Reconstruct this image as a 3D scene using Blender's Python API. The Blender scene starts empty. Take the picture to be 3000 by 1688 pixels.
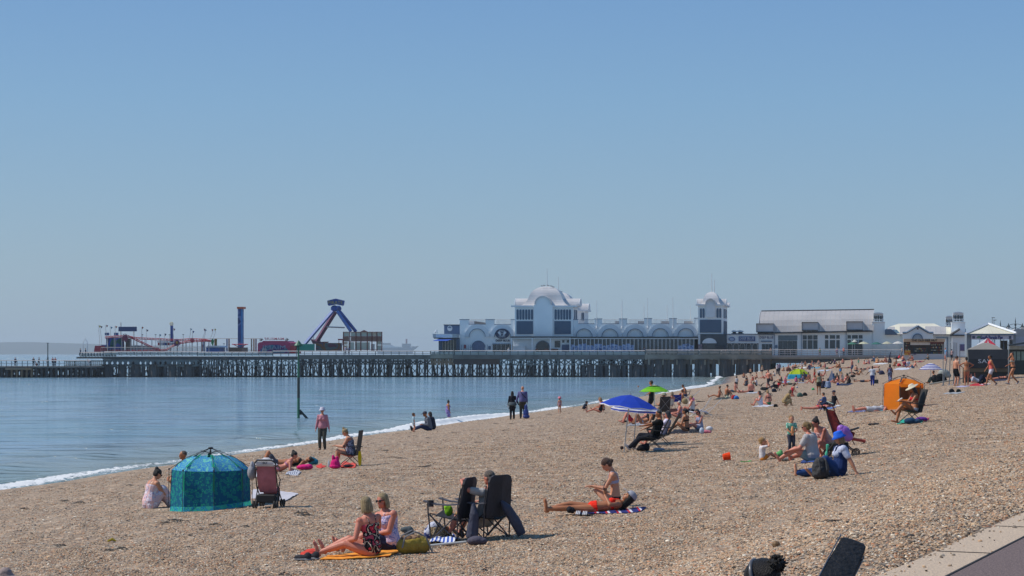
import bpy,bmesh,math,random
import numpy as np
from mathutils import Vector as V,Matrix,noise,Euler
R=math.radians
pi=math.pi
rnd=random.Random(7)
sc=bpy.context.scene
COL=sc.collection
# ---------------------------------------------------------------- camera, sky, sun, exposure
CAMZ=4.8          # metres above the sea
FPX=5800.0        # focal length in pixels of a 3000 px wide frame
HOR=1035.0        # row of the horizon in that frame
cd=bpy.data.cameras.new('camera');cam=bpy.data.objects.new('camera',cd);COL.objects.link(cam)
cam.location=(0,0,CAMZ);cam.rotation_euler=(R(90),0,0)
cd.sensor_width=36;cd.lens=FPX/3000*36;cd.shift_y=(HOR-844)/3000
cd.clip_start=.1;cd.clip_end=40000
sc.camera=cam
SUN_EL,SUN_AZ=50.0,-88.0     # azimuth from +Y, clockwise
w=bpy.data.worlds.new('World');sc.world=w;w.use_nodes=True
nt=w.node_tree;nt.nodes.clear()
sky=nt.nodes.new('ShaderNodeTexSky');sky.sky_type='NISHITA';sky.sun_disc=False
sky.sun_elevation=R(SUN_EL);sky.sun_rotation=R(SUN_AZ)
sky.altitude=0;sky.air_density=1.0;sky.dust_density=.6;sky.ozone_density=2
bg=nt.nodes.new('ShaderNodeBackground');bg.inputs[1].default_value=.1
out=nt.nodes.new('ShaderNodeOutputWorld')
# the physical sky, cooled by a blue sea haze that thins with height above the horizon (the same all the way round)
tcw=nt.nodes.new('ShaderNodeTexCoord');sxyz=nt.nodes.new('ShaderNodeSeparateXYZ');nt.links.new(tcw.outputs['Generated'],sxyz.inputs[0])
crw=nt.nodes.new('ShaderNodeValToRGB');SK=[(0.,'93adc6'),(.045,'90aec6'),(.075,'8aadca'),(.127,'7da8cf'),(.175,'719ece'),(.4,'5a8ec4'),(1.,'4275b0')]
while len(crw.color_ramp.elements)<len(SK):crw.color_ramp.elements.new(.5)
for i_,(p_,h_) in enumerate(SK):
    f_=lambda x:((x/255+.055)/1.055)**2.4
    crw.color_ramp.elements[i_].position=p_;crw.color_ramp.elements[i_].color=(*[f_(int(h_[k:k+2],16)) for k in (0,2,4)],1)
nt.links.new(sxyz.outputs[2],crw.inputs[0])
scl=nt.nodes.new('ShaderNodeVectorMath');scl.operation='SCALE';scl.inputs['Scale'].default_value=10;nt.links.new(crw.outputs[0],scl.inputs[0])
mxw=nt.nodes.new('ShaderNodeMix');mxw.data_type='RGBA';mxw.inputs[0].default_value=.8
nt.links.new(sky.outputs[0],mxw.inputs[6]);nt.links.new(scl.outputs[0],mxw.inputs[7]);nt.links.new(mxw.outputs[2],bg.inputs[0]);nt.links.new(bg.outputs[0],out.inputs[0])
sl=bpy.data.lights.new('sun','SUN');sl.energy=4.2;sl.angle=R(.53);sl.color=(1,.93,.84)
so=bpy.data.objects.new('sun',sl);COL.objects.link(so)
sdir=V((math.sin(R(SUN_AZ))*math.cos(R(SUN_EL)),math.cos(R(SUN_AZ))*math.cos(R(SUN_EL)),math.sin(R(SUN_EL))))
so.rotation_euler=sdir.to_track_quat('Z','Y').to_euler();so.location=(-30,0,60)
sc.view_settings.view_transform='Standard';sc.view_settings.look='None'
sc.view_settings.exposure=0.0;sc.view_settings.gamma=1;sc.view_settings.use_curve_mapping=False
sc.cycles.max_bounces=6;sc.cycles.transparent_max_bounces=12;sc.cycles.volume_bounces=0
sc.cycles.use_denoising=True;sc.cycles.caustics_reflective=False;sc.cycles.caustics_refractive=False

# ---------------------------------------------------------------- materials
_mats={}
def mat(key,col=(.5,.5,.5),rough=.7,metal=0.,col2=None,scale=6.,bump=0.,bscale=None,spec=.5,detail=3,contrast=.35,trans=0.,alpha=1.):
    if key in _mats:return _mats[key]
    m=bpy.data.materials.new(key);m.use_nodes=True;n=m.node_tree;b=n.nodes['Principled BSDF']
    tc=n.nodes.new('ShaderNodeTexCoord')
    nz=n.nodes.new('ShaderNodeTexNoise');nz.inputs['Scale'].default_value=scale;nz.inputs['Detail'].default_value=detail
    n.links.new(tc.outputs['Object'],nz.inputs['Vector'])
    mx=n.nodes.new('ShaderNodeMix');mx.data_type='RGBA'
    c2=col2 or tuple(c*.78 for c in col)
    mx.inputs[6].default_value=(*col,1);mx.inputs[7].default_value=(*c2,1)
    rp=n.nodes.new('ShaderNodeMapRange');rp.inputs[1].default_value=.5-contrast/2;rp.inputs[2].default_value=.5+contrast/2
    n.links.new(nz.outputs[0],rp.inputs[0]);n.links.new(rp.outputs[0],mx.inputs[0])
    n.links.new(mx.outputs[2],b.inputs['Base Color'])
    b.inputs['Roughness'].default_value=rough;b.inputs['Metallic'].default_value=metal
    b.inputs['Specular IOR Level'].default_value=spec
    if trans:b.inputs['Transmission Weight'].default_value=trans
    if alpha<1:b.inputs['Alpha'].default_value=alpha
    if bump:
        n2=n.nodes.new('ShaderNodeTexNoise');n2.inputs['Scale'].default_value=bscale or scale*3;n2.inputs['Detail'].default_value=4
        n.links.new(tc.outputs['Object'],n2.inputs['Vector'])
        bp=n.nodes.new('ShaderNodeBump');bp.inputs['Strength'].default_value=min(1,bump);bp.inputs['Distance'].default_value=.02
        n.links.new(n2.outputs[0],bp.inputs['Height']);n.links.new(bp.outputs[0],b.inputs['Normal'])
    _mats[key]=m;return m
def hexc(h):
    f=lambda x:((x/255+.055)/1.055)**2.4 if x>10 else x/255/12.92
    return tuple(f(int(h[i:i+2],16)) for i in (0,2,4))
def cloth(h,k=.9):      # fabric of a plain colour
    c=tuple(x*k for x in hexc(h))
    return mat('cloth_'+h,c,.9,col2=tuple(x*.8 for x in c),scale=7,bump=.6,bscale=14,spec=.2)
def paint(h,rough=.5,k=.9):
    c=tuple(x*k for x in hexc(h))
    return mat('paint_%s_%d' % (h,rough*100),c,rough,col2=tuple(x*.82 for x in c),scale=2.5,contrast=.5)
def pattern(key,cols,scale=10.,rough=.85,kind='VORONOI',pos=None,stretch=(1,1,1),trans=False):
    if key in _mats:return _mats[key]
    m=bpy.data.materials.new(key);m.use_nodes=True;n=m.node_tree;b=n.nodes['Principled BSDF']
    tc=n.nodes.new('ShaderNodeTexCoord');mp=n.nodes.new('ShaderNodeMapping');mp.inputs['Scale'].default_value=stretch
    n.links.new(tc.outputs['Object'],mp.inputs[0])
    if kind=='VORONOI':
        # warped cells read as printed leaves and petals
        nz=n.nodes.new('ShaderNodeTexNoise');nz.inputs['Scale'].default_value=scale*.9;nz.inputs['Detail'].default_value=2
        n.links.new(mp.outputs[0],nz.inputs['Vector'])
        ad=n.nodes.new('ShaderNodeVectorMath');ad.operation='MULTIPLY_ADD';ad.inputs[1].default_value=(1.6/scale,)*3
        n.links.new(nz.outputs['Color'],ad.inputs[0]);n.links.new(mp.outputs[0],ad.inputs[2])
        t=n.nodes.new('ShaderNodeTexVoronoi');t.inputs['Scale'].default_value=scale;t.feature='F1'
        n.links.new(ad.outputs[0],t.inputs['Vector']);o=t.outputs['Distance']
    elif kind=='NOISE':
        t=n.nodes.new('ShaderNodeTexNoise');t.inputs['Scale'].default_value=scale;t.inputs['Detail'].default_value=2;t.inputs['Distortion'].default_value=.6
        n.links.new(mp.outputs[0],t.inputs['Vector']);o=t.outputs[0]
    else:
        t=n.nodes.new('ShaderNodeTexWave');t.inputs['Scale'].default_value=scale;t.bands_direction=kind;t.wave_profile='SAW'
        n.links.new(mp.outputs[0],t.inputs['Vector']);o=t.outputs['Fac']
    r=n.nodes.new('ShaderNodeValToRGB');r.color_ramp.interpolation='CONSTANT'
    e=r.color_ramp.elements
    k=len(cols)
    pos=pos or [i/k for i in range(k)]
    while len(e)<k:e.new(.5)
    for i in range(k):e[i].position=pos[i];e[i].color=(*[c*.9 for c in hexc(cols[i])],1)
    n.links.new(o,r.inputs[0]);n.links.new(r.outputs[0],b.inputs['Base Color'])
    b.inputs['Roughness'].default_value=rough;b.inputs['Specular IOR Level'].default_value=.2
    if trans:   # thin cloth that lets some daylight through
        tr=n.nodes.new('ShaderNodeBsdfTranslucent');n.links.new(r.outputs[0],tr.inputs[0])
        ms=n.nodes.new('ShaderNodeMixShader');ms.inputs[0].default_value=.4
        n.links.new(b.outputs[0],ms.inputs[1]);n.links.new(tr.outputs[0],ms.inputs[2])
        n.links.new(ms.outputs[0],n.nodes['Material Output'].inputs[0])
    _mats[key]=m;return m
def thin(h,amt=.45,k=.9):    # plain thin cloth
    key='thin_'+h
    if key in _mats:return _mats[key]
    c=tuple(x*k for x in hexc(h));m=mat(key,c,.8,col2=tuple(x*.9 for x in c),scale=5,bump=.4,spec=.2);n=m.node_tree
    tr=n.nodes.new('ShaderNodeBsdfTranslucent');tr.inputs[0].default_value=(*c,1)
    ms=n.nodes.new('ShaderNodeMixShader');ms.inputs[0].default_value=amt
    n.links.new(n.nodes['Principled BSDF'].outputs[0],ms.inputs[1]);n.links.new(tr.outputs[0],ms.inputs[2])
    n.links.new(ms.outputs[0],n.nodes['Material Output'].inputs[0]);return m

# ---------------------------------------------------------------- objects and meshes
def tag(o,label=None,cat=None,group=None,kind=None):
    if label:o['label']=label
    if cat:o['category']=cat
    if group:o['group']=group
    if kind:o['kind']=kind
    return o
def empty(name,loc=(0,0,0),rz=0.,label=None,cat=None,group=None):
    o=bpy.data.objects.new(name,None);COL.objects.link(o);o.location=loc;o.rotation_euler.z=rz;o.empty_display_size=.2
    return tag(o,label,cat,group)
def link(name,me,parent=None,loc=None,rot=None,scl=None):
    o=bpy.data.objects.new(name,me);COL.objects.link(o)
    if parent:o.parent=parent
    if loc is not None:o.location=loc
    if rot is not None:o.rotation_euler=rot
    if scl is not None:o.scale=scl
    return o
class MB:
    def __init__(s):s.v=[];s.f=[]
    def add(s,vs,fs):
        k=len(s.v);s.v += [tuple(p) for p in vs];s.f += [tuple(i+k for i in f) for f in fs];return s
    def hexa(s,a):    # eight corners: 4 bottom (ccw) + 4 top
        return s.add(a,[(3,2,1,0),(4,5,6,7),(0,1,5,4),(1,2,6,5),(2,3,7,6),(3,0,4,7)])
    def box(s,x0,x1,y0,y1,z0,z1):
        return s.hexa([(x0,y0,z0),(x1,y0,z0),(x1,y1,z0),(x0,y1,z0),(x0,y0,z1),(x1,y0,z1),(x1,y1,z1),(x0,y1,z1)])
    def obox(s,c,sz,rot=(0,0,0)):
        m=Euler(rot).to_matrix();h=[x/2 for x in sz]
        return s.hexa([V(c)+m @ V((a*h[0],b*h[1],d*h[2])) for d in (-1,1) for a,b in ((-1,-1),(1,-1),(1,1),(-1,1))])
    def tube(s,pts,r,n=6,cap=True,flat=1.):
        pts=[V(p) for p in pts];k=len(pts);rs=r if isinstance(r,(list,tuple)) else [r]*k
        b=len(s.v);up=V((0,0,1));prev=None
        for i,p in enumerate(pts):
            d=(pts[min(i+1,k-1)]-pts[max(i-1,0)]).normalized()
            if prev is None:
                a=d.cross(up)
                if a.length<1e-3:a=V((1,0,0))
                a.normalize()
            else:
                a=prev-d*prev.dot(d);a.normalize()
            prev=a;c=d.cross(a)
            for j in range(n):
                t=2*pi*j/n;s.v.append(tuple(p+(a*math.cos(t)+c*math.sin(t)*flat)*rs[i]))
        for i in range(k-1):
            for j in range(n):
                j2=(j+1) % n;s.f.append((b+i*n+j,b+i*n+j2,b+(i+1)*n+j2,b+(i+1)*n+j))
        if cap:s.f.append(tuple(b+j for j in range(n))[::-1]);s.f.append(tuple(b+(k-1)*n+j for j in range(n)))
        return s
    def bar(s,a,b,w_,h_=None):   # square bar between two points
        return s.tube([a,b],[w_*.7071]*2,4)
    def loft(s,rings,cap=True,close=True):
        b=len(s.v);n=len(rings[0])
        for r_ in rings:s.v += [tuple(p) for p in r_]
        for i in range(len(rings)-1):
            for j in range(n if close else n-1):
                j2=(j+1) % n;s.f.append((b+i*n+j,b+i*n+j2,b+(i+1)*n+j2,b+(i+1)*n+j))
        if cap:s.f.append(tuple(b+j for j in range(n))[::-1]);s.f.append(tuple(b+(len(rings)-1)*n+j for j in range(n)))
        return s
    def lathe(s,prof,n=16,c=(0,0,0),a0=0.,a1=2*pi,cap=False):
        full=abs(a1-a0-2*pi)<1e-6;m=n if full else n+1
        rings=[[(c[0]+r_*math.cos(a0+(a1-a0)*j/n),c[1]+r_*math.sin(a0+(a1-a0)*j/n),c[2]+z) for j in range(m)] for r_,z in prof]
        return s.loft(rings,cap=cap,close=full)
    def ell(s,c,r,n=10,m=6,rot=None):
        M=rot or Matrix.Identity(3);b=len(s.v);c=V(c)
        for i in range(1,m):
            t=pi*i/m
            for j in range(n):
                p=2*pi*j/n;s.v.append(tuple(c+M @ V((r[0]*math.sin(t)*math.cos(p),r[1]*math.sin(t)*math.sin(p),r[2]*math.cos(t)))))
        s.v.append(tuple(c+M @ V((0,0,r[2]))));s.v.append(tuple(c+M @ V((0,0,-r[2]))));T=len(s.v)-2
        for i in range(m-2):
            for j in range(n):
                j2=(j+1) % n;s.f.append((b+i*n+j,b+(i+1)*n+j,b+(i+1)*n+j2,b+i*n+j2))
        for j in range(n):
            j2=(j+1) % n;s.f.append((T,b+j,b+j2));s.f.append((T+1,b+(m-2)*n+j2,b+(m-2)*n+j))
        return s
    def mesh(s,name,m=None,smooth=False,bevel=0.):
        me=bpy.data.meshes.new(name);me.from_pydata(s.v,[],s.f)
        if bevel or True:
            bm=bmesh.new();bm.from_mesh(me);bmesh.ops.recalc_face_normals(bm,faces=bm.faces)
            if bevel:bmesh.ops.bevel(bm,geom=bm.edges[:],offset=bevel,segments=1,affect='EDGES')
            bm.to_mesh(me);bm.free()
        if m:me.materials.append(m)
        if smooth:me.shade_smooth()
        return me
    def build(s,name,m=None,parent=None,smooth=False,loc=None,rz=None,bevel=0.):
        return link(name,s.mesh(name,m,smooth,bevel),parent,loc,None if rz is None else (0,0,rz))
def smooth01(t):t=max(0.,min(1.,t));return t*t*(3-2*t)
def lerp(a,b,t):return a+(b-a)*t
def interp(tab,x):
    if x <= tab[0][0]:return tab[0][1]
    for (a,b),(c,d) in zip(tab,tab[1:]):
        if x <= c:t=(x-a)/(c-a);return b+(d-b)*t
    return tab[-1][1]
def text_mesh(body,size,mtl,depth=.01,align='CENTER',bold=0.):
    cu=bpy.data.curves.new('t','FONT');cu.body=body;cu.size=size;cu.align_x=align;cu.align_y='CENTER';cu.extrude=depth;cu.offset=bold;cu.resolution_u=2
    o=bpy.data.objects.new('t',cu);COL.objects.link(o);dg=bpy.context.evaluated_depsgraph_get()
    me=bpy.data.meshes.new_from_object(o.evaluated_get(dg));bpy.data.objects.remove(o);bpy.data.curves.remove(cu)
    me.materials.clear();me.materials.append(mtl);return me
def text(body,loc,width,height,mtl,parent=None,name='lettering',depth=.02,rz=0.,mirror=False,bold=0.,tilt=0.):
    me=text_mesh(body,1.,mtl,0.,bold=bold)
    co=np.array([v.co for v in me.vertices]);lo=co.min(0);hi=co.max(0)
    sx=width/(hi[0]-lo[0])*(-1 if mirror else 1);sz=height/(hi[1]-lo[1])
    for v in me.vertices:
        x,y,z=v.co;v.co=((x-(lo[0]+hi[0])/2)*sx,0,(y-(lo[1]+hi[1])/2)*sz)
    bm=bmesh.new();bm.from_mesh(me);r_=bmesh.ops.extrude_face_region(bm,geom=bm.faces[:])
    bmesh.ops.translate(bm,vec=(0,depth,0),verts=[e for e in r_['geom'] if isinstance(e,bmesh.types.BMVert)])
    bmesh.ops.recalc_face_normals(bm,faces=bm.faces);bm.to_mesh(me);bm.free()
    return link(name,me,parent,loc,(0,tilt,rz))
HAZE=True
# ---------------------------------------------------------------- terrain
NEAR=[(-60,-7),(-12,-1.6),(-3,-.42),(0,0),(2,.3),(4,.66),(6,.9),(9.3,1.1),(13,1.27),(17,1.5),(23,1.75),(26,1.95),(28,2.2),(31,2.55),(36,3.1),(42,3.35),(60,3.5),(2000,3.6)]
FAR=[(-60,-7),(-12,-1.6),(-3,-.42),(0,0),(5,.9),(11.5,2.0),(14.5,2.6),(26,3.6),(31,3.85),(42,3.95),(2000,4.1)]
SH=[(-100,-49.4),(40,-23.4),(66,-18.4),(77,-16),(92,-13.3),(103,-10.4),(115,-8),(126,-5.5),(146,-1.1),(156,1.2),(169,4.4),(219,14.6),(234,18.6),(293,30),(387,41.2),(520,66),(9000,1643)]
def shore(Y):return (interp(SH,Y-9)+interp(SH,Y)*2+interp(SH,Y+9))/4+.12*math.sin(Y*.19+1)
EP,ED=V((5.48,21.2)),V((2.69,6.1)).normalized()       # seaward edge of the promenade
def edge_dist(X,Y):      # metres seaward of the promenade edge (negative on it)
    return -((X-EP.x)*ED.y-(Y-EP.y)*ED.x)
PZ=3.1
def uof(X,Y):return (X-shore(Y))/1.017
def ground(X,Y):
    u=uof(X,Y)
    sm=lambda T:(interp(T,u-1)+2*interp(T,u)+interp(T,u+1))/4
    z=lerp(sm(NEAR),sm(FAR),smooth01((Y-165)/140))
    if Y<60 and u>0:
        e=edge_dist(X,Y);k=smooth01(1-e/5)*smooth01((60-Y)/20)
        z=lerp(z,PZ-.02,k)
        if e<0:z -= .35*smooth01(-e/.4)*smooth01((60-Y)/20)
    if u>1:z += .07*noise.noise(V((X*.35,Y*.12,0)))+.022*noise.noise(V((X*1.3,Y*.8,3)))
    return z
def at(px,py):           # the point of the beach that stands at this place in the photograph
    dx,dz=(px-1500)/FPX,(HOR-py)/FPX;Y=14.;st=.5
    while Y<600:
        if CAMZ+dz*Y <= ground(dx*Y,Y):break
        Y += st;st=max(.25,Y*.01)
    lo,hi=Y-st*1.1,Y
    for _ in range(18):
        m=(lo+hi)/2
        if CAMZ+dz*m <= ground(dx*m,m):hi=m
        else:lo=m
    return V((dx*hi,hi,ground(dx*hi,hi)))
def atY(px,py,Y):return V(((px-1500)/FPX*Y,Y,CAMZ+(HOR-py)/FPX*Y))
def grid(name,rows,cols,fn,m,attrs=None):
    vs=[];at_=[]
    for a in rows:
        for b in cols:
            p=fn(a,b);vs.append(p[:3]);at_.append(p[3] if len(p)>3 else 0.)
    n=len(cols);fs=[(i*n+j,i*n+j+1,(i+1)*n+j+1,(i+1)*n+j) for i in range(len(rows)-1) for j in range(n-1)]
    me=bpy.data.meshes.new(name);me.from_pydata(vs,[],fs)
    if attrs:
        A=me.attributes.new(attrs,'FLOAT','POINT');A.data.foreach_set('value',at_)
    me.materials.append(m);me.shade_smooth();return link(name,me)
def geo(a,b,n):return [a*(b/a)**(i/(n-1)) for i in range(n)]

PEB=[(0.,'3a342e'),(.08,'6f665f'),(.2,'aa9886'),(.34,'bc9c80'),(.48,'b0937a'),(.62,'c8ae92'),(.74,'aca39a'),(.87,'b57e5c'),(.92,'d2c8ba'),(.975,'eae5dc')]
def pebble_ramp(n,k=1.):
    r=n.nodes.new('ShaderNodeValToRGB');e=r.color_ramp.elements
    while len(e)<len(PEB):e.new(.5)
    for i,(p,h) in enumerate(PEB):e[i].position=p;e[i].color=(*[c*k*q for c,q in zip(hexc(h),(1.06,1.01,.9))],1)
    r.color_ramp.interpolation='CONSTANT';return r
def beach_material():
    m=bpy.data.materials.new('shingle');m.use_nodes=True;n=m.node_tree;b=n.nodes['Principled BSDF'];L=n.links.new
    tc=n.nodes.new('ShaderNodeTexCoord');mp=n.nodes.new('ShaderNodeMapping');mp.inputs['Scale'].default_value=(1,1,1);L(tc.outputs['Object'],mp.inputs[0])
    v=n.nodes.new('ShaderNodeTexVoronoi');v.inputs['Scale'].default_value=19;L(mp.outputs[0],v.inputs['Vector'])
    sp=n.nodes.new('ShaderNodeSeparateColor');L(v.outputs['Color'],sp.inputs[0])
    r=pebble_ramp(n,.93);L(sp.outputs[0],r.inputs[0])
    v2=n.nodes.new('ShaderNodeTexVoronoi');v2.inputs['Scale'].default_value=7.5;L(mp.outputs[0],v2.inputs['Vector'])
    sp2=n.nodes.new('ShaderNodeSeparateColor');L(v2.outputs['Color'],sp2.inputs[0])
    r2=pebble_ramp(n,.93);L(sp2.outputs[0],r2.inputs[0])
    mv=n.nodes.new('ShaderNodeMix');mv.data_type='RGBA';mv.inputs[0].default_value=.45;L(r.outputs[0],mv.inputs[6]);L(r2.outputs[0],mv.inputs[7])
    # tide bands: finer, sandier stretches among the coarse stones, running along the shore
    at_=n.nodes.new('ShaderNodeAttribute');at_.attribute_name='u'
    ns=n.nodes.new('ShaderNodeTexNoise');ns.inputs['Scale'].default_value=.28;ns.inputs['Detail'].default_value=4
    mp2=n.nodes.new('ShaderNodeMapping');mp2.inputs['Scale'].default_value=(1,.35,1);L(tc.outputs['Object'],mp2.inputs[0]);L(mp2.outputs[0],ns.inputs['Vector'])
    mr=n.nodes.new('ShaderNodeMapRange');mr.inputs[1].default_value=.38;mr.inputs[2].default_value=.66;L(ns.outputs[0],mr.inputs[0])
    fal=n.nodes.new('ShaderNodeMapRange');fal.inputs[1].default_value=9;fal.inputs[2].default_value=20;fal.inputs[3].default_value=1;fal.inputs[4].default_value=.3;L(at_.outputs['Fac'],fal.inputs[0])
    mu=n.nodes.new('ShaderNodeMath');mu.operation='MULTIPLY';L(mr.outputs[0],mu.inputs[0]);L(fal.outputs[0],mu.inputs[1])
    mu2=n.nodes.new('ShaderNodeMath');mu2.operation='MULTIPLY';mu2.inputs[1].default_value=.8;L(mu.outputs[0],mu2.inputs[0])
    sand=n.nodes.new('ShaderNodeMix');sand.data_type='RGBA';sand.inputs[7].default_value=(.45,.335,.235,1)
    L(mu2.outputs[0],sand.inputs[0]);L(mv.outputs[2],sand.inputs[6])
    # relief shade of stone heaps painted as dark streaks, long in depth for distance
    mp3=n.nodes.new('ShaderNodeMapping');mp3.inputs['Scale'].default_value=(6.5,.7,1);L(tc.outputs['Object'],mp3.inputs[0])
    g3=n.nodes.new('ShaderNodeTexNoise');g3.inputs['Scale'].default_value=1.;g3.inputs['Detail'].default_value=5;g3.inputs['Roughness'].default_value=.75;L(mp3.outputs[0],g3.inputs['Vector'])
    gr=n.nodes.new('ShaderNodeMapRange');gr.inputs[1].default_value=.35;gr.inputs[2].default_value=.62;gr.inputs[3].default_value=.85;gr.inputs[4].default_value=0;L(g3.outputs[0],gr.inputs[0])
    gm=n.nodes.new('ShaderNodeMix');gm.data_type='RGBA';gm.blend_type='MULTIPLY';gm.inputs[7].default_value=(.5,.47,.45,1);L(gr.outputs[0],gm.inputs[0]);L(sand.outputs[2],gm.inputs[6])
    # wet stones at the water's edge
    wet=n.nodes.new('ShaderNodeMapRange');wet.inputs[1].default_value=1.2;wet.inputs[2].default_value=3.2;wet.inputs[3].default_value=1;wet.inputs[4].default_value=0
    ad=n.nodes.new('ShaderNodeMath');ad.operation='MULTIPLY_ADD';ad.inputs[1].default_value=2.2;L(ns.outputs[0],ad.inputs[0]);L(at_.outputs['Fac'],ad.inputs[2])
    sb=n.nodes.new('ShaderNodeMath');sb.operation='SUBTRACT';sb.inputs[1].default_value=1.1;L(ad.outputs[0],sb.inputs[0]);L(sb.outputs[0],wet.inputs[0])
    wm=n.nodes.new('ShaderNodeMix');wm.data_type='RGBA';wm.blend_type='MULTIPLY';wm.inputs[7].default_value=(.42,.38,.36,1);L(wet.outputs[0],wm.inputs[0]);L(gm.outputs[2],wm.inputs[6])
    L(wm.outputs[2],b.inputs['Base Color'])
    rr=n.nodes.new('ShaderNodeMapRange');rr.inputs[3].default_value=.85;rr.inputs[4].default_value=.35;L(wet.outputs[0],rr.inputs[0]);L(rr.outputs[0],b.inputs['Roughness'])
    iv=n.nodes.new('ShaderNodeMath');iv.operation='ADD';L(v.outputs['Distance'],iv.inputs[0]);L(v2.outputs['Distance'],iv.inputs[1])
    bp=n.nodes.new('ShaderNodeBump');bp.invert=True;bp.inputs['Strength'].default_value=1;bp.inputs['Distance'].default_value=.035;L(iv.outputs[0],bp.inputs['Height']);
    bn=n.nodes.new('ShaderNodeTexNoise');bn.inputs['Scale'].default_value=1.3;bn.inputs['Detail'].default_value=5;L(tc.outputs['Object'],bn.inputs['Vector'])
    bq=n.nodes.new('ShaderNodeBump');bq.inputs['Strength'].default_value=1;bq.inputs['Distance'].default_value=.3;L(bn.outputs[0],bq.inputs['Height']);L(bq.outputs[0],bp.inputs['Normal']);L(bp.outputs[0],b.inputs['Normal'])
    return m
cols=[-60,-30,-15,-8,-5,-3,-2,-1,0]+[i*.5 for i in range(1,100)]+[50+i*2 for i in range(10)]+[72,80,95,120,170,300,700,1500,3000]
rows=[2,6,9]+[11+i*.35 for i in range(100)]+geo(46.5,520,130)+geo(560,8600,16)
BEACH=beach_material()
def bfn(Y,u):
    X=shore(min(Y,520))+1.017*u if Y <= 520 else shore(520)+(Y-520)*.186+1.017*u
    return (X,Y,ground(X,Y) if Y <= 520 else ground(shore(520)+1.017*u,520),u)
beach=tag(grid('beach',rows,cols,bfn,BEACH,'u'),kind='structure')

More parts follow.
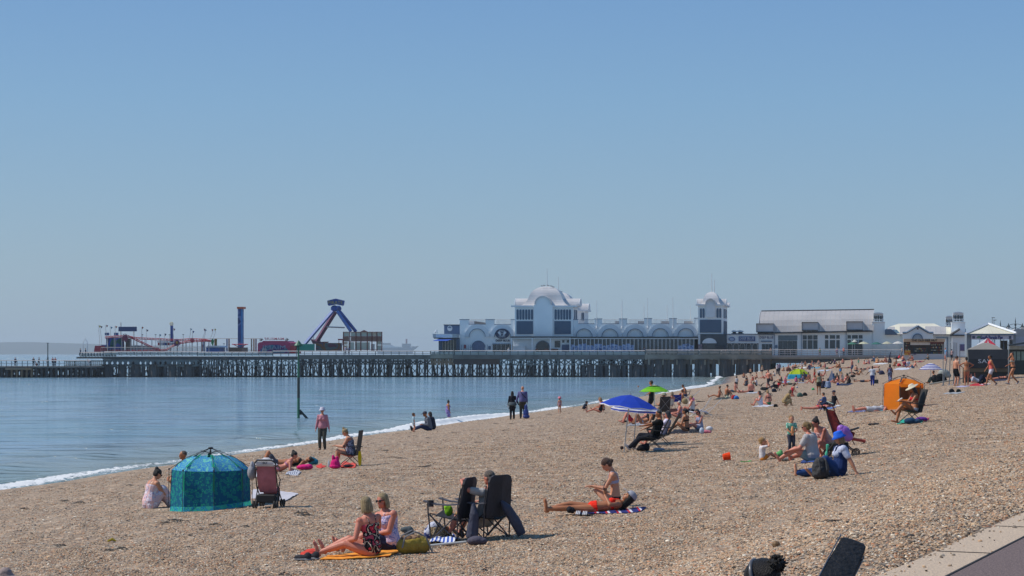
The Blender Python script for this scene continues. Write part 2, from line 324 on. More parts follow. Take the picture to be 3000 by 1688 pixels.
# the sea: one sheet, dense along the shore where the waves break
def sea_material():
    m=bpy.data.materials.new('sea_water');m.use_nodes=True;n=m.node_tree;b=n.nodes['Principled BSDF'];L=n.links.new
    tc=n.nodes.new('ShaderNodeTexCoord')
    def nz(scale,sx,sy,det=4,dist=0.):
        mp=n.nodes.new('ShaderNodeMapping');mp.inputs['Scale'].default_value=(sx,sy,1);mp.inputs['Rotation'].default_value=(0,0,R(12));L(tc.outputs['Object'],mp.inputs[0])
        t=n.nodes.new('ShaderNodeTexNoise');t.inputs['Scale'].default_value=scale;t.inputs['Detail'].default_value=det;t.inputs['Distortion'].default_value=dist;L(mp.outputs[0],t.inputs['Vector']);return t.outputs[0]
    a=nz(.3,.3,1.0,6,.3);c=nz(2.2,.4,1.0,3,.3);d=nz(.07,.5,.8,3)
    m1=n.nodes.new('ShaderNodeMath');m1.operation='MULTIPLY_ADD';m1.inputs[1].default_value=.1;L(c,m1.inputs[0]);L(a,m1.inputs[2])
    st=nz(.62,.22,1.25,3,.5);sr=n.nodes.new('ShaderNodeMapRange');sr.interpolation_type='SMOOTHSTEP';sr.inputs[1].default_value=.54;sr.inputs[2].default_value=.70;sr.inputs[4].default_value=.6;L(st,sr.inputs[0])
    m2=n.nodes.new('ShaderNodeMath');m2.operation='ADD';L(sr.outputs[0],m2.inputs[0]);L(m1.outputs[0],m2.inputs[1]);m1=m2
    bp=n.nodes.new('ShaderNodeBump');bp.inputs['Strength'].default_value=1;bp.inputs['Distance'].default_value=1.1;L(m1.outputs[0],bp.inputs['Height'])
    at_=n.nodes.new('ShaderNodeAttribute');at_.attribute_name='foam'
    au=n.nodes.new('ShaderNodeAttribute');au.attribute_name='u'
    # colour of the water body: green-brown in the shallows, teal further out, slow patches
    rp=n.nodes.new('ShaderNodeMapRange');rp.inputs[1].default_value=-14;rp.inputs[2].default_value=0;L(au.outputs['Fac'],rp.inputs[0])
    mx=n.nodes.new('ShaderNodeMix');mx.data_type='RGBA';mx.inputs[6].default_value=(.21,.32,.42,1);mx.inputs[7].default_value=(.22,.24,.2,1);L(rp.outputs[0],mx.inputs[0])
    m0=n.nodes.new('ShaderNodeMix');m0.data_type='RGBA';m0.inputs[7].default_value=(.08,.24,.27,1);L(mx.outputs[2],m0.inputs[6])
    rd=n.nodes.new('ShaderNodeMapRange');rd.inputs[1].default_value=.45;rd.inputs[2].default_value=.7;rd.inputs[4].default_value=.5;L(d,rd.inputs[0]);L(rd.outputs[0],m0.inputs[0])
    mk_=n.nodes.new('ShaderNodeMix');mk_.data_type='RGBA';mk_.blend_type='MULTIPLY';mk_.inputs[7].default_value=(.3,.5,.55,1);L(sr.outputs[0],mk_.inputs[0]);L(m0.outputs[2],mk_.inputs[6]);L(mk_.outputs[2],b.inputs['Base Color'])  # darker ripple faces painted into the base colour along the streak bumps
    b.inputs['Roughness'].default_value=.11;b.inputs['IOR'].default_value=1.33;b.inputs['Specular IOR Level'].default_value=.5;L(bp.outputs[0],b.inputs['Normal'])
    # foam
    fn=n.nodes.new('ShaderNodeTexNoise');fn.inputs['Scale'].default_value=2.6;fn.inputs['Detail'].default_value=7;fn.inputs['Roughness'].default_value=.78;fmp=n.nodes.new('ShaderNodeMapping');fmp.inputs['Scale'].default_value=(1.6,.5,1);L(tc.outputs['Object'],fmp.inputs[0]);L(fmp.outputs[0],fn.inputs['Vector'])
    s=n.nodes.new('ShaderNodeMath');s.operation='ADD';L(at_.outputs['Fac'],s.inputs[0]);L(fn.outputs[0],s.inputs[1])
    fr=n.nodes.new('ShaderNodeMapRange');fr.inputs[1].default_value=.98;fr.inputs[2].default_value=1.12;L(s.outputs[0],fr.inputs[0])
    fb=n.nodes.new('ShaderNodeBsdfPrincipled');fb.inputs['Base Color'].default_value=(.8,.8,.78,1);fb.inputs['Roughness'].default_value=.8
    b2=n.nodes.new('ShaderNodeBump');b2.inputs['Distance'].default_value=.03;L(fn.outputs[0],b2.inputs['Height']);L(b2.outputs[0],fb.inputs['Normal'])
    ms=n.nodes.new('ShaderNodeMixShader');L(fr.outputs[0],ms.inputs[0]);L(b.outputs[0],ms.inputs[1]);L(fb.outputs[0],ms.inputs[2])
    L(ms.outputs[0],n.nodes['Material Output'].inputs[0]);return m
scols=[-9000,-5000,-2500,-1200,-600,-300,-160,-100,-60,-40,-28,-20,-15,-12,-10]+[-9+i*.17 for i in range(66)]
srows=[5,20,40]+[50+i*.33 for i in range(360)]+geo(169.2,420,260)+geo(430,8600,40)
def wave(Y,u):
    a=.42+.62*noise.noise(V((Y*.06,1.3,0)))+.35*math.exp(-((Y-137)/16)**2)     # stretches where it breaks harder
    c=-1.3+.7*noise.noise(V((Y*.09,0,5)))                 # crest line
    t=u-c
    h=.34*a*math.exp(-(t/(.45 if t>0 else 1.1))**2)
    # second swell still out
    c2=-6+noise.noise(V((Y*.05,4,5)));h2=.12*math.exp(-((u-c2)/1.1)**2)
    sw=1.0+1.4*noise.noise(V((Y*.12,7,1)))            # how far the swash runs up
    foam=max(0,.70*math.exp(-((t-.2)/.6)**2)*(.22+a))+.3*smooth01((t+.2)/.5)*(1 if u<sw else 0)
    foam += .24*math.exp(-((u-sw+.1)/.16)**2)
    foam += .25*math.exp(-((t+1.6)/1.)**2)*a
    return h+h2,foam,sw
def sfn(Y,u):
    Yc=min(Y,520);X=shore(Yc)+(Y-Yc)*.186+1.017*u
    if u<-12:return (X,Y,0,0,u)
    h,foam,sw=wave(Y,u)
    h += .1*foam*noise.noise(V((X*2.4,Y*1.6,0)))*(1 if u>-3 else 0)
    fall=smooth01((u+12)/4)
    z=h*fall
    if u>sw:z -= (u-sw)*.6
    elif u>-.8:z=max(z,ground(X,Y)+.03) if Y<520 else z
    return (X,Y,z,foam*fall,u)
sea=grid('sea',srows,scols,sfn,sea_material(),'foam')
A=sea.data.attributes.new('u','FLOAT','POINT');A.data.foreach_set('value',[u for _ in srows for u in scols]);tag(sea,kind='structure')

# promenade: concrete margin and the asphalt walk behind it
def along(s,off,z):p=EP+ED*s+V((ED.y,-ED.x))*off;return (p.x,p.y,z)
conc=mat('promenade_concrete',(.66,.51,.36),.85,col2=(.40,.31,.235),scale=38,bump=1,bscale=60,detail=8,contrast=.5)
asph=mat('asphalt',(.25,.18,.165),.9,col2=(.10,.072,.07),scale=55,bump=1,bscale=90,detail=5)
off0=1.2
for nm,a,b,z,mm in (('promenade_margin',.0,.51,PZ,conc),('promenade_walk',.51,14.,PZ+.012,asph)):
    mb=MB();ss=[-22+i*.6 for i in range(60)]
    L0=[along(s,a+(.03*noise.noise(V((s*3,0,0))) if a==0 else 0),z) for s in ss];L1=[along(s,b,z) for s in ss]
    D0=[along(s,a,z-.6) for s in ss];D1=[along(s,b,z-.6) for s in ss]
    mb.loft([[L0[i],L1[i],D1[i],D0[i]] for i in range(60)]);tag(mb.build(nm,mm),kind='structure')
tag(MB().loft([[along(s,.495,PZ+.002),along(s,.515,PZ+.002),along(s,.515,PZ+.018),along(s,.495,PZ+.018)] for s in (-22,13)]).build('promenade_joint',mat('joint_tar',(.02,.02,.02),.8)),kind='structure')

for s_ in (-1.9,-4.6,-7.4):tag(MB().loft([[along(s_,a,PZ+.001),along(s_+.012,a,PZ+.001),along(s_+.012,a,PZ+.006),along(s_,a,PZ+.006)] for a in (.02,.49)]).build('promenade_joint',mat('joint_tar')),kind='structure')
# shingle: real stones over the near beach, scattered as instances
def stone_material():
    m=bpy.data.materials.new('stones');m.use_nodes=True;n=m.node_tree;b=n.nodes['Principled BSDF'];L=n.links.new
    oi=n.nodes.new('ShaderNodeObjectInfo');r=pebble_ramp(n,1.1);L(oi.outputs['Random'],r.inputs[0])
    tc=n.nodes.new('ShaderNodeTexCoord');t=n.nodes.new('ShaderNodeTexNoise');t.inputs['Scale'].default_value=2;L(tc.outputs['Object'],t.inputs['Vector'])
    mx=n.nodes.new('ShaderNodeMix');mx.data_type='RGBA';mx.blend_type='MULTIPLY';mx.inputs[7].default_value=(.7,.66,.62,1);L(t.outputs[0],mx.inputs[0]);L(r.outputs[0],mx.inputs[6]);L(mx.outputs[2],b.inputs['Base Color'])
    b.inputs['Roughness'].default_value=.7;return m
def scatter_stones(name,n_pts,y0,y1,size,seed):
    g=np.random.default_rng(seed)
    Y=np.sqrt(y0**2+(y1**2-y0**2)*g.random(n_pts*3)**(1.6 if y1>100 else 1));X=(g.random(n_pts*3)-.5)*.56*Y
    pts=[];sz=[]
    for x,y in zip(X,Y):
        e=edge_dist(x,y)
        z_=ground(x,y)+.002
        if e<.02:
            if e<-.5 or g.random()>.09*math.exp(e*6):continue
            z_=PZ+.006
        uu=uof(x,y)
        if uu<6:continue
        if g.random()>.3+.7*smooth01((uu-11)/12):continue
        # fewer loose stones where the beach is sandy
        if noise.noise(V((x*.28,y*.1,9)))+.25*(uof(x,y)-14)/8<-.28 and g.random()<.7:continue
        pts.append((x,y,z_));sz.append(size*math.exp(.38*g.standard_normal()))
        if len(pts) >= n_pts:break
    me=bpy.data.meshes.new(name);me.from_pydata(pts,[],[])
    a=me.attributes.new('sz','FLOAT','POINT');a.data.foreach_set('value',sz)
    o=link(name,me);ng=bpy.data.node_groups.new(name,'GeometryNodeTree');ng.interface.new_socket('Geometry',in_out='INPUT',socket_type='NodeSocketGeometry');ng.interface.new_socket('Geometry',in_out='OUTPUT',socket_type='NodeSocketGeometry')
    N=ng.nodes.new;L=ng.links.new
    gi=N('NodeGroupInput');go=N('NodeGroupOutput');ico=N('GeometryNodeMeshIcoSphere');ico.inputs['Subdivisions'].default_value=1;ico.inputs['Radius'].default_value=.5
    tr=N('GeometryNodeTransform');tr.inputs['Scale'].default_value=(1,.78,.5)
    sm=N('GeometryNodeSetMaterial');sm.inputs['Material'].default_value=_mats['stones']
    ip=N('GeometryNodeInstanceOnPoints');rv=N('FunctionNodeRandomValue');rv.data_type='FLOAT_VECTOR';rv.inputs[0].default_value=(-.5,-.5,0);rv.inputs[1].default_value=(.5,.5,6.28)
    na=N('GeometryNodeInputNamedAttribute');na.data_type='FLOAT';na.inputs['Name'].default_value='sz'
    L(ico.outputs['Mesh'],tr.inputs['Geometry']);L(tr.outputs['Geometry'],sm.inputs['Geometry']);L(sm.outputs['Geometry'],ip.inputs['Instance'])
    L(gi.outputs[0],ip.inputs['Points']);L(rv.outputs[0],ip.inputs['Rotation']);L(na.outputs['Attribute'],ip.inputs['Scale']);L(ip.outputs[0],go.inputs[0])
    md=o.modifiers.new('scatter','NODES');md.node_group=ng
    tag(o,kind='stuff');return o
_mats['stones']=stone_material()
scatter_stones('shingle_stones',190000,14.5,34,.0235,3)
scatter_stones('shingle_stones',200000,34,74,.027,4)
scatter_stones('shingle_stones',90000,70,150,.034,5)

# haze over the sea
if HAZE:
    hz=MB().box(-2400,3200,-60,8800,-9,66).build('haze');tag(hz,kind='stuff')
    hm=bpy.data.materials.new('haze');hm.use_nodes=True;n=hm.node_tree;n.nodes.remove(n.nodes['Principled BSDF'])
    pv=n.nodes.new('ShaderNodeVolumePrincipled');pv.inputs['Color'].default_value=(.78,.9,1,1);pv.inputs['Density'].default_value=1.3e-4;pv.inputs['Anisotropy'].default_value=.2
    n.links.new(pv.outputs[0],n.nodes['Material Output'].inputs['Volume']);hz.data.materials.append(hm)
# ================================================================ PIER
PY=396.0                                   # distance of the pier's front row of piles
EX=False                                   # True: rows and columns are read at the depth of each face
def PX(px,Y=PY):return (px-1500)/FPX*Y
def ZZ(py,Y=PY):return CAMZ+(HOR-py)/FPX*Y
SK_=.19                                    # the pier head is built skew to the shore
def B(mb,x0,x1,y0,y1,d0=0.,d1=.3,Y=PY):
    """box whose front is x0..x1, y0..y1 (photo rows, y0 above y1) at distance Y + d0, back at Y + d1"""
    if EX:Y,d1,d0=Y+d0,d1-d0,0
    a,b=PX(x0,Y),PX(x1,Y);t,u=ZZ(y0,Y),ZZ(y1,Y);s0,s1=SK_*d0,SK_*d1
    return mb.hexa([(a+s0,Y+d0,u),(b+s0,Y+d0,u),(b+s1,Y+d1,u),(a+s1,Y+d1,u),(a+s0,Y+d0,t),(b+s0,Y+d0,t),(b+s1,Y+d1,t),(a+s1,Y+d1,t)])
def PR(mb,pts,d0=0.,d1=.3,Y=PY):
    """prism with the given outline"""
    if EX:Y,d1,d0=Y+d0,d1-d0,0
    f=[(PX(x,Y)+SK_*d0,Y+d0,ZZ(y,Y)) for x,y in pts];g=[(PX(x,Y)+SK_*d1,Y+d1,ZZ(y,Y)) for x,y in pts]
    return mb.loft([f,g])
def P3(px,py,d=0.,Y=PY):
    if EX:Y,d=Y+d,0
    return V((PX(px,Y)+SK_*d,Y+d,ZZ(py,Y)))
def sub(part,mb,name,m,**k):o=mb.build(name,m,None,**k);o.parent=part;return o
def arc(cx,cy,rx,ry,a0=180,a1=0,n=16):return [(cx+rx*math.cos(R(a0+(a1-a0)*i/n)),cy-ry*math.sin(R(a0+(a1-a0)*i/n))) for i in range(n+1)]
def ring(mb,cx,cy,ro,ri,d0,d1,Y=PY,n=16,ry=None):
    o=arc(cx,cy,ro,ry or ro,n=n);i_=arc(cx,cy,ri,(ry or ro)*ri/ro,n=n)
    rings=[]
    for a,b in zip(o,i_):rings.append([P3(*a,d0,Y),P3(*b,d0,Y),P3(*b,d1,Y),P3(*a,d1,Y)])
    return mb.loft(rings)
IRON=mat('pier_iron',(.05,.058,.066),.8,col2=(.08,.068,.06),scale=.8)
IRON2=mat('pier_iron_pale',(.16,.19,.19),.7,col2=(.10,.12,.125),scale=.6)
RUST=mat('pier_rust',(.3,.17,.09),.85,col2=(.2,.17,.13),scale=.7)
DECK=mat('pier_deck_planks',(.17,.16,.145),.9,col2=(.11,.10,.09),scale=.5)
SLABC=mat('pier_stained_concrete',(.3,.27,.22),.9,col2=(.16,.15,.12),scale=.35,detail=6)
RAILM=mat('pier_rail_paint',(.62,.56,.54),.5,col2=(.45,.42,.40),scale=.5)
RAILD=mat('pier_rail_post_paint',(.10,.14,.14),.5)
WEATH=mat('pier_windscreen',(.36,.46,.42),.3,col2=(.42,.46,.46),scale=.3)
WHITE=mat('white_render',(.84,.87,.88),.75,col2=(.72,.76,.78),scale=.18,detail=6)
WHITE2=mat('white_boards',(.74,.76,.78),.6,col2=(.62,.66,.7),scale=.4)
BLUEP=mat('slate_blue_paint',(.055,.10,.165),.6,col2=(.06,.11,.18),scale=.2)
TRIMB=mat('blue_trim',(.10,.17,.27),.6)
DARK=mat('dark_trim',(.025,.03,.04),.6)
LEAD=mat('dome_metal',(.74,.71,.69),.5,metal=.25,col2=(.55,.53,.52),scale=.5,detail=6,contrast=.5)
GLASS=mat('window_glass',(.03,.045,.055),.12,col2=(.05,.07,.08),scale=.6)
ROOFM=mat('roof_sheet',(.44,.42,.41),.6,col2=(.37,.355,.35),scale=.25,detail=6)
CREAM=mat('cream_roof',(.74,.70,.55),.6,col2=(.62,.585,.46),scale=.3)

pier=empty('pier',(0,PY,0),0,'long iron and timber pier standing on dark piles in the sea','pier')
def child(mb,name,m,par=pier,**k):
    o=mb.build(name,m,None,**k);o.parent=par;o.matrix_parent_inverse=Matrix.Translation(-par.location);return o
def childm(me,name,loc,par=pier,rot=None,scl=None):
    o=link(name,me,None,loc,rot,scl);o.parent=par;o.matrix_parent_inverse=Matrix.Translation(-par.location);return o
DZ=ZZ(1045)
# deck slab (top y 1045), a deeper edge beam, cross beams
mb=MB();B(mb,300,2262,1045,1050,0,33);child(mb,'deck',DECK)
mb=MB();B(mb,188,330,1046,1051,6,33);child(mb,'deck',DECK)
for x0,x1,m,t,b in ((302,875,IRON,1046,1053),(875,1262,DECK,1040,1053),(1262,1328,SLABC,1038,1050),(1328,1890,DECK,1040,1052),(1890,2262,SLABC,1038,1054)):
    mb=MB();B(mb,x0,x1,t,b,-.35,-.02);child(mb,'edge_beam',m)
mb=MB()
for d in (3,8,13,18,23,28,32):B(mb,310,2250,1050,1054,d,d+.4)
for i in range(66):B(mb,310+i*29.5,313+i*29.5,1050.2,1053,.3,32)
child(mb,'cross_beams',IRON)['kind']='stuff'
# long girder with diamond openings on the seaward stretch
for (x0,x1) in ((303,402),(402,496),(496,578)):
    mb=MB();n_=6;wd=(x1-x0-6)/n_;cy=1064
    B(mb,x0,x1,1053.3,1057.5,-.2,.1);B(mb,x0,x1,1070.5,1074,-.2,.1);B(mb,x0,x0+3,1057.5,1070.5,-.2,.1);B(mb,x1-3,x1,1057.5,1070.5,-.2,.1)
    for i in range(n_):
        a=x0+3+wd*i;c=a+wd/2;q=wd*.30
        for s in (-1,1):
            PR(mb,[(c+s*wd/2,1057.5),(c,1057.5),(c+s*q,1064),(c,1070.5),(c+s*wd/2,1070.5)],-.2,.1)
    child(mb,'girder',IRON2)
# open trusses
def truss(x0,x1,y0,y1,n_,m,bw=.12,X=True,d=-.12,chord=True):
    w_=(x1-x0)/n_
    if chord:
        for yy in (y0,y1):mb=MB();B(mb,x0,x1,yy-.8,yy+.8,d-.1,d+.1);child(mb,'chord',m)
    me=None
    for i in range(n_):
        mb=MB();p=lambda x,y:P3(x,y,d)
        o_=P3(x0+w_*i,y1,d)
        L_=lambda a,b:mb.bar(a-o_,b-o_,bw)
        if me is None:
            L_(p(x0,y0),p(x0,y1));L_(p(x0,y0),p(x0+w_,y1))
            if X:L_(p(x0,y1),p(x0+w_,y0))
            me=mb.mesh('brace',m)
        childm(me,'brace',o_)
truss(578,880,1055,1072,14,IRON2,.13);truss(880,1262,1056,1068,26,IRON,.2);truss(1264,1330,1052,1069,6,RUST,.2)
truss(1466,1886,1053,1070,20,IRON2,.16)
mb=MB();B(mb,1330,1466,1052,1068,-.1,.2);child(mb,'fascia',mat('rusty_plate',(.055,.045,.045),.85,col2=(.09,.055,.04),scale=.6))
mb=MB();B(mb,1888,2262,1054,1067,-.1,.2);child(mb,'fascia',mat('brown_plate',(.075,.06,.05),.85,col2=(.11,.085,.06),scale=.3))
for i in range(9):mb=MB();x=1900+i*41;B(mb,x,x+4,1050,1069,-.5,.1);child(mb,'pilaster',SLABC)
# piles: several rows deep
pile_me={}
def pile(x,top,bot,d,r,m=IRON):
    k=(top,bot,r,m.name)
    if k not in pile_me:
        mb=MB();h=ZZ(top)-ZZ(bot);mb.tube([(0,0,0),(0,0,h*.96),(0,0,h)],[r,r,r*1.8],7);pile_me[k]=mb.mesh('pile',m,smooth=False)
    p=P3(x,bot,d);childm(pile_me[k],'pile',p)
rnd.seed(3)
xs=[];x=312
while x<2255:xs.append(x);x += rnd.choice((11,14,17,20))*(1.35 if 1200<x<1340 else 1.0)*(.8 if 1460<x<1700 else 1)
cntp=0
for i,x in enumerate(xs):
    thick=.42 if (x<580 and i % 2) or x>1700 else .17
    if x>1700 and i % 4==0:thick=.8
    if i % 3==0 and x<560:thick=.9
    bot=1110 if x<2100 else lerp(1110,1090,(x-2100)/150)
    pile(x,1052 if x>1890 else 1068,bot,.2,thick)
    if i % 2==0:pile(x+4,1052,1110 if x<2050 else 1095,14,thick)
    elif x<2000 and i % 4==1:pile(x-3,1052,1110,26,.2)
# diagonal rods between piles
rod=MB()
rods=[]
for i in range(len(xs)-1):
    a,b=xs[i],xs[i+1]
    if a>2090 or (b-a)>30:continue
    if i % 5==4 and a>1700:continue
    mb=MB();mb.bar(P3(a,1072,.2),P3(b,1102,.2),.1);mb.bar(P3(b,1072,.2),P3(a,1102,.2),.1)
    if a<1260 and i % 2==0:mb.bar(P3(a-5,1106,2),P3(a+6,1070,.2),.16)
    child(mb,'cross_rod',IRON)
rnd.seed(5)
mb=MB()
for i in range(190):      # raking timbers and rods deep under the deck
    x=rnd.uniform(315,2060);d=rnd.choice((7,14,20,26,31));h=rnd.uniform(-16,16)
    mb.bar(P3(x,1054,d),P3(x+h,1108,d),rnd.choice((.12,.16,.2)))
child(mb,'understructure',IRON)['kind']='stuff'
mb=MB();B(mb,303,1780,1104.6,1106,1,26);child(mb,'waterline_timbers',mat('weedy_timber',(.03,.045,.03),.8))['kind']='stuff'
# railings with bench backs
def rail(x0,x1,n_,top,bot,lean=0.,fill=None,d=0.,mid=True,m=RAILM,pm=RAILD):
    mb=MB();mb.bar(P3(x0,top,d),P3(x1,top,d),.11);child(mb,'top_rail',m)
    if mid:mb=MB();mb.bar(P3(x0,(top+bot)/2,d),P3(x1,(top+bot)/2,d),.07);child(mb,'middle_rail',m)
    w_=(x1-x0)/n_;me=None
    for i in range(n_+1):
        o_=P3(x0+w_*i,bot,d)
        if me is None:
            mb=MB();q=P3(x0+lean,top,d)-o_;mb.tube([(0,0,0),q*.5+V((-.12 if lean else 0,0,0)),q],.07,5);me=mb.mesh('rail_post',pm)
        childm(me,'rail_post',o_)
    if fill:
        for i in range(n_):
            mb=MB();B(mb,x0+w_*i+.8,x0+w_*(i+1)-.8,top+3,bot-1.5,d+.12,d+.2);child(mb,'bench_back',fill)
rail(200,306,12,1033,1046,-3,WEATH,6);rail(306,580,12,1031,1041,-2,WEATH,-.1);rail(580,800,11,1032,1043,1,WEATH,-.1)
rail(800,1262,20,1029,1044,0,None,-.1);rail(1264,1330,5,1028,1041,-2,WEATH,-.3);rail(1332,1890,24,1028,1042,0,WEATH,-.1)
rail(1892,2262,12,1026,1038,0,mat('buff_bench',(.42,.38,.31),.8),-.1)
# balustrade under the bandstand corner at the seaward end
mb=MB();B(mb,190,306,1056,1059,-.2,.3);B(mb,190,306,1071,1075,-.2,.3)
child(mb,'balustrade_rail',SLABC)
bal=None
for i in range(20):
    o_=P3(194+i*5.8,1071,0)
    if bal is None:
        h=ZZ(1059)-ZZ(1071);mb=MB().lathe([(.07,0),(.15,h*.3),(.06,h*.6),(.13,h*.85),(.08,h)],6);bal=mb.mesh('baluster',SLABC)
    childm(bal,'baluster',o_)
# low landing stage at the far left
mb=MB();B(mb,-60,310,1073,1077,-7,6);child(mb,'landing_deck',DECK)
mb=MB();B(mb,62,136,1077,1083,-7.2,-6.8);child(mb,'landing_beam',RUST)
mb=MB();B(mb,-60,60,1077,1086,-5,-4.6);B(mb,136,310,1077,1084,-5,-4.6);child(mb,'landing_fascia',IRON)
rail(-58,306,24,1056,1073,0,None,-6.8)
for i in range(26):
    x=-55+i*14.3;pile(x,1077,1110,-6,.28 if not 60<x<140 else .22,IRON if not 60<x<140 else RUST);pile(x+6,1077,1110,2,.4)
rnd.seed(8);mb=MB()
for i in range(70):x=rnd.uniform(-60,306);mb.bar(P3(x,1078,rnd.uniform(-5,4)),P3(x+rnd.uniform(-14,14),1109,-1),.25)
child(mb,'understructure',IRON)['kind']='stuff'
mb=MB();B(mb,0,300,1100,1108,4,12);child(mb,'weed_covered_sill',IRON)

# ---------------------------------------------------------------- the domed hall
HY=401.0
def K(par):
    def c_(mb,name,m,**k):
        o=mb.build(name,m,None,**k);o.parent=par;o.matrix_parent_inverse=Matrix.Translation(-par.location);return o
    return c_
hall=empty('pier_hall',(PX(1600,HY),HY,DZ),0,'long white pier hall with half round mouldings, broad silver domed tower and small domed tower','building');H=K(hall)
def slots(x0,x1,n_,y0,y1,d=-.06,Y=HY,par=None):
    w_=(x1-x0)/n_
    for i in range(n_):
        a=x0+w_*i+w_*.14;b=x0+w_*(i+1)-w_*.14;r=(b-a)/2;c=(a+b)/2
        mb=MB();PR(mb,arc(c,y0+r,r,r,180,0,6)+arc(c,y1-r,r,r,0,-180,6),d,d+.3,Y);(par or H)(mb,'slot_window',BLUEP)
def crenel(segs,low,bot,d0,d1,name='wall'):   # wall whose top steps up at the pillars
    x0=segs[0][0];x1=segs[-1][1];pts=[(x0,bot)]
    for i,(a,b,t) in enumerate(segs):
        pts += [(a,t),(b,t)]
        if i<len(segs)-1:pts += [(b,low),(segs[i+1][0],low)]
    pts.append((x1,bot));mb=MB();PR(mb,pts,d0,d1,HY);H(mb,name,WHITE)
    for i,(a,b,t) in enumerate(segs):
        mb=MB();B(mb,a-1,b+1,t-1.6,t,d0-.1,d1+.05,HY);H(mb,'coping',TRIMB)
        if i<len(segs)-1:mb=MB();B(mb,b,segs[i+1][0],low-1.2,low,d0-.1,d1+.05,HY);H(mb,'coping',TRIMB)
crenel([(1347,1373,937),(1423,1448,937),(1497,1512,937)],951,1045,0,.6)
crenel([(1679,1693,937),(1742,1763,935),(1814,1836,935),(1887,1909,934),(1961,1982,934),(2034,2047,933)],949,991,0,.6)
mb=MB();B(mb,1347,2047,952,955,.6,19,HY);H(mb,'flat_roof',ROOFM)
mb=MB();B(mb,1347,1349,938,1045,.6,19,HY);H(mb,'side_wall',WHITE)
mb=MB();B(mb,1349,2047,955,1045,18.5,19,HY);H(mb,'rear_wall',WHITE)
for c,cy in ((1399,987),(1473,987),(1712,987),(1787.5,987),(1861,987),(1935,986),(2010,986)):
    mb=MB();ring(mb,c,cy,36.5,23.5,-.3,0,HY);o=H(mb,'arch_moulding',WHITE2)
    mb=MB();ring(mb,c,cy,24.3,22.9,-.42,-.3,HY);sub(o,mb,'arch_edge',TRIMB)
# opened doorway arch and shop window under the left arches
mb=MB();PR(mb,[(1384,1045)]+arc(1402,1018,18,18)+[(1420,1045)],-.08,.1,HY);H(mb,'arched_door',mat('door_blue',(.16,.2,.33),.6,col2=(.11,.15,.26),scale=1.5))
mb=MB();ring(mb,1402,1018,20,18,-.2,0,HY);H(mb,'door_surround',TRIMB)
mb=MB();B(mb,1443,1506,1007,1009,-.3,0,HY);H(mb,'shop_fascia',TRIMB)
for i in range(5):mb=MB();B(mb,1444+i*12.6,1455+i*12.6,1010,1044,-.1,.1,HY);H(mb,'shop_window',GLASS)
mb=MB();B(mb,1359,1366,1010,1021,-.12,0,HY);H(mb,'red_box',paint('b8434a'))
mb=MB();B(mb,1431,1438,1014,1024,-.12,0,HY);H(mb,'notice_board',TRIMB)
for i in range(14):mb=MB();B(mb,1351+i*6.2,1352+i*6.2,1010,1045,-1.6,-1.52,HY);H(mb,'fence_bar',TRIMB)
# oval fish bar sign
mb=MB();PR(mb,arc(1473,978,20,15,180,-180,28)[:-1],-.75,-.45,HY);osg=H(mb,'oval_sign',paint('1c2d52'))
mb=MB();PR(mb,arc(1464.5,979.5,5,8.5,150,-30,8),-.8,-.76,HY);PR(mb,arc(1481.5,979.5,5,8.5,210,30,8)[::-1],-.8,-.76,HY);sub(osg,mb,'fish_emblem',paint('dfe6ee'))
SIGNW=paint('e6ebf0');NAVY=paint('24365e')
def T(body,x,y,w_,h_,m,d=-.8,Y=HY,par=hall,**k):
    o=text(body,P3(x,y,d,Y),w_/FPX*Y,h_/FPX*Y,m,None,depth=.06,**k);o.parent=par;o.matrix_parent_inverse=Matrix.Translation(-par.location);return o
[setattr(q,'parent',osg) or setattr(q,'matrix_parent_inverse',Matrix.Identity(4)) for q in (T('FISH',1473,970.5,15,5.5,SIGNW,-.82),T('&',1473,977.5,4,4,SIGNW,-.82),T('CHIPS',1473,985.5,19,6,SIGNW,-.82))];T('DEEP BLUE',1473,998,41,5.8,NAVY,-.1,bold=.02)
# railings and drinks terraces on the flat roof
def roofrail(x0,x1,y0,y1,n_,d):
    mb=MB()
    for y in (y0,y1):mb.bar(P3(x0,y,d,HY),P3(x1,y,d,HY),.06)
    for i in range(n_+1):x=x0+(x1-x0)*i/n_;mb.bar(P3(x,y0,d,HY),P3(x,y1,d,HY),.045)
    H(mb,'roof_railing',mat('pale_rail',(.5,.52,.54),.5))
for a,b in ((1373,1423),(1448,1497),(1694,1742),(1763,1814),(1836,1887),(1909,1961),(1982,2034)):roofrail(a,b,936,950,14,2.)
mb=MB();PR(mb,[(1375,940),(1420,946),(1420,951),(1375,951)],5,5.2,HY);H(mb,'roof_screen',mat('brown_boards',(.2,.17,.15),.8))
for c in (1804,1872,1940,2008):mb=MB();B(mb,c-10,c+12,940,949,4,6,HY);H(mb,'vent_box',ROOFM)
POLE=mat('flagpole_white',(.7,.72,.74),.4)
for x,t,b,d in ((1749,880,962,-.3),(1823,880,962,-.3),(1898,874,962,-.3),(1972,872,962,-.3),(1804,888,940,9),(1871,888,940,9),(1940,890,940,9),(2010,892,940,9)):
    mb=MB();q=P3(x,b,d,HY);p=P3(x,t,d,HY);mb.tube([q,p],[.07,.04],6);o=H(mb,'flagpole',POLE)
    if d<0:mb=MB();mb.ell(P3(x,962,-.6,HY),(.17,.17,.17),8,6);mb.bar(P3(x,956,-.3,HY),P3(x,959,-.3,HY),.25);sub(o,mb,'globe_lamp',SIGNW,smooth=True)
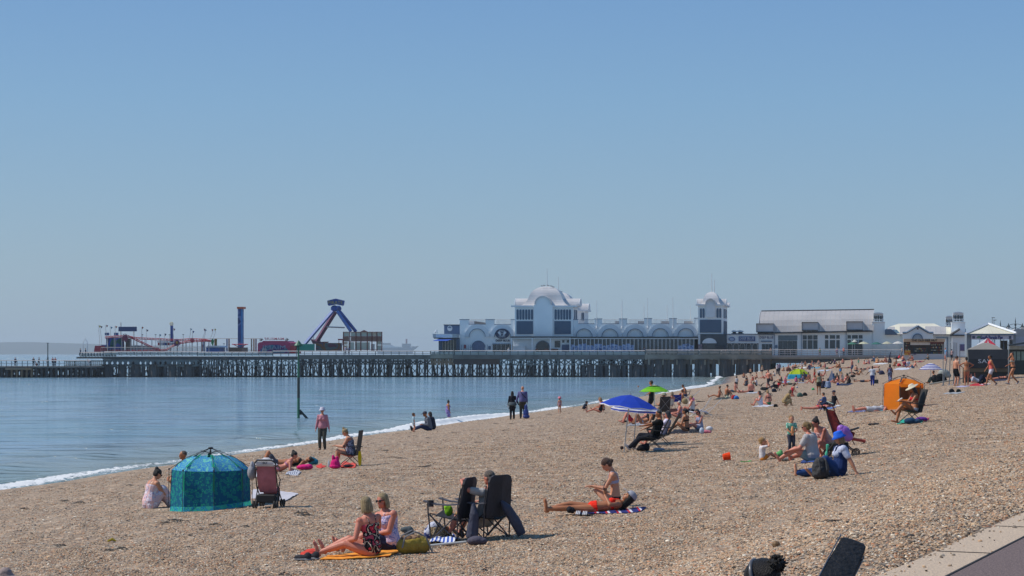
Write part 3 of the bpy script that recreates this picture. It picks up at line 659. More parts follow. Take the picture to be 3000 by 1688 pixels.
# canopy and the glazed screen
mb=MB();B(mb,1675,2047,987,991,-2.6,0,HY);H(mb,'canopy',DARK)
mb=MB();B(mb,1675,2047,991,993.5,-2.5,-2.3,HY);H(mb,'canopy_fascia',WHITE2)
PANE=pattern('pane_print',['2c3c4c','6f88b8','9fb4d8','3f5a92'],1.5,.25,pos=[0,.2,.5,.72])
mb=MB();B(mb,1676,2046,994,1045,2.2,2.4,HY);H(mb,'interior',mat('hall_interior',(.05,.05,.055),.8,col2=(.10,.07,.06),scale=.3))
for i in range(32):
    x=1676+i*11.6
    mb=MB();B(mb,x,x+1.4,993.5,1045,-2.45,-2.3,HY);H(mb,'mullion',WHITE2)
    if i<31:
        mb=MB();B(mb,x+1.4,x+11.6,994,1045,-2.36,-2.33,HY);pn_=H(mb,'pane',GLASS)
        if not 16 <= i <= 26:
            o=MB();top=1008+3*math.sin(i*1.7);PR(o,[(x+1.4,1045)]+[(x+1.4+10.2*k/6,top+3.2*abs(math.sin(k*1.3+i))) for k in range(7)]+[(x+11.6,1045)],-2.40,-2.37,HY);sub(pn_,o,'window_decal',PANE)
for x,w_ in ((1884,16),(1898,12),(1954,8)):mb=MB();PR(mb,arc(x,1016,w_,18,180,0,8),1.2,1.4,HY);H(mb,'ride_prop',mat('pale_prop',(.45,.52,.5),.6))
mb=MB();B(mb,1868,1930,1016,1020,.8,1.2,HY);B(mb,1942,1962,1017,1021,.8,1.2,HY);H(mb,'counter',mat('pale_counter',(.6,.65,.65),.6))
mb=MB();PR(mb,[(1948,1013),(1955,1001),(1959,1008),(1953,1016)],0,.3,HY);H(mb,'red_prop',paint('d6543c'))
# front of the hall beneath the big tower
mb=MB();B(mb,1503,1679,986,990,-3,0,HY);H(mb,'canopy',DARK)
mb=MB();B(mb,1503,1679,990,992.5,-2.9,-2.6,HY);H(mb,'canopy_fascia',WHITE2)
mb=MB();B(mb,1506,1677,992.5,1045,-1.5,-1.3,HY);H(mb,'front_wall',WHITE)
for i in range(7):mb=MB();y=996+i*6.2;B(mb,1510,1564,y,y+5.2,-1.62,-1.5,HY);H(mb,'shutter_board',WHITE2)
for x in (1505,1565,1618,1675):mb=MB();B(mb,x,x+3,992.5,1045,-2.9,-2.7,HY);H(mb,'canopy_post',WHITE2)
mb=MB();PR(mb,[(1575,1045)]+arc(1594,1019,19,19)+[(1613,1045)],-1.6,-1.4,HY);H(mb,'arched_window',GLASS)
mb=MB();ring(mb,1594,1019,21,19,-1.7,-1.5,HY);H(mb,'window_surround',TRIMB)
for x0,x1,y0,y1 in ((1629,1645,999,1018),(1651,1657,997,1004),(1664,1671,997,1004)):mb=MB();B(mb,x0,x1,y0,y1,-1.6,-1.5,HY);H(mb,'small_window',GLASS)
mb=MB();B(mb,1650,1673,1010,1040,-1.65,-1.5,HY);H(mb,'blue_door',paint('52658a'))
for x0,x1 in ((1574,1582),(1600,1614),(1620,1640)):mb=MB();B(mb,x0,x1,1022,1028,-2.2,-1.8,HY);H(mb,'brown_seat',paint('7a4a3a'))
mb=MB();B(mb,1508,1545,1015,1017,-2.2,-1.7,HY);B(mb,1509,1544,1017,1045,-2.1,-1.8,HY);H(mb,'kiosk_counter',WHITE2)
# ogee dome on a square plan with rolled side roofs
def ogee(c,base,top,prof,d0,d1,Y=HY,nm='dome_roof'):
    """prof: (half width in px, row); the roof runs back from d0 to d1 and curves down at both ends"""
    dm=(d0+d1)/2;dh=(d1-d0)/2;w0=prof[0][0];rings=[]
    for hw,y in prof:
        k=hw/w0;cd_=dh*k;ringp=[]
        for sx,sd in ((-1,-1),(0,-1),(1,-1),(1,0),(1,1),(0,1),(-1,1),(-1,0)):ringp.append(P3(c+sx*hw,y,dm+sd*cd_,Y))
        rings.append(ringp)
    mb=MB().loft(rings);H(mb,nm,LEAD,smooth=False)
def roll(x0,x1,yc,r,d,Y=HY,m=LEAD):        # rolled half-barrel lying along the front
    rings=[]
    for x in (x0,x1):rings.append([P3(x,yc-r*math.sin(R(a))*1.0,d-r*math.cos(R(a))/FPX*Y,Y) for a in range(0,181,15)])
    mb=MB().loft(rings);H(mb,'rolled_roof',m,smooth=False)
    for x in (x0,x1):
        mb=MB().loft([[P3(xx,yc-(r+.8)*math.sin(R(a)),d-(r+.8)*math.cos(R(a))/FPX*Y,Y) for a in range(0,181,15)] for xx in (x-.7,x+.7)]);H(mb,'roll_end',WHITE2)
def tower(x0,x1,top,bot,d0,d1,eave):
    mb=MB();B(mb,x0,x1,top,bot,d0,d1,HY);H(mb,'tower_wall',WHITE)
    mb=MB();B(mb,x0-eave,x1+eave,top-4.5,top,d0-.5,d1+.5,HY);H(mb,'cornice',WHITE2)
tower(1510,1680,900,992,-.6,5.2,10);tower(1512,1682,908,955,13.5,19,8)
PROF=lambda s,b,t:[(hw*s,b-(b-t)*k) for hw,k in ((70,0),(63,.07),(57,.17),(52,.3),(48.5,.44),(46,.56),(42,.68),(36.5,.79),(29,.89),(20,.96),(9,1.0),(3,1.005))]
ogee(1597,896,839,PROF(1,896,839),-.8,5.4);ogee(1597,904,849,PROF(.95,904,849),13.2,19.2)
roll(1506,1548,896,22,2.2);roll(1650,1696,896,22,2.2);roll(1520,1560,904,20,16.5);roll(1650,1690,904,20,16.5)
slots(1514,1564.5,6,907,937,-.72);slots(1625.5,1675.5,6,907,937,-.72)
for a,b in ((1515,1563),(1626,1674)):mb=MB();B(mb,a,b,941,979,-.72,-.5,HY);H(mb,'blue_panel',BLUEP)
mb=MB();PR(mb,[(1567,986),(1567,894)]+arc(1594,892,22,22)+[(1622,894),(1622,986)],-1.3,-.5,HY);H(mb,'central_bay',WHITE)
mb=MB();ring(mb,1594,892,24.5,21.6,-1.6,.6,HY);H(mb,'bay_hood',LEAD)
for d in (1.,3.2):mb=MB();q=P3(1680.4,936,d,HY);mb.hexa([(q.x-.05,q.y,ZZ(937,HY)),(q.x+.08,q.y,ZZ(937,HY)),(q.x+.28,q.y+1.1,ZZ(937,HY)),(q.x+.15,q.y+1.1,ZZ(937,HY)),(q.x-.05,q.y,ZZ(908,HY)),(q.x+.08,q.y,ZZ(908,HY)),(q.x+.28,q.y+1.1,ZZ(908,HY)),(q.x+.15,q.y+1.1,ZZ(908,HY))]);H(mb,'side_window',BLUEP)
slots(1673,1682,2,912,936,13.4)
for x,t,b,d in ((1597,785,840,2.3),(1597,802,850,16.2)):mb=MB();mb.tube([P3(x,b,d,HY),P3(x,t,d,HY)],[.09,.04],6);H(mb,'mast',POLE)
# small tower by the shore end
tower(2046,2119,896,980,-.6,9.8,6)
P2=lambda b,t:[(hw,b-(b-t)*k) for hw,k in ((30,0),(26.5,.08),(24.5,.2),(23,.35),(21.5,.5),(19,.66),(16,.8),(11,.92),(5,1.0),(1.5,1.01))]
ogee(2083,892,855,P2(892,855),-.8,4.2);ogee(2083,898,864,P2(898,864),5.4,10)
roll(2040,2062,892,17,1.8);roll(2106,2126,892,17,1.8);roll(2110,2128,898,15,8)
slots(2050.5,2066,2,904,932,-.72);slots(2099,2115,2,904,932,-.72)
mb=MB();B(mb,2051,2114,937,975,-.72,-.5,HY);H(mb,'blue_panel',BLUEP)
mb=MB();PR(mb,[(2070,926)]+arc(2083,892,13,15)+[(2096,926)]+arc(2083,926,13,5,0,-180,8)[1:-1],-1,-.5,HY);H(mb,'central_bay',WHITE2)
mb=MB();ring(mb,2083,892,15.5,12.8,-1.4,.4,HY,ry=17);H(mb,'bay_hood',LEAD)
for d in (.8,3.6,6.6):
    for za,zb in ((932,905),(979,940)):
        q=P3(2119.3,936,d,HY);mb=MB();L_=1.5 if za==979 else .9
        mb.hexa([(q.x-.05,q.y,ZZ(za,HY)),(q.x+.1,q.y,ZZ(za,HY)),(q.x+.1+L_*SK_,q.y+L_,ZZ(za,HY)),(q.x-.05+L_*SK_,q.y+L_,ZZ(za,HY)),(q.x-.05,q.y,ZZ(zb,HY)),(q.x+.1,q.y,ZZ(zb,HY)),(q.x+.1+L_*SK_,q.y+L_,ZZ(zb,HY)),(q.x-.05+L_*SK_,q.y+L_,ZZ(zb,HY))]);H(mb,'side_window',BLUEP)
for t,d in ((801,1.7),(815,7.7)):mb=MB();mb.tube([P3(2083,858,d,HY),P3(2083,t,d,HY)],[.11,.05],6);H(mb,'mast',POLE)
mb=MB();B(mb,2047,2130,979,1045,-1,9,HY);H(mb,'dark_ground_floor',mat('dark_teal_wall',(.035,.055,.075),.7,col2=(.05,.06,.07),scale=.4))
mb=MB();B(mb,2047,2053,980,1045,-1.3,-.9,HY);H(mb,'white_pier',WHITE)
mb=MB();PR(mb,arc(2080,1006,21,15,180,0,14),-1.25,-.9,HY);H(mb,'white_lunette',WHITE2)
mb=MB();B(mb,2062,2097,1006,1045,-1.2,-.9,HY);H(mb,'arcade_window',GLASS)
for i in range(2):
    for j in range(2):mb=MB();B(mb,2047+i*7,2052.5+i*7,1009+j*9,1016+j*9,-1.6,-1.4,HY);H(mb,'small_pane',paint('9a8088'))
mb=MB();B(mb,2098,2129,1012,1045,-1.5,-1,HY);H(mb,'black_counter',DARK)
# blue clad annexe with awning at the seaward end
ann=empty('snack_bar',(PX(1312,HY),HY,DZ),0,'blue clad snack bar with round white sign and blue awning at seaward end of hall','building');A_=K(ann)
mb=MB();B(mb,1301,1346.5,953,979,0,8,HY);A_(mb,'upper_storey',mat('blue_cladding',(.12,.19,.34),.6,col2=(.10,.165,.30),scale=.5))
for i in range(9):mb=MB();B(mb,1304+i*4.9,1304.6+i*4.9,953,979,-.06,0,HY);A_(mb,'cladding_seam',TRIMB)
mb=MB();B(mb,1300,1347,951,953,-.2,8.2,HY);A_(mb,'roof_edge',DARK)
mb=MB();PR(mb,arc(1318.5,962,7.2,8.2,180,-180,20)[:-1],-.3,-.1,HY);A_(mb,'round_sign',SIGNW)
mb=MB();PR(mb,arc(1318.5,961.5,4.6,5,180,0,10),-.34,-.3,HY);A_(mb,'sign_emblem',paint('6c7f9c'))
mb=MB();B(mb,1277,1347,979,981,-3,4,HY);B(mb,1278,1287,981,990,-2.9,3,HY);B(mb,1335,1346.8,981,990,-2.9,-.2,HY);A_(mb,'flat_canopy',mat('pale_grey_paint',(.42,.46,.50),.6))
mb=MB();B(mb,1287,1335,980.5,989.5,-3.1,-2.8,HY);A_(mb,'white_sign',SIGNW)
mb=MB();B(mb,1280,1346,990,992.5,-2.8,2,HY);A_(mb,'soffit',DARK)
mb=MB();mb.loft([[P3(1298,990.5,-1.5,HY),P3(1345,989,-1.5,HY),P3(1345,989.6,-1.5,HY),P3(1298,991.1,-1.5,HY)],[P3(1283,999,-4.5,HY),P3(1324,999,-4.5,HY),P3(1324,999.6,-4.5,HY),P3(1283,999.6,-4.5,HY)]]);A_(mb,'awning',cloth('3c62c0'))
mb=MB();B(mb,1289.5,1301,996,1045,-1.4,4,HY);B(mb,1289.5,1346.5,992.5,996,-1.4,4,HY);B(mb,1341,1346.5,996,1045,-1.4,4,HY);A_(mb,'shop_wall',BLUEP)
for i in range(5):mb=MB();B(mb,1301.5+i*8,1308.5+i*8,996,1045,-1.2,-1,HY);A_(mb,'shop_window',GLASS);mb=MB();B(mb,1300.5+i*8,1301.5+i*8,996,1045,-1.35,-1,HY);A_(mb,'mullion',CREAM)
mb=MB();mb.tube([P3(1288,978,-2,HY),P3(1288,969,-2,HY),P3(1286,967,-2,HY),P3(1283,968,-2,HY),P3(1283,971,-2,HY)],.05,5);mb.ell(P3(1282.5,973,-2,HY),(.2,.2,.28),8,6);A_(mb,'bracket_lamp',SIGNW)
# fish and chip kiosk between tower and pavilion
kio=empty('takeaway_kiosk',(PX(2176,HY),HY,DZ),0,'single storey white kiosk with blue name board and five arched openings beside small domed tower','building');A_=K(kio)
mb=MB();B(mb,2130,2222,979,1045,0,9,HY);A_(mb,'wall',mat('kiosk_dark',(.05,.05,.055),.7))
mb=MB();B(mb,2128,2223,980.5,1006,-.5,0,HY);A_(mb,'sign_band',SIGNW)
mb=MB();B(mb,2127,2224,978,980.5,-.7,9,HY);A_(mb,'roof',TRIMB)
mb=MB();B(mb,2165,2213,986,1000,-.65,-.5,HY);A_(mb,'name_board',paint('27488a'))
T('DEEP BLUE',2189,991.3,42,6.5,SIGNW,-.72,par=kio);T('FISH & CHIPS RESTAURANT',2189,997,42,2.2,SIGNW,-.72,par=kio)
mb=MB();PR(mb,arc(2145,994,9.5,6.5,180,-180,20)[:-1],-.65,-.5,HY);o=A_(mb,'oval_badge',paint('3b5a92'))
mb=MB();PR(mb,arc(2145,994,7,4.4,180,-180,20)[:-1],-.7,-.65,HY);sub(o,mb,'badge_face',paint('a9b9d2'))
for i in range(5):
    c=2138+i*18.6;mb=MB();PR(mb,[(c-6,1045),(c-6,1013)]+arc(c,1013,6,5)[1:-1]+[(c+6,1013),(c+6,1045)],-.2,-.02,HY);o=A_(mb,'arched_opening',GLASS)
    mb=MB();ring(mb,c,1013,8.2,6.2,-.35,-.1,HY);B(mb,c-8.2,c-6.6,1013,1045,-.35,-.1,HY);B(mb,c+6.6,c+8.2,1013,1045,-.35,-.1,HY);sub(o,mb,'arch_frame',mat('pale_frame',(.45,.42,.4),.7))
for x,r in ((2148,7),(2166,9)):mb=MB();B(mb,x-r*.6,x+r*.6,972,976,2,4,HY);A_(mb,'vent_base',DARK);mb=MB();PR(mb,[(x-r,972)]+arc(x,971,r,3.5)[1:-1]+[(x+r,972)],1.5,4,HY);A_(mb,'vent_cowl',SIGNW)
mb=MB();B(mb,2141,2175,976,978,1.4,4.4,HY);A_(mb,'vent_plinth',DARK)
# ================================================================ shore buildings
def house(name,px,Y,label,cat='building'):
    e=empty(name,(PX(px,Y),Y,ZZ(1045,Y)),0,label,cat);return e,K(e)
pav,A_=house('seafront_pavilion',2390,HY,'long white pavilion with curved grey sheet roof and three box dormers behind the beach')
def ey(x):return lerp(976,969.5,(x-2222)/338)      # eaves row
def ry(x):return lerp(910,905.5,(x-2222)/338)
mb=MB();PR(mb,[(2222,1048),(2222,ey(2222)),(2556,ey(2556)),(2556,1048)],0,.5,HY);A_(mb,'wall',WHITE)
mb=MB();B(mb,2222,2223,977,1048,.5,16,HY);B(mb,2222,2556,975,977,.6,16,HY);B(mb,2222,2556,977,1048,15.6,16,HY);A_(mb,'rear_walls',WHITE)
prof=[(-.6,0.),(.1,.3),(1.2,.56),(3.,.79),(5.5,.94),(8.5,1.0)]
n_=24;w_=336/n_
for i in range(n_):
    x0=2223+w_*i;x1=x0+w_-.5;rings=[]
    for x in (x0,x1):rings.append([P3(x,lerp(ey(x),ry(x),k),d,HY) for d,k in prof]+[P3(x,lerp(ey(x),ry(x),k)+1.2,d+.12,HY) for d,k in prof[::-1]])
    A_(MB().loft(rings),'roof_panel',ROOFM)
mb=MB()
for x in (2222.5,2560):mb.loft([[P3(xx,lerp(ey(x),ry(x),k)-1,d-.1,HY) for d,k in prof]+[P3(xx,ey(x)+.5,8.5,HY)] for xx in (x-.8,x+.4)])
A_(mb,'gable_end',mat('pale_gable',(.6,.6,.61),.7))
mb=MB();mb.bar(P3(2223,ry(2223)-.4,8.4,HY),P3(2560,ry(2560)-.4,8.4,HY),.25);A_(mb,'ridge',DARK)
mb=MB();mb.bar(P3(2220,ey(2220)+.5,-.7,HY),P3(2556,ey(2556)+.5,-.7,HY),.22);A_(mb,'gutter',DARK)
for a,b,t,bt in ((2218,2266,949.5,972),(2351,2396,945.5,967),(2481,2527,943.5,966)):
    mb=MB();B(mb,a,b,t,bt,-1.2,4,HY);o=A_(mb,'dormer',mat('dormer_face',(.50,.52,.56),.7,col2=(.44,.46,.50),scale=.3))
    mb=MB();B(mb,a-1.2,b+1,t-1.4,t,-1.5,4.2,HY);B(mb,a-1.2,b+1,bt,bt+2,-1.5,.5,HY);B(mb,a-1.2,a,t,bt,-1.5,-1.1,HY);sub(o,mb,'dormer_trim',DARK)
for x in (2268.5,2348,2478.5):mb=MB();B(mb,x,x+1.3,974,1044,-.25,-.05,HY);A_(mb,'drain_pipe',TRIMB)
T('DEEP BLUE',2246,989,40,7,paint('5b5f8e'),-.12,par=pav)
mb=MB();B(mb,2224,2267,980,982,-.2,0,HY);B(mb,2230,2262,998.5,1002,-.3,0,HY);A_(mb,'shop_trim',TRIMB)
for i in range(3):mb=MB();B(mb,2232+i*10.4,2241.4+i*10.4,1008,1044,-.08,.1,HY);A_(mb,'shop_window',GLASS)
mb=MB();B(mb,2280,2336,983,998,-.06,.1,HY);A_(mb,'upper_glazing',mat('blue_glass',(.10,.16,.20),.25))
for i in range(4):mb=MB();B(mb,2280+i*14,2293.4+i*14,999,1044,-.06,.1,HY);A_(mb,'glass_door',GLASS)
mb=MB();B(mb,2271,2278,1011,1020,-.12,0,HY);A_(mb,'wall_sign',TRIMB)
def wgroup(cols_,rows_):
    for a,b in cols_:
        for t,bt in rows_:mb=MB();B(mb,a,b,t,bt,-.05,.1,HY);f=A_(mb,'window',GLASS);mb=MB();B(mb,a-.8,b+.8,bt,bt+1,-.14,0,HY);sub(f,mb,'sill',WHITE2)
wgroup(((2352,2363.5),(2366,2380.5),(2382.5,2395)),((982.5,995),(997,1022.5)))
wgroup(((2417,2427),(2431,2447),(2450,2460)),((982,992.5),(996.5,1021)))
wgroup(((2483,2493),(2496,2513),(2516,2527)),((982,992),(996,1006)))
mb=MB();B(mb,2484,2527,1008,1040,-.06,.1,HY);A_(mb,'lower_glazing',GLASS)
def belvedere(x0,x1,body,top,bot,name,label,d=0.,Y=HY):
    global A_
    e,A_=house(name,(x0+x1)/2,Y,label);w_=x1-x0
    mb=MB();B(mb,x0,x1,body,bot,d,d+w_/FPX*Y,Y);A_(mb,'shaft',WHITE)
    mb=MB();B(mb,x0-1,x1+1,body-2,body,d-.2,d+.2+w_/FPX*Y,Y);A_(mb,'parapet',WHITE2)
    a,b=x0+w_*.12,x1-w_*.12;h=body-top
    mb=MB();B(mb,a,b,top+h*.12,body-h*.42,d+.4,d+.2+(b-a)/FPX*Y,Y);B(mb,a,a+3,top+h*.3,body,d+.4,d+.8,Y);B(mb,b-3,b,top+h*.3,body,d+.4,d+.8,Y);A_(mb,'lantern_room',WHITE2)
    n=3;q=(b-a-6)/n
    for i in range(n):
        s=a+3+q*i;mb=MB();PR(mb,[(s+.8,body-h*.12)]+arc(s+q/2,top+h*.42,q/2-.8,4 if i==1 else 3,n=6)+[(s+q-.8,body-h*.12)],d+.2,d+.35,Y);A_(mb,'arched_window',GLASS)
    mb=MB();B(mb,a-2,b+2,body-h*.34,body-h*.28,d-.1,d+.1,Y)
    for i in range(7):s=a+(b-a)*i/6;B(mb,s-.4,s+.4,body-h*.3,body,d-.05,d+.05,Y)
    A_(mb,'balcony_rail',WHITE2)
    mb=MB();PR(mb,[(a-1,top+h*.14)]+arc((a+b)/2,top+h*.14,(b-a)/2+1,h*.16)[1:-1]+[(b+1,top+h*.14)],d,d+.4+(b-a)/FPX*Y,Y);A_(mb,'curved_roof',SIGNW)
    return e
belvedere(2555,2592,945,916,1050,'lantern_tower','white square lantern tower at right end of curved roof pavilion')
belvedere(2774,2800,955,922,1000,'lantern_tower','smaller white lantern tower peeping out behind the taller one near pier entrance',14,410)
belvedere(2788,2828,945,914,1000,'lantern_tower','tall white lantern tower right of the old pier hut',1)
ent,A_=house('entrance_building',2690,HY,'low white building with hipped pale roof and blue edged gable behind hut')
mb=MB();B(mb,2592,2830,978,1052,0,12,HY);A_(mb,'wall',WHITE)
n_=16
for i in range(n_):
    x0=2592+i*15;x1=x0+14.4;ty=lambda x:interp([(2590,968),(2602,957),(2740,955),(2790,958),(2832,962)],x)
    A_(MB().loft([[P3(x,979.5,-.6,HY),P3(x,ty(x),4,HY),P3(x,ty(x)+1,4.3,HY),P3(x,980.5,-.3,HY)] for x in (x0,x1)]),'roof_panel',CREAM if i % 5==2 else ROOFM)
mb=MB();mb.loft([[P3(2604,957,5,HY),P3(2760,957,5,HY),P3(2740,946,9,HY),P3(2634,946.5,9,HY)],[P3(2604,958,5.2,HY),P3(2760,958,5.2,HY),P3(2740,947,12,HY),P3(2634,947.5,12,HY)]]);A_(mb,'upper_roof',CREAM)
mb=MB();B(mb,2592,2832,979.5,981.5,-.8,-.4,HY);A_(mb,'gutter',DARK)
mb=MB();PR(mb,[(2644,1045),(2644,975),(2655,975),(2688,956),(2721,975),(2733,975),(2733,1045)],-1.6,2,HY);A_(mb,'gable_wall',WHITE)
mb=MB()
for a,b in (((2644,975),(2655,975)),((2655,975),(2688,955.5)),((2688,955.5),(2721,975)),((2721,975),(2734,975))):mb.bar(P3(*a,-1.8,HY),P3(*b,-1.8,HY),.28)
A_(mb,'gable_trim',TRIMB)
mb=MB();B(mb,2685.5,2690.5,960.5,966,-1.7,-1.5,HY);A_(mb,'vent',paint('6a5a60'))
mb=MB();ring(mb,2688,993,15.5,12.5,-1.9,-1.6,HY);A_(mb,'fan_window_frame',TRIMB);mb=MB();PR(mb,arc(2688,993,12,12),-1.7,-1.55,HY);A_(mb,'fan_window',mat('pale_glass',(.35,.42,.5),.3))
mb=MB();PR(mb,[(2593,981),(2593,965),(2612,965),(2632,981)],-1.2,-.7,HY);A_(mb,'side_roof',BLUEP)
mb=MB();PR(mb,[(2786,981),(2810,965),(2832,981)],-3,3,HY);B(mb,2788,2829,985,1045,-2.6,3,HY);A_(mb,'porch',WHITE)
mb=MB();mb.bar(P3(2784,981,-3.1,HY),P3(2810,964.5,-3.1,HY),.3);B(mb,2784,2833,981,984.5,-3.2,3,HY);A_(mb,'porch_trim',DARK)
mb=MB();B(mb,2811,2825,1009,1028,-2.75,-2.6,HY);A_(mb,'purple_sign',paint('564a80'))
mb=MB();B(mb,2742,2777,989,991,-.3,0,HY);B(mb,2775,2778,989,1045,-.3,0,HY);A_(mb,'blue_archway',TRIMB)
# pier entrance pavilion with cream roof
spp,A_=house('entrance_pavilion',2900,340,'cream hipped roof pavilion lettered with the pier name at right edge')
Y3=340
mb=MB()
nn=13
for i in range(nn):
    xb0=2832+i*11;xb1=xb0+10.5;f=lambda x:(lerp(2899,x,.02),949)
    t0=lerp(2890,2908,i/nn);t1=lerp(2890,2908,(i+.95)/nn)
    A_(MB().loft([[P3(xb0,978,-.8,Y3),P3(t0,949+abs(t0-2899)*.35,5,Y3),P3(t0,950+abs(t0-2899)*.35,5.3,Y3),P3(xb0,979,-.5,Y3)],[P3(xb1,978,-.8,Y3),P3(t1,949+abs(t1-2899)*.35,5,Y3),P3(t1,950+abs(t1-2899)*.35,5.3,Y3),P3(xb1,979,-.5,Y3)]]),'roof_panel',CREAM)
mb=MB();mb.bar(P3(2829,977,-1,Y3),P3(2899,948,5,Y3),.35);mb.bar(P3(2899,948,5,Y3),P3(2976,977,-1,Y3),.35);A_(mb,'hip_flashing',SIGNW)
mb=MB();B(mb,2832,2976,979,982,-1,10,Y3);A_(mb,'eaves',TRIMB)
mb=MB();B(mb,2845,2968,982.5,995,-.8,-.5,Y3);A_(mb,'name_board',mat('lilac_board',(.55,.55,.66),.6))
T('South Parade Pier',2905,989,66,11,paint('2b2f86'),-.9,Y3,spp,bold=.02)
mb=MB();B(mb,2848,2856,985,992,-.9,-.8,Y3);B(mb,2955,2962,985,993,-.9,-.8,Y3);A_(mb,'crest',NAVY);mb=MB();PR(mb,arc(2867,991,7,6,180,0,8),-.9,-.8,Y3);A_(mb,'green_emblem',paint('3f7a5a'))
mb=MB();B(mb,2832,2846,982,1045,-.3,9,Y3);B(mb,2966,2976,982,1045,-.3,9,Y3);A_(mb,'side_wall',mat('grey_blue_wall',(.2,.25,.3),.7))  # plain grey-blue side walls
for x in (2870,2892,2914,2940):mb=MB();B(mb,x,x+1.5,995,1045,0,.2,Y3);A_(mb,'post',TRIMB)
mb=MB();B(mb,2938,2958,997,1045,6,6.5,Y3);A_(mb,'ticket_booth',paint('8a7c5e'))
mb=MB();PR(mb,[(2968,978),(2984,962),(3010,962),(3025,985),(2970,985)],9,16,Y3);A_(mb,'rear_dome',ROOFM)
mb=MB();B(mb,2976,3060,985,1045,9,18,Y3);A_(mb,'rear_block',mat('lilac_wall',(.5,.5,.56),.7))
# the old pier hut, a food kiosk on the beach head
hut,A_=house('food_hut',2705,300,'cream food hut with brown fascia lettered in black and open shelves of stock');Y3=300
mb=MB();B(mb,2647,2768,993,1002,-1.2,4,Y3);A_(mb,'fascia',mat('brown_fascia',(.62,.42,.26),.7,col2=(.5,.33,.2),scale=1))
T('THE OLD PIER HUT',2708,997.5,76,6.5,paint('2a2416'),-1.3,Y3,hut,bold=.02)
mb=MB();B(mb,2648,2766,1002,1040,.2,4,Y3);A_(mb,'back_wall',mat('hut_dark',(.05,.035,.03),.8,col2=(.09,.06,.05),scale=1.2))
mb=MB();B(mb,2646,2767,1037,1064,-1,4,Y3);A_(mb,'counter_front',mat('hut_cream',(.55,.54,.55),.7,col2=(.47,.46,.48),scale=.6))
mb=MB();B(mb,2667,2725,1003,1011,-.4,0,Y3);A_(mb,'white_valance',SIGNW)
mb=MB();B(mb,2725,2764,1003,1007,-.6,0,Y3);A_(mb,'red_valance',paint('7c3a34'))
for x in (2648,2666,2676,2716,2725,2765):mb=MB();B(mb,x,x+1.2,1002,1038,-.3,-.1,Y3);A_(mb,'post',DARK)
rnd.seed(11);gc=['b8863c','a04030','d8cdb0','6d7a52','c9a24a','8a5136','e0d8c8','405a78']
gm=[paint(h) for h in gc]
for (a,b,rows_) in ((2650,2664,(1008,1015,1022,1028,1036)),(2678,2715,(1024,1030)),(2727,2763,(1012,1020,1028,1036))):
    for yy in rows_:
        x=a
        while x<b-2:w_=rnd.uniform(1.6,3.4);mb=MB();B(mb,x,x+w_,yy-rnd.uniform(2.4,4.6),yy,-.1,.15,Y3);A_(mb,'goods',rnd.choice(gm));x += w_+.5
        mb=MB();B(mb,a,b,yy,yy+.6,-.2,.2,Y3);A_(mb,'shelf',DARK)
mb=MB();B(mb,2650,2667,1027,1040,-1.3,-1.05,Y3);A_(mb,'menu_poster',pattern('menu_print',['b8452e','d8b040','c8663a','5a7a3a'],3.));mb=MB();B(mb,2676,2684,1035,1039,-1.2,-1.02,Y3);A_(mb,'small_sign',paint('39406a'))
# boardwalk terrace between pier and hut, its rails, tables' parasols
ter=empty('seafront_terrace',(PX(2450,396),396,ZZ(1048)),0,'raised concrete terrace with white rails running along the head of the beach','terrace');A_=K(ter)
mb=MB();B(mb,2262,2760,1047,1052,-.2,20);A_(mb,'slab',SLABC);mb=MB();B(mb,2262,2760,1041,1047,-.25,.2);A_(mb,'kerb_beam',mat('grey_beam',(.30,.29,.29),.8))
mb=MB();B(mb,2262,2760,1052,1064,.4,1.4);A_(mb,'gap_shade',IRON)  # dark slab put in for the shade under the terrace slab
for y in (1025,1030.5,1036):mb=MB();mb.bar(P3(2264,y),P3(2645,y),.07);A_(mb,'rail',RAILM)
for i in range(24):mb=MB();x=2266+i*16.4;B(mb,x,x+1.2,1025,1042,-.1,.1);A_(mb,'rail_post',RAILM)
mb=MB();B(mb,2459,2461,1022,1047,-.3,-.1);A_(mb,'white_post',SIGNW)
def parasol(name,loc,rad,rise,h,mm,polem,label,cat='parasol',group=None,n=8,tilt=(0,0,0),droop=0.,rows=3,rz=0.,pole_r=.025,stripes=None):
    e=empty(name,loc,rz,label,cat,group)
    rings=[]
    for i in range(rows+1):
        t=i/rows;r_=max(.01,rad*t);z=h-rise*(t**1.5)
        rings.append([(r_*(1-(.05*t if j % 2 else 0))*math.cos(pi*j/n),r_*(1-(.05*t if j % 2 else 0))*math.sin(pi*j/n),z+(.035*rad*t if j % 2 else 0)) for j in range(2*n)])
    th=.012
    mb=MB().loft([[(x,y,z-th) for x,y,z in g] for g in rings[::-1]]+rings,cap=False);o=mb.build('canopy',mm,e);o.rotation_euler=tilt
    if droop:
        g=rings[-1];mb=MB().loft([g,[(x*1.005,y*1.005,z-droop) for x,y,z in g]],cap=False);v=mb.build('valance',stripes or mm,e);v.rotation_euler=tilt
    m=Euler(tilt).to_matrix();mb=MB().tube([(0,0,0),m @ V((0,0,h+.06*rad))],pole_r,7);mb.build('pole',polem,e)
    mb=MB()
    for j in range(n):
        a=2*pi*j/n;mb.bar(m @ V((0,0,h-.04)),m @ V((rad*.97*math.cos(a),rad*.97*math.sin(a),h-rise-.01)),.012+rad*.004)
    mb.build('ribs',mat('rib_steel',(.3,.3,.3),.4,metal=.6),e);return e
GRP='cafe parasols on the pier terrace'
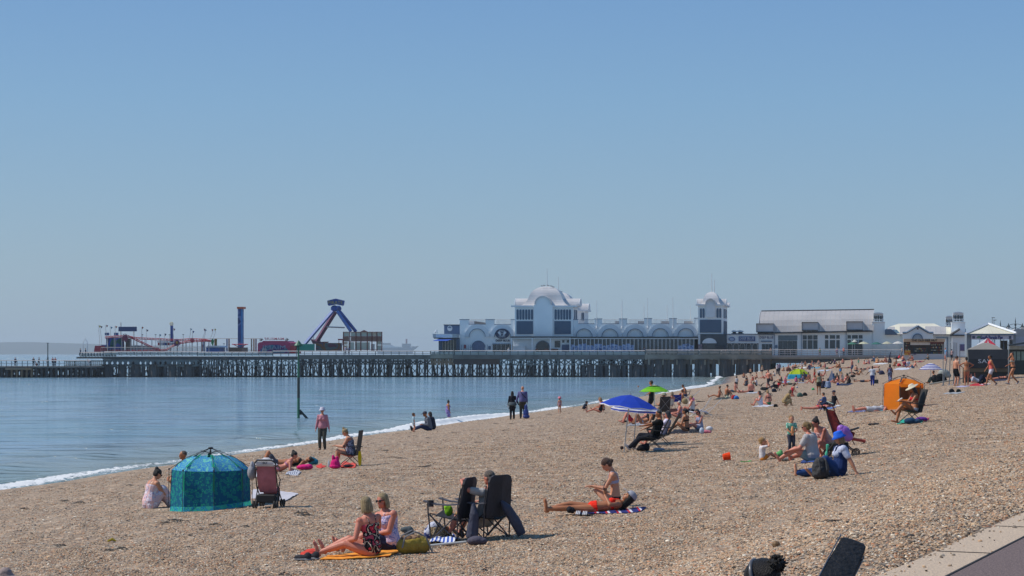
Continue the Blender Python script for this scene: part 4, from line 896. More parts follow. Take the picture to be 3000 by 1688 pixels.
for x,y,r,c,l in ((2497,1002,16,'5f9a86','green cafe parasol in front of the pavilion, left one of the two green ones'),(2530,1001,18,'e6e8cf','cream cafe parasol between the two green ones by pavilion'),(2567,1002,18,'4f8f86','teal cafe parasol in front of the lantern tower'),(2599,1000.5,16,'e2e2cc','cream cafe parasol right of the lantern tower'),(2631,1000,17,'f2f2ee','bright white cafe parasol nearest the food hut'),(2504,995,9,'f0f0e8','small pale cafe parasol above the left green one')):
    Yp=399;b=P3(x,1043,0,Yp);parasol('cafe_parasol',b,r/FPX*Yp,.5,ZZ(y,Yp)-b.z,thin(c),SIGNW,l,'parasol',GRP,n=4,pole_r=.05)
# promenade lanterns
def lamp_post(px,top,Y,label,sc_=1.):
    b=atY(px,1060,Y);e=empty('lamp_post',b,0,label,'street lamp','victorian lamp posts behind the pier entrance');H_=(1060-top)/FPX*Y;s=H_/8.6
    m=mat('lamp_green_black',(.02,.035,.04),.5);g=mat('lamp_glass',(.62,.6,.55),.3)
    mb=MB().lathe([(.28,0),(.28,.5),(.16,.7),(.1,1.2),(.08,6.3),(.14,6.5),(.08,6.8),(.22,7.1),(.06,7.4),(.1,7.7),(.02,8.4),(.001,8.6)],8);o=mb.build('post',m,e);o.scale=(s,s,s)
    for q in (-1,1):
        mb=MB().tube([(0,0,6.6),(q*.5,0,6.35),(q*1.,0,6.6),(q*1.25,0,7.1),(q*1.35,0,7.0)],.05,6);mb.tube([(0,0,7.3),(q*.7,0,7.2),(q*1.3,0,7.05)],.04,5);o=mb.build('arm',m,e);o.scale=(s,s,s)
        mb=MB().lathe([(.02,7.45),(.08,7.2),(.1,7.0),(.34,6.75),(.36,6.65)],8,(q*1.35,0,0));o=mb.build('lantern_hood',m,e);o.scale=(s,s,s)
        mb=MB().lathe([(.3,6.65),(.32,6.5),(.1,5.95),(.03,5.8)],8,(q*1.35,0,0));o=mb.build('lantern_glass',g,e);o.scale=(s,s,s)
lamp_post(2975,929,350,'dark twin lantern lamp post at right edge beside the cream pavilion');lamp_post(2931,937,420,'dark twin lantern lamp post rising behind the cream roof')
for x,t,l in ((2907,931,'plain tall grey street light behind the cream roof, taller of two'),(2912,938,'shorter plain grey street light behind the cream roof')):
    e=empty('street_light',atY(x,1060,480),0,l,'street lamp');h=(1060-t)/FPX*480;MB().tube([(0,0,0),(0,0,h)],[.1,.06],6).build('column',IRON2,e);MB().box(-.15,.6,-.12,.12,h-.08,h+.08).build('light_head',IRON2,e)
# ================================================================ rides on the seaward end
RY=408.0;EX=True
def ride(name,px,label,cat):e=empty(name,(PX(px,RY),RY,ZZ(1043,RY)),0,label,cat);return K(e),e
RED=paint('c03048');PINK=paint('c23a6c');RBLUE=paint('2b55a4');STEEL=mat('ride_steel',(.5,.5,.5),.5,metal=.3)
A_,coaster=ride('roller_coaster',430,'red and pink children\'s roller coaster with a long dip on the seaward end of pier','roller coaster')
def track(pts,d,name='track',w_=1.0,m=RED):
    P_=[]
    for (a,b),(c,e) in zip(pts,pts[1:]):
        for k in range(5):P_.append((lerp(a,c,k/5),lerp(b,e,k/5)))
    P_.append(pts[-1]);mb=MB()
    for q in (0,w_):mb.tube([P3(x,y,d+q,RY) for x,y in P_],.085,5)
    mb.tube([P3(x,y+4,d+w_/2,RY) for x,y in P_],.09,5)
    for x,y in P_[::1]:mb.bar(P3(x,y,d,RY),P3(x,y,d+w_,RY),.1);mb.bar(P3(x,y,d,RY),P3(x,y+4,d+w_/2,RY),.07)
    A_(mb,name,m)
track([(308,987),(330,985),(352,984),(378,984),(395,992),(425,1006),(455,1020),(472,1025),(488,1023),(510,1010),(530,1003),(560,998),(600,996),(618,997)],0)
track([(372,984),(400,989),(440,991),(480,993),(520,995),(560,992),(600,994),(616,997)],7);track([(304,1027),(350,1026),(400,1027),(470,1026)],3)
for x,y in ((315,990),(335,988),(357,988),(383,988),(401,994),(416,1002),(436,1010),(452,1019),(500,1014),(520,1006),(545,1000),(563,999),(578,998),(600,998),(612,999)):
    mb=MB();mb.bar(P3(x,y,.5,RY),P3(x,1043,.5,RY),.14);A_(mb,'support',STEEL)
for x in (425,445,470,490,535,590):mb=MB();mb.bar(P3(x,994,7,RY),P3(x,1043,7,RY),.12);A_(mb,'support',STEEL)
def star(cx,cy,r,m,d=-.6,n=14,par=None):
    pts=[(cx+(r if k % 2 else r*.5)*math.cos(pi*k/n),cy+(r if k % 2 else r*.5)*math.sin(pi*k/n)) for k in range(2*n)];mb=MB();PR(mb,pts,d,d+.25,RY);(par or A_)(mb,'star_sign',m)
star(366,990,13,paint('8c2c50'));star(518,1004,12,paint('6a3a78'));star(518,1004,5,paint('c2902e'),-.8);star(562,998,8,RED)
mb=MB();B(mb,311,353,990,1031,4,6,RY);A_(mb,'mural_tower',pattern('ride_mural',['23407c','2f6a5a','3a52a0','203468','7a3f6c'],.45));mb=MB();B(mb,296,312,1011,1018,2,5,RY);A_(mb,'blue_booth',RBLUE)
mb=MB();PR(mb,[(275,1031),(278,1013),(296,1013),(296,1031)],0,3,RY);A_(mb,'red_booth',RED)
mb=MB();B(mb,368,380,992,1030,5,6,RY);A_(mb,'station_wall',paint('5f5648'))
for x in (307,334):mb=MB();B(mb,x,x+11,975,983,5,5.4,RY);A_(mb,'blue_plaque',paint('3d6194'))
mb=MB();PR(mb,[(373,1030),(376,1015),(400,1012),(455,1016),(458,1030)],8,10,RY);A_(mb,'platform_screen',mat('grey_screen',(.3,.33,.35),.7))
for i in range(6):mb=MB();B(mb,462+i*9,469+i*9,1004,1012,9,10.5,RY);A_(mb,'carriage',(RED,SIGNW,RBLUE)[i % 3])
mb=MB();B(mb,460,510,1000,1003,9,12,RY);A_(mb,'white_awning',SIGNW)
mb=MB()
for i in range(60):x=296+i*4.7;mb.bar(P3(x,1018,-1,RY),P3(x,1043,-1,RY),.04)
for y in (1018,1030):mb.bar(P3(296,y,-1,RY),P3(578,y,-1,RY),.06)
A_(mb,'ride_fence',STEEL)['kind']='stuff'
mb=MB();B(mb,347,399.5,957.5,971,6,6.3,RY);mb2=MB();mb2.bar(P3(354,945,6.4,RY),P3(354,1040,6.4,RY),.16);mb2.bar(P3(392,957,6.4,RY),P3(392,1040,6.4,RY),.16)
A_2,bb=ride('banner_sign',373,'wide blank navy blue banner board on poles above the roller coaster','sign');A_2(mb,'board',mat('navy_board',(.05,.08,.2),.6));A_2(mb2,'post',STEEL)
fc={'y':'c8b428','n':'2a2c5c','m':'8a2348','c':'2f86a8','o':'c05a30','b':'2c4f98'}
for i,(x,t,b,k,ben) in enumerate(((290,953,985,'y',2),(295,955,985,'n',3),(311,952,978,'m',3),(324,957,984,'c',2),(338,955,975,'o',2),(415,957,995,'o',-1),(429,965,995,'n',1),(467,979,994,'c',1),(482,977,994,'n',-1),(508,962,998,'m',1),(557,962,990,'c',-3),(564,969,992,'b',-1),(597,963,995,'m',-6),(600,965,993,'c',-4),(620,964,992,'o',-7),(628,963,990,'y',-6))):
    e=empty('flag',P3(x,1040,3+i % 4,RY),0,('yellow pennant, leftmost on the rides','navy pennant next to the leftmost yellow one','maroon pennant above the left blue plaque','cyan pennant between the blue plaques','orange pennant just left of the navy banner board','orange pennant first right of the navy banner board','navy pennant second right of the navy banner board','low cyan pennant left of blue column','low navy pennant close left of blue column','maroon pennant close right of blue column','cyan pennant right of blue column, higher of two','blue pennant right of blue column, lower of two','maroon pennant leaning left before the green figure','cyan pennant leaning left before the green figure','orange pennant above the green figure','yellow pennant above the green figure')[i],'flag','pennants above the rides')
    q=P3(x,t,3+i % 4,RY)-e.location;hh=q.z;MB().tube([(-ben*.02,0,0),(ben*.06,0,hh*.55),(-ben*.03,0,hh*.85),(-ben*.04,0,hh)],.045,5).build('pole',STEEL,e)
    s=.42;m_=cloth(fc[k]);z=hh;MB().add([(0,0,z),(s,.05,z-.15),(.1,.05,z-.55),(0,.03,z),(s,.08,z-.15),(.1,.08,z-.55)],[(0,1,2),(5,4,3),(0,3,4,1),(1,4,5,2),(2,5,3,0)]).build('pennant',m_,e)
A_2,_e=ride('observation_column',502,'short blue ride column topped by a pale open globe','ride column')
mb=MB();B(mb,499,505,954,1003,8,8.5,RY);A_2(mb,'column',RBLUE)
mb=MB()
for a in range(6):
    M_=Matrix.Rotation(pi*a/6,3,'Z');c=P3(502.3,949,8.2,RY);mb.tube([c+M_ @ V((.38*math.cos(t*pi/8),0,.38*math.sin(t*pi/8))) for t in range(17)],.03,4,cap=False)
A_2(mb,'globe',mat('pale_gold',(.6,.55,.35),.5))
A_2,_e=ride('drop_tower',703,'tall blue drop tower ride with an orange cap','drop tower')
mb=MB();B(mb,696.5,709.5,905,1020,4,5,RY);A_2(mb,'column',pattern('tower_print',['2b4a98','34508a','6a7fb0','22386e'],.55,.5));mb=MB();B(mb,706,709.8,905,1012,3.95,4.4,RY);A_2(mb,'side_rail',paint('3f8ac8'))
mb=MB();B(mb,694,712.5,899,905,3.6,5.3,RY);A_2(mb,'cap',paint('e0683a'))
mb=MB();B(mb,670,708,1018,1032,2,6,RY);A_2(mb,'ride_base',paint('6a5444'))
mb=MB();mb.bar(P3(679,1009,3,RY),P3(727,1009,3,RY),.12);mb.bar(P3(684,1009,3,RY),P3(697,1016,3,RY),.12);mb.bar(P3(722,1009,3,RY),P3(709,1016,3,RY),.12);A_2(mb,'seat_arms',RED)
A_2,_e=ride('climbing_frame',690,'pale frame hung with coloured vertical banners between the coaster and pink surf ride','ride frame')
mb=MB();mb.bar(P3(560,992,12,RY),P3(765,992,12,RY),.09);A_2(mb,'top_bar',STEEL)
for x,c in ((595,'2b4a98'),(590,'8a2f3e'),(628,'c07030'),(632,'9a8a4a'),(663,'2b3c94'),(669,'9c2f3a'),(735,'b8a48a'),(742,'d0793a'),(748,'8f2f60')):
    mb=MB();B(mb,x,x+3,993,1030,11,11.2,RY);A_2(mb,'banner',cloth(c))
mb=MB();PR(mb,[(618,998),(622,992),(626,998),(624,1008),(622,1013),(619,1007)],2,2.4,RY);A_2(mb,'green_figure',paint('2f8a52'))
mb=MB();B(mb,604,640,1018,1031,2,6,RY);A_2(mb,'blue_kiosk',paint('2f6ac0'));mb=MB();PR(mb,[(603,1018),(608,1013),(640,1013),(644,1018)],1.5,6.5,RY);A_2(mb,'kiosk_roof',SIGNW)
# pink surf ride with mirrored lettering
A_2,surf=ride('surf_ride',802,'magenta surf ride front with reversed lettering and palm cutouts on top','fairground ride')
mb=MB();PR(mb,[(755,1036),(755,1007),(760,1003),(768,1002),(770,999),(840,999),(842,1002),(850,1004),(852,1036)],0,5,RY);A_2(mb,'front',PINK)
mb=MB();PR(mb,[(759,1034)]+arc(803,1030,41,20,175,5,14)+[(847,1034)],-.2,-.05,RY);A_2(mb,'mural',pattern('surf_mural',['3a4f88','6a3f7c','4a7f96','355a90','a03a60'],.4))
T('MIAMISURF',803,993,58,7.5,paint('8c2f58'),.5,RY,surf,mirror=True,bold=.01)
T('MIAMI',803,1018,66,12,paint('8fa4bc'),-.35,RY,surf,mirror=True)
for x in (765,840):
    mb=MB()
    for k in range(5):a=R(20+35*k);mb.add([P3(x,1000,1,RY),P3(x+8*math.cos(a),996-7*math.sin(a),1,RY),P3(x+4*math.cos(a+.5),998-5*math.sin(a+.5),1,RY),P3(x,1000,1.1,RY),P3(x+8*math.cos(a),996-7*math.sin(a),1.1,RY),P3(x+4*math.cos(a+.5),998-5*math.sin(a+.5),1.1,RY)],[(0,1,2),(5,4,3),(0,3,4,1),(1,4,5,2),(2,5,3,0)])
    A_2(mb,'palm_cutout',paint('27303a'))
mb=MB();B(mb,850,865,1013,1036,0,4,RY);A_2(mb,'red_cabin',paint('c0323c'))
mb=MB()
for i in range(8):mb.bar(P3(769+i*1.6,1022,-4,RY),P3(769+i*1.6,1040,-4,RY),.06)
A_2(mb,'gate_bars',STEEL)
# swinging pirate ship
A_2,pir=ride('pirate_ride',985,'tall blue pirate swing ride on four splayed legs with lettered crest','fairground ride')
mb=MB();PR(mb,[(960,893),(958.5,881),(983,875),(1008,881),(1006,893),(1004,896),(984,892),(963,896)],4,4.6,RY);A_2(mb,'crest_board',paint('24479c'))
T('PIRATE',983,886.5,42,9.5,paint('b8a860'),3.9,RY,pir)
mb=MB();mb.ell(P3(980,904,4.5,RY),(.8,.4,.68),14,8);mb.ell(P3(990,904,5.5,RY),(.75,.4,.62),14,8);A_2(mb,'hub',RBLUE,smooth=True)
for a,b,d0,d1,c in (((975,912),(893,1008),4,3,'3568b4'),((1003-15,912),(1028,971),4,3,'3c66ac'),((993,910),(1043,972),8,9,'2c4fa0')):
    mb=MB();mb.bar(P3(*a,d0,RY),P3(*b,d1,RY),.5);A_2(mb,'leg',paint(c))
mb=MB();mb.bar(P3(982,914,5,RY),P3(927,1002,6,RY),.7);A_2(mb,'swing_arm',paint('6a3c58'))
mb=MB();mb.bar(P3(957,958,4,RY),P3(1010,960,4,RY),.2);A_2(mb,'tie_bar',STEEL)
mb=MB();PR(mb,[(910,994),(916,1007),(935,1009),(950,1004),(952,1001),(930,1002)],5,8,RY);A_2(mb,'boat_hull',paint('6c2f44'))
mb=MB();B(mb,865,920,1008,1030,1,1.5,RY);B(mb,880,904,1012,1030,.9,1,RY);A_2(mb,'hoarding',pattern('teal_print',['2f8a8a','2b6fb4','3aa08c','2f8a8a'],.12))
mb=MB();B(mb,925,1000,1005,1030,2,2.5,RY);A_2(mb,'painted_screen',pattern('fair_mural',['6c4a54','5a6a6c','7c5a3c','54506a','8a4a48'],.4))
for x in (918,938):mb=MB();mb.bar(P3(x,985,6,RY),P3(x,1030,6,RY),.12);A_2(mb,'mast_pole',STEEL)
mb=MB();B(mb,990,1006,993,997,3,5,RY);B(mb,992,993,997,1012,3,3.2,RY);B(mb,1003,1004,997,1012,3,3.2,RY);A_2(mb,'red_canopy',paint('a83048'))
# rear of the scenery flat: framed boards
A_2,sf=ride('scenery_frame',1062,'back of a rust framed scenery wall with cream and brown square panels','wall')
c0=[mat('cream_panel',(.66,.70,.58),.8,col2=(.55,.60,.50),scale=.4),mat('brown_panel',(.36,.20,.15),.8),mat('pale_panel',(.8,.68,.5),.8)]
cols_=[(1007,1022),(1028,1042),(1044,1056),(1058,1075),(1077,1089),(1090,1103),(1105,1117)]
for i,(a,b) in enumerate(cols_):
    mb=MB();B(mb,a,b,974,985,.2,.35,RY);A_2(mb,'panel',c0[2] if i==5 else c0[0])
    mb=MB();B(mb,a,b,987,999,.2,.35,RY);A_2(mb,'panel',c0[1])
for a,b,t,bt,k in ((1008,1018,1002,1010,2),(1008,1018,1012,1026,2),(1021,1037,1003,1024,0),(1040,1056,1003,1024,0),(1058,1075,1003,1024,0),(1077,1083,1003,1024,0),(1105,1116,1001,1010,0),(1105,1116,1012,1024,0)):mb=MB();B(mb,a,b,t,bt,.2,.35,RY);A_2(mb,'panel',c0[k])
FR=paint('8c4a3e')
for x in (1005.5,1024,1042.5,1056.5,1075.5,1089,1103.5,1118):mb=MB();B(mb,x-.9,x+.9,972,1030,-.1,.3,RY);A_2(mb,'frame_post',FR)
for y in (973,986,1000,1025):mb=MB();B(mb,1005,1119,y-.8,y+.8,-.05,.25,RY);A_2(mb,'frame_rail',FR)
mb=MB();PR(mb,[(1056,972),(1066,967),(1076,972)],-.1,.3,RY);A_2(mb,'pediment',FR)
mb=MB();B(mb,1087,1097,1008,1028,1,1.2,RY);A_2(mb,'opening',SIGNW)
# arch lights, lamp columns, people-height details on the left end
e=empty('arched_lamp',P3(250,1040,8),0,'thin white double arched lamp hoop above the seaward railings','lamp');MB().tube([V((-.45,0,0)),V((-.45,0,2.2)),V((-.3,0,2.9)),V((0,0,3.2)),V((.3,0,2.9)),V((.45,0,2.2)),V((.45,0,0))],.06,6).build('hoop',POLE,e);MB().tube([(0,0,3.2),(0,0,3.7)],[.06,.02],5).build('finial',POLE,e)
e=empty('navigation_mast',P3(140,1073,-6),0,'slim grey mast on the low landing stage','mast');MB().tube([(0,0,-2.),(0,0,4.6)],.11,6).build('mast',IRON2,e);MB().box(-.14,.14,-.14,.14,1.1,1.7).build('lamp_box',IRON2,e);MB().box(-.2,.2,-.2,.2,4.5,4.6).build('top_plate',IRON2,e)
for i,(x,t) in enumerate(((456,981),(497,981),(537,981),(417,981),(656,1008))):
    e=empty('deck_light',P3(x,1040,5,RY),0,('slim deck light between the coaster dip and blue column','slim deck light just left of blue column','slim deck light between the column and cyan pennants','slim deck light under the orange pennant','short deck light right of the blue kiosk')[i],'lamp');h=(1040-t)/FPX*RY;MB().tube([(0,0,0),(0,0,h)],.05,5).build('column',STEEL,e);MB().box(-.18,.18,-.1,.1,h,h+.14).build('lamp_head',IRON2,e)
EX=False
# ship and island on the horizon
SY=4600.
shp=empty('aircraft_carrier',(PX(1170,SY),SY,0),0,'hazy grey carrier ship far out on the horizon','ship');A_2=K(shp)
GS=mat('ship_grey',(.30,.33,.36),.7);WS=mat('ship_white',(.7,.7,.7),.7)
mb=MB();PR(mb,[(1106,1036),(1104,1019),(1206,1018),(1222,1014),(1206,1026),(1203,1036)],0,20,SY);A_2(mb,'hull',GS)
mb=MB();PR(mb,[(1118,1019),(1120,1012),(1150,1011),(1152,1015),(1176,1016),(1180,1019)],-1,4,SY);A_2(mb,'white_deck',WS)
mb=MB();B(mb,1120,1141,1005,1011,2,12,SY);B(mb,1177,1200,1007,1019,2,14,SY);A_2(mb,'superstructure',GS)
mb=MB();B(mb,1187,1191,993,1007,5,8,SY);A_2(mb,'red_mast',paint('a04a50'));mb=MB();B(mb,1204,1222,1015,1017,5,8,SY);A_2(mb,'bow_deck',GS)
isl=MB();IY=8300.
rings=[]
for i in range(80):
    x=-700+i*30;h=interp([(-700,20),(-300,24),(-60,31),(90,33),(160,30),(300,27),(420,24),(560,22),(700,14),(800,4),(840,0),(3000,0)],x)+.8*noise.noise(V((i*.4,0,0)))
    X_=PX(x,IY);rings.append([(X_,IY-250,-3),(X_,IY,max(-2.9,h/FPX*IY+4.8 if h>1 else -2.9)),(X_,IY+220,-3)])
isl.loft(rings);tag(isl.build('hills',mat('far_hills',(.03,.055,.05),.9,col2=(.05,.06,.05),scale=.01)),kind='structure')
# green channel marker
GM=mat('marker_green',(.02,.16,.08),.5,col2=(.03,.09,.06),scale=.8)
mk=empty('beacon_post',atY(874.5,1225,146),0,'tall green beacon post with triangular topmark standing in the shallows','beacon');kk=146/FPX
mk.location.z=0
MB().tube([(0,0,-1),(0,0,1.4),(0,0,5.55)],[.1,.1,.055],8).build('post',GM,mk);MB().tube([(0,0,1.5),(0,0,3.)],[.105,.1],8).build('weathered_sleeve',mat('marker_weathered',(.04,.05,.045),.8),mk)
MB().lathe([(.02,5.75),(.33,5.38),(.33,5.34),(.05,5.36)],10).build('topmark',GM,mk)
MB().lathe([(.22,5.3),(.05,5.42)],8).build('cage',GM,mk)
MB().bar((.08,0,.6),(.72,0,-.1),.12).add([(0,-.04,.25),(0,-.04,.62),(.4,-.04,.28),(0,.04,.25),(0,.04,.62),(.4,.04,.28)],[(0,1,2),(5,4,3),(0,3,4,1),(1,4,5,2),(2,5,3,0)]).build('stay',mat('marker_weathered'),mk)
# ================================================================ people
TMP=bpy.data.scenes.new('tmp')
def evaluated(me,mods):
    o=bpy.data.objects.new('t',me);TMP.collection.objects.link(o)
    for t,kw in mods:
        m=o.modifiers.new('m',t)
        for k,v in kw.items():setattr(m,k,v)
    vl=TMP.view_layers[0];vl.update();dg=vl.depsgraph
    r=bpy.data.meshes.new_from_object(o.evaluated_get(dg),depsgraph=dg)
    bpy.data.objects.remove(o);return r
def fuse(mb,voxel,sm=2):
    me=bpy.data.meshes.new('t');me.from_pydata(mb.v,[],mb.f)
    r=evaluated(me,[('REMESH',dict(mode='VOXEL',voxel_size=voxel)),('SMOOTH',dict(factor=.5,iterations=sm))]);bpy.data.meshes.remove(me)
    r.shade_smooth();return r
SKIN={'pale':'e2b096','fair':'d79c7c','pink':'d98f78','tan':'b97c56','brown':'7c4c34','dark':'38231b'}
def skin(k):
    c=tuple(x*.82 for x in hexc(SKIN[k]));m=mat('skin_'+k,c,.5,col2=(c[0]*.88,c[1]*.78,c[2]*.74),scale=5,bump=.15,spec=.35);b=m.node_tree.nodes['Principled BSDF']
    b.inputs['Subsurface Weight'].default_value=.12;b.inputs['Subsurface Radius'].default_value=(.03,.012,.006);b.inputs['Subsurface Scale'].default_value=.5;return m
def hairm(h):
    key='hair_'+h
    if key in _mats:return _mats[key]
    c=hexc(h);m=mat(key,c,.55,col2=tuple(x*.32 for x in c),scale=11,bump=1,bscale=30,contrast=.3)
    n=m.node_tree;mp=n.nodes.new('ShaderNodeMapping');mp.inputs['Scale'].default_value=(9,9,.8)
    tc=[x for x in n.nodes if x.type=='TEX_COORD'][0];n.links.new(tc.outputs['Object'],mp.inputs[0])
    for x in n.nodes:
        if x.type=='TEX_NOISE':n.links.new(mp.outputs[0],x.inputs['Vector'])
    return m
TOR={'f':[(-.085,.07,.075),(-.04,.15,.11),(.06,.172,.118),(.17,.145,.1),(.26,.122,.09),(.36,.138,.1),(.44,.150,.102),(.50,.145,.082),(.545,.085,.06),(.58,.05,.05)],
       'm':[(-.085,.07,.075),(-.04,.145,.105),(.06,.158,.115),(.17,.150,.108),(.26,.148,.106),(.36,.165,.116),(.44,.178,.112),(.50,.175,.09),(.545,.10,.065),(.58,.058,.055)]}
UP,LO,UA,FA=.425,.415,.285,.25
def ik(a,b,l1,l2,pole):
    a,b,pole=V(a),V(b),V(pole);d=b-a;L_=d.length
    if L_>(l1+l2)*.999:b=a+d*((l1+l2)*.999/L_);d=b-a;L_=d.length
    L_=max(L_,abs(l1-l2)+.02);u=d.normalized();x=(l1*l1-l2*l2+L_*L_)/(2*L_);h=math.sqrt(max(0,l1*l1-x*x))
    p=pole-u*pole.dot(u)
    if p.length<1e-4:p=u.orthogonal()
    return a+u*x+p.normalized()*h,a+u*L_
PZc={}
def pose(name,**k):
    base={
     'stand':dict(hip=(0,.915),lean=2,lean2=4,foot=[(0,.1,.08),(.05,-.1,.08)],hand=[(.06,.27,.82),(.06,-.27,.82)],elbow=(-1,0,0),knee=(1,0,0),toe=(1,0,0)),
     'walk':dict(hip=(0,.88),lean=4,lean2=6,foot=[(.3,.08,.08),(-.3,-.08,.13)],hand=[(-.18,.26,.84),(.24,-.24,.88)],elbow=(-1,0,0),knee=(1,0,0),toe=(1,0,0)),
     'legs_out':dict(hip=(0,.11),lean=-18,lean2=0,foot=[(.79,.12,.07),(.80,-.12,.07)],hand=[(-.34,.24,.03),(-.34,-.24,.03)],elbow=(-1,0,-.3),knee=(0,0,1),toe=(.2,0,1)),
     'read':dict(hip=(0,.11),lean=4,lean2=24,foot=[(.76,.12,.07),(.72,-.14,.07)],hand=[(.34,.12,.3),(.34,-.12,.3)],elbow=(-.6,0,-1),knee=(0,.0,1),toe=(.2,0,1),hp=26),
     'knees_up':dict(hip=(0,.11),lean=-6,lean2=16,foot=[(.44,.14,.07),(.46,-.14,.07)],hand=[(.36,.12,.40),(.36,-.12,.40)],elbow=(0,.0,-1),knee=(0,0,1),toe=(1,0,.1)),
     'lean_back':dict(hip=(0,.11),lean=-34,lean2=-22,foot=[(.5,.16,.07),(.76,-.12,.07)],hand=[(-.5,.26,.03),(-.5,-.26,.03)],elbow=(-1,0,-.4),knee=(0,0,1),toe=(.6,0,.8),hp=14),
     'cross':dict(hip=(0,.11),lean=3,lean2=16,foot=[(.24,-.13,.09),(.30,.13,.08)],hand=[(.3,.2,.26),(.3,-.2,.26)],elbow=(-.5,0,-1),knee=[(.4,1,.25),(.4,-1,.25)],toe=(.3,0,.2),hp=14),
     'side_sit':dict(hip=(0,.11),lean=-4,lean2=8,foot=[(.25,.5,.08),(.1,.62,.08)],hand=[(.2,.1,.22),(-.12,-.36,.03)],elbow=(-1,-.2,-.3),knee=(1,0,.3),toe=(0,1,.2)),
     'chair':dict(hip=(0,.42),lean=-20,lean2=-14,foot=[(.56,.12,.08),(.62,-.12,.08)],hand=[(.26,.27,.60),(.26,-.27,.60)],elbow=(-.6,.2,-1),knee=(.4,0,1),toe=(1,0,.2),hp=12),
     'lie_back':dict(hip=(0,.105),lean=-88,lean2=-84,foot=[(.83,.1,.07),(.83,-.1,.07)],hand=[(-.06,.3,.05),(-.06,-.3,.05)],elbow=(0,0,-1),knee=(0,0,1),toe=(.3,0,1),hp=6),
     'lie_knees':dict(hip=(0,.105),lean=-88,lean2=-84,foot=[(.36,.12,.07),(.40,-.12,.07)],hand=[(-.06,.3,.05),(-.2,-.3,.05)],elbow=(0,0,-1),knee=(.1,0,1),toe=(1,0,.1),hp=6),
     'lie_front':dict(hip=(0,.10),lean=88,lean2=80,foot=[(-.84,.1,.07),(-.84,-.12,.07)],hand=[(.72,.2,.04),(.74,-.2,.04)],elbow=(0,1,0),knee=(0,0,-1),toe=(-1,0,-.2),hp=-40),
     'prop_front':dict(hip=(0,.10),lean=80,lean2=42,foot=[(-.84,.1,.07),(-.5,-.12,.38)],hand=[(.62,.1,.05),(.62,-.1,.05)],elbow=(.2,0,-1),knee=(.2,0,-1),toe=(-1,0,-.2),hp=-10),
     'kneel':dict(hip=(-.05,.27),lean=8,lean2=24,foot=[(-.18,.1,.06),(-.18,-.1,.06)],hand=[(.36,.14,.3),(.36,-.14,.3)],elbow=(-.5,0,-1),knee=(1,0,-.15),toe=(-1,0,-.3),hp=22),
     'bend':dict(hip=(-.12,.86),lean=60,lean2=80,foot=[(0,.13,.08),(0,-.13,.08)],hand=[(.45,.14,.35),(.45,-.14,.35)],elbow=(0,1,0),knee=(1,0,0),toe=(1,0,0),hp=-10),
     'crouch':dict(hip=(-.12,.3),lean=30,lean2=45,foot=[(0,.15,.08),(0,-.15,.08)],hand=[(.34,.12,.12),(.34,-.12,.12)],elbow=(0,0,-1),knee=(1,0,.6),toe=(1,0,0),hp=0),
    }[name]
    d=dict(base);d.update(k);return d
def skeleton(p,g,b=1.):
    S={};a1,a2=R(p['lean']),R(p['lean2']);tw=R(p.get('tw',0));st=R(p.get('side',0))
    P0=V((p['hip'][0],p.get('hy',0),p['hip'][1]));pts=[P0];frames=[]
    ts=[t for t,_,_ in TOR[g]]
    def dirv(a):return V((math.sin(a),math.sin(st)*math.cos(a),math.cos(a)*math.cos(st)))
    pos={};cur=P0.copy();last=0.
    def point(t):
        n=8;q=P0.copy();T_=t;
        for i in range(n):a=lerp(a1,a2,smooth01((T_*(i+.5)/n)/.5));q += dirv(a)*(T_/n)
        return q
    S['tor']=[]
    for t,rx,ry in TOR[g]:
        a=lerp(a1,a2,smooth01(max(0,t)/.5));u=dirv(a);f=V((math.cos(a),0,-math.sin(a)));k=tw*smooth01(t/.45)
        s=u.cross(f).normalized();f=s.cross(u).normalized();M=Matrix.Rotation(k,3,u);s=M @ s;f=M @ f
        S['tor'].append((t,point(t),s,f,u,rx*(1+(b-1)*(1 if t<.52 else .4)),ry*(1+(b-1)*1.25*(1 if t<.52 else .3))))
    sh=[x for x in S['tor'] if x[0]==.50][0];wd=(.152 if g=='f' else .178)*(1+(b-1)*.4)
    S['sh']=[sh[1]+sh[2]*q*wd-sh[4]*.03 for q in (1,-1)]
    S['u']=sh[4];S['f']=sh[3];S['s']=sh[2]
    S['hipj']=[P0+V((0,q*.085,-.03)) for q in (1,-1)]
    kn=p['knee'] if isinstance(p['knee'],list) else [p['knee']]*2;el=p['elbow'] if isinstance(p['elbow'],list) else [p['elbow']]*2
    S['leg']=[];S['arm']=[]
    for i in (0,1):
        k_,f_=ik(S['hipj'][i],p['foot'][i],UP,LO,kn[i]);S['leg'].append((S['hipj'][i],k_,f_))
        e_,h_=ik(S['sh'][i],p['hand'][i],UA,FA,V(el[i])+V((0,(.35 if i==0 else -.35),0)));S['arm'].append((S['sh'][i],e_,h_))
    nb=[x for x in S['tor'] if x[0]==.58][0];hp=a2*.35+R(p.get('hp',0));hy=R(p.get('hyaw',0))+tw
    if abs(p['lean2'])>60:hp=a2*.9+R(p.get('hp',0))
    u=dirv(hp);f=V((math.cos(hp),0,-math.sin(hp)));M=Matrix.Rotation(hy,3,u);f=(M @ f).normalized();s=u.cross(f).normalized()
    S['neck']=nb[1];S['hc']=nb[1]+(nb[4]*.5+u*.5).normalized()*.035+u*.095+f*.02;S['hf']=f;S['hs']=s;S['hu']=u
    S['hm']=Matrix((f,s,u)).transposed();return S
def oring(c,s,f,rx,ry,n=14):return [c+s*(rx*math.cos(2*pi*j/n))+f*(ry*math.sin(2*pi*j/n)) for j in range(n)]
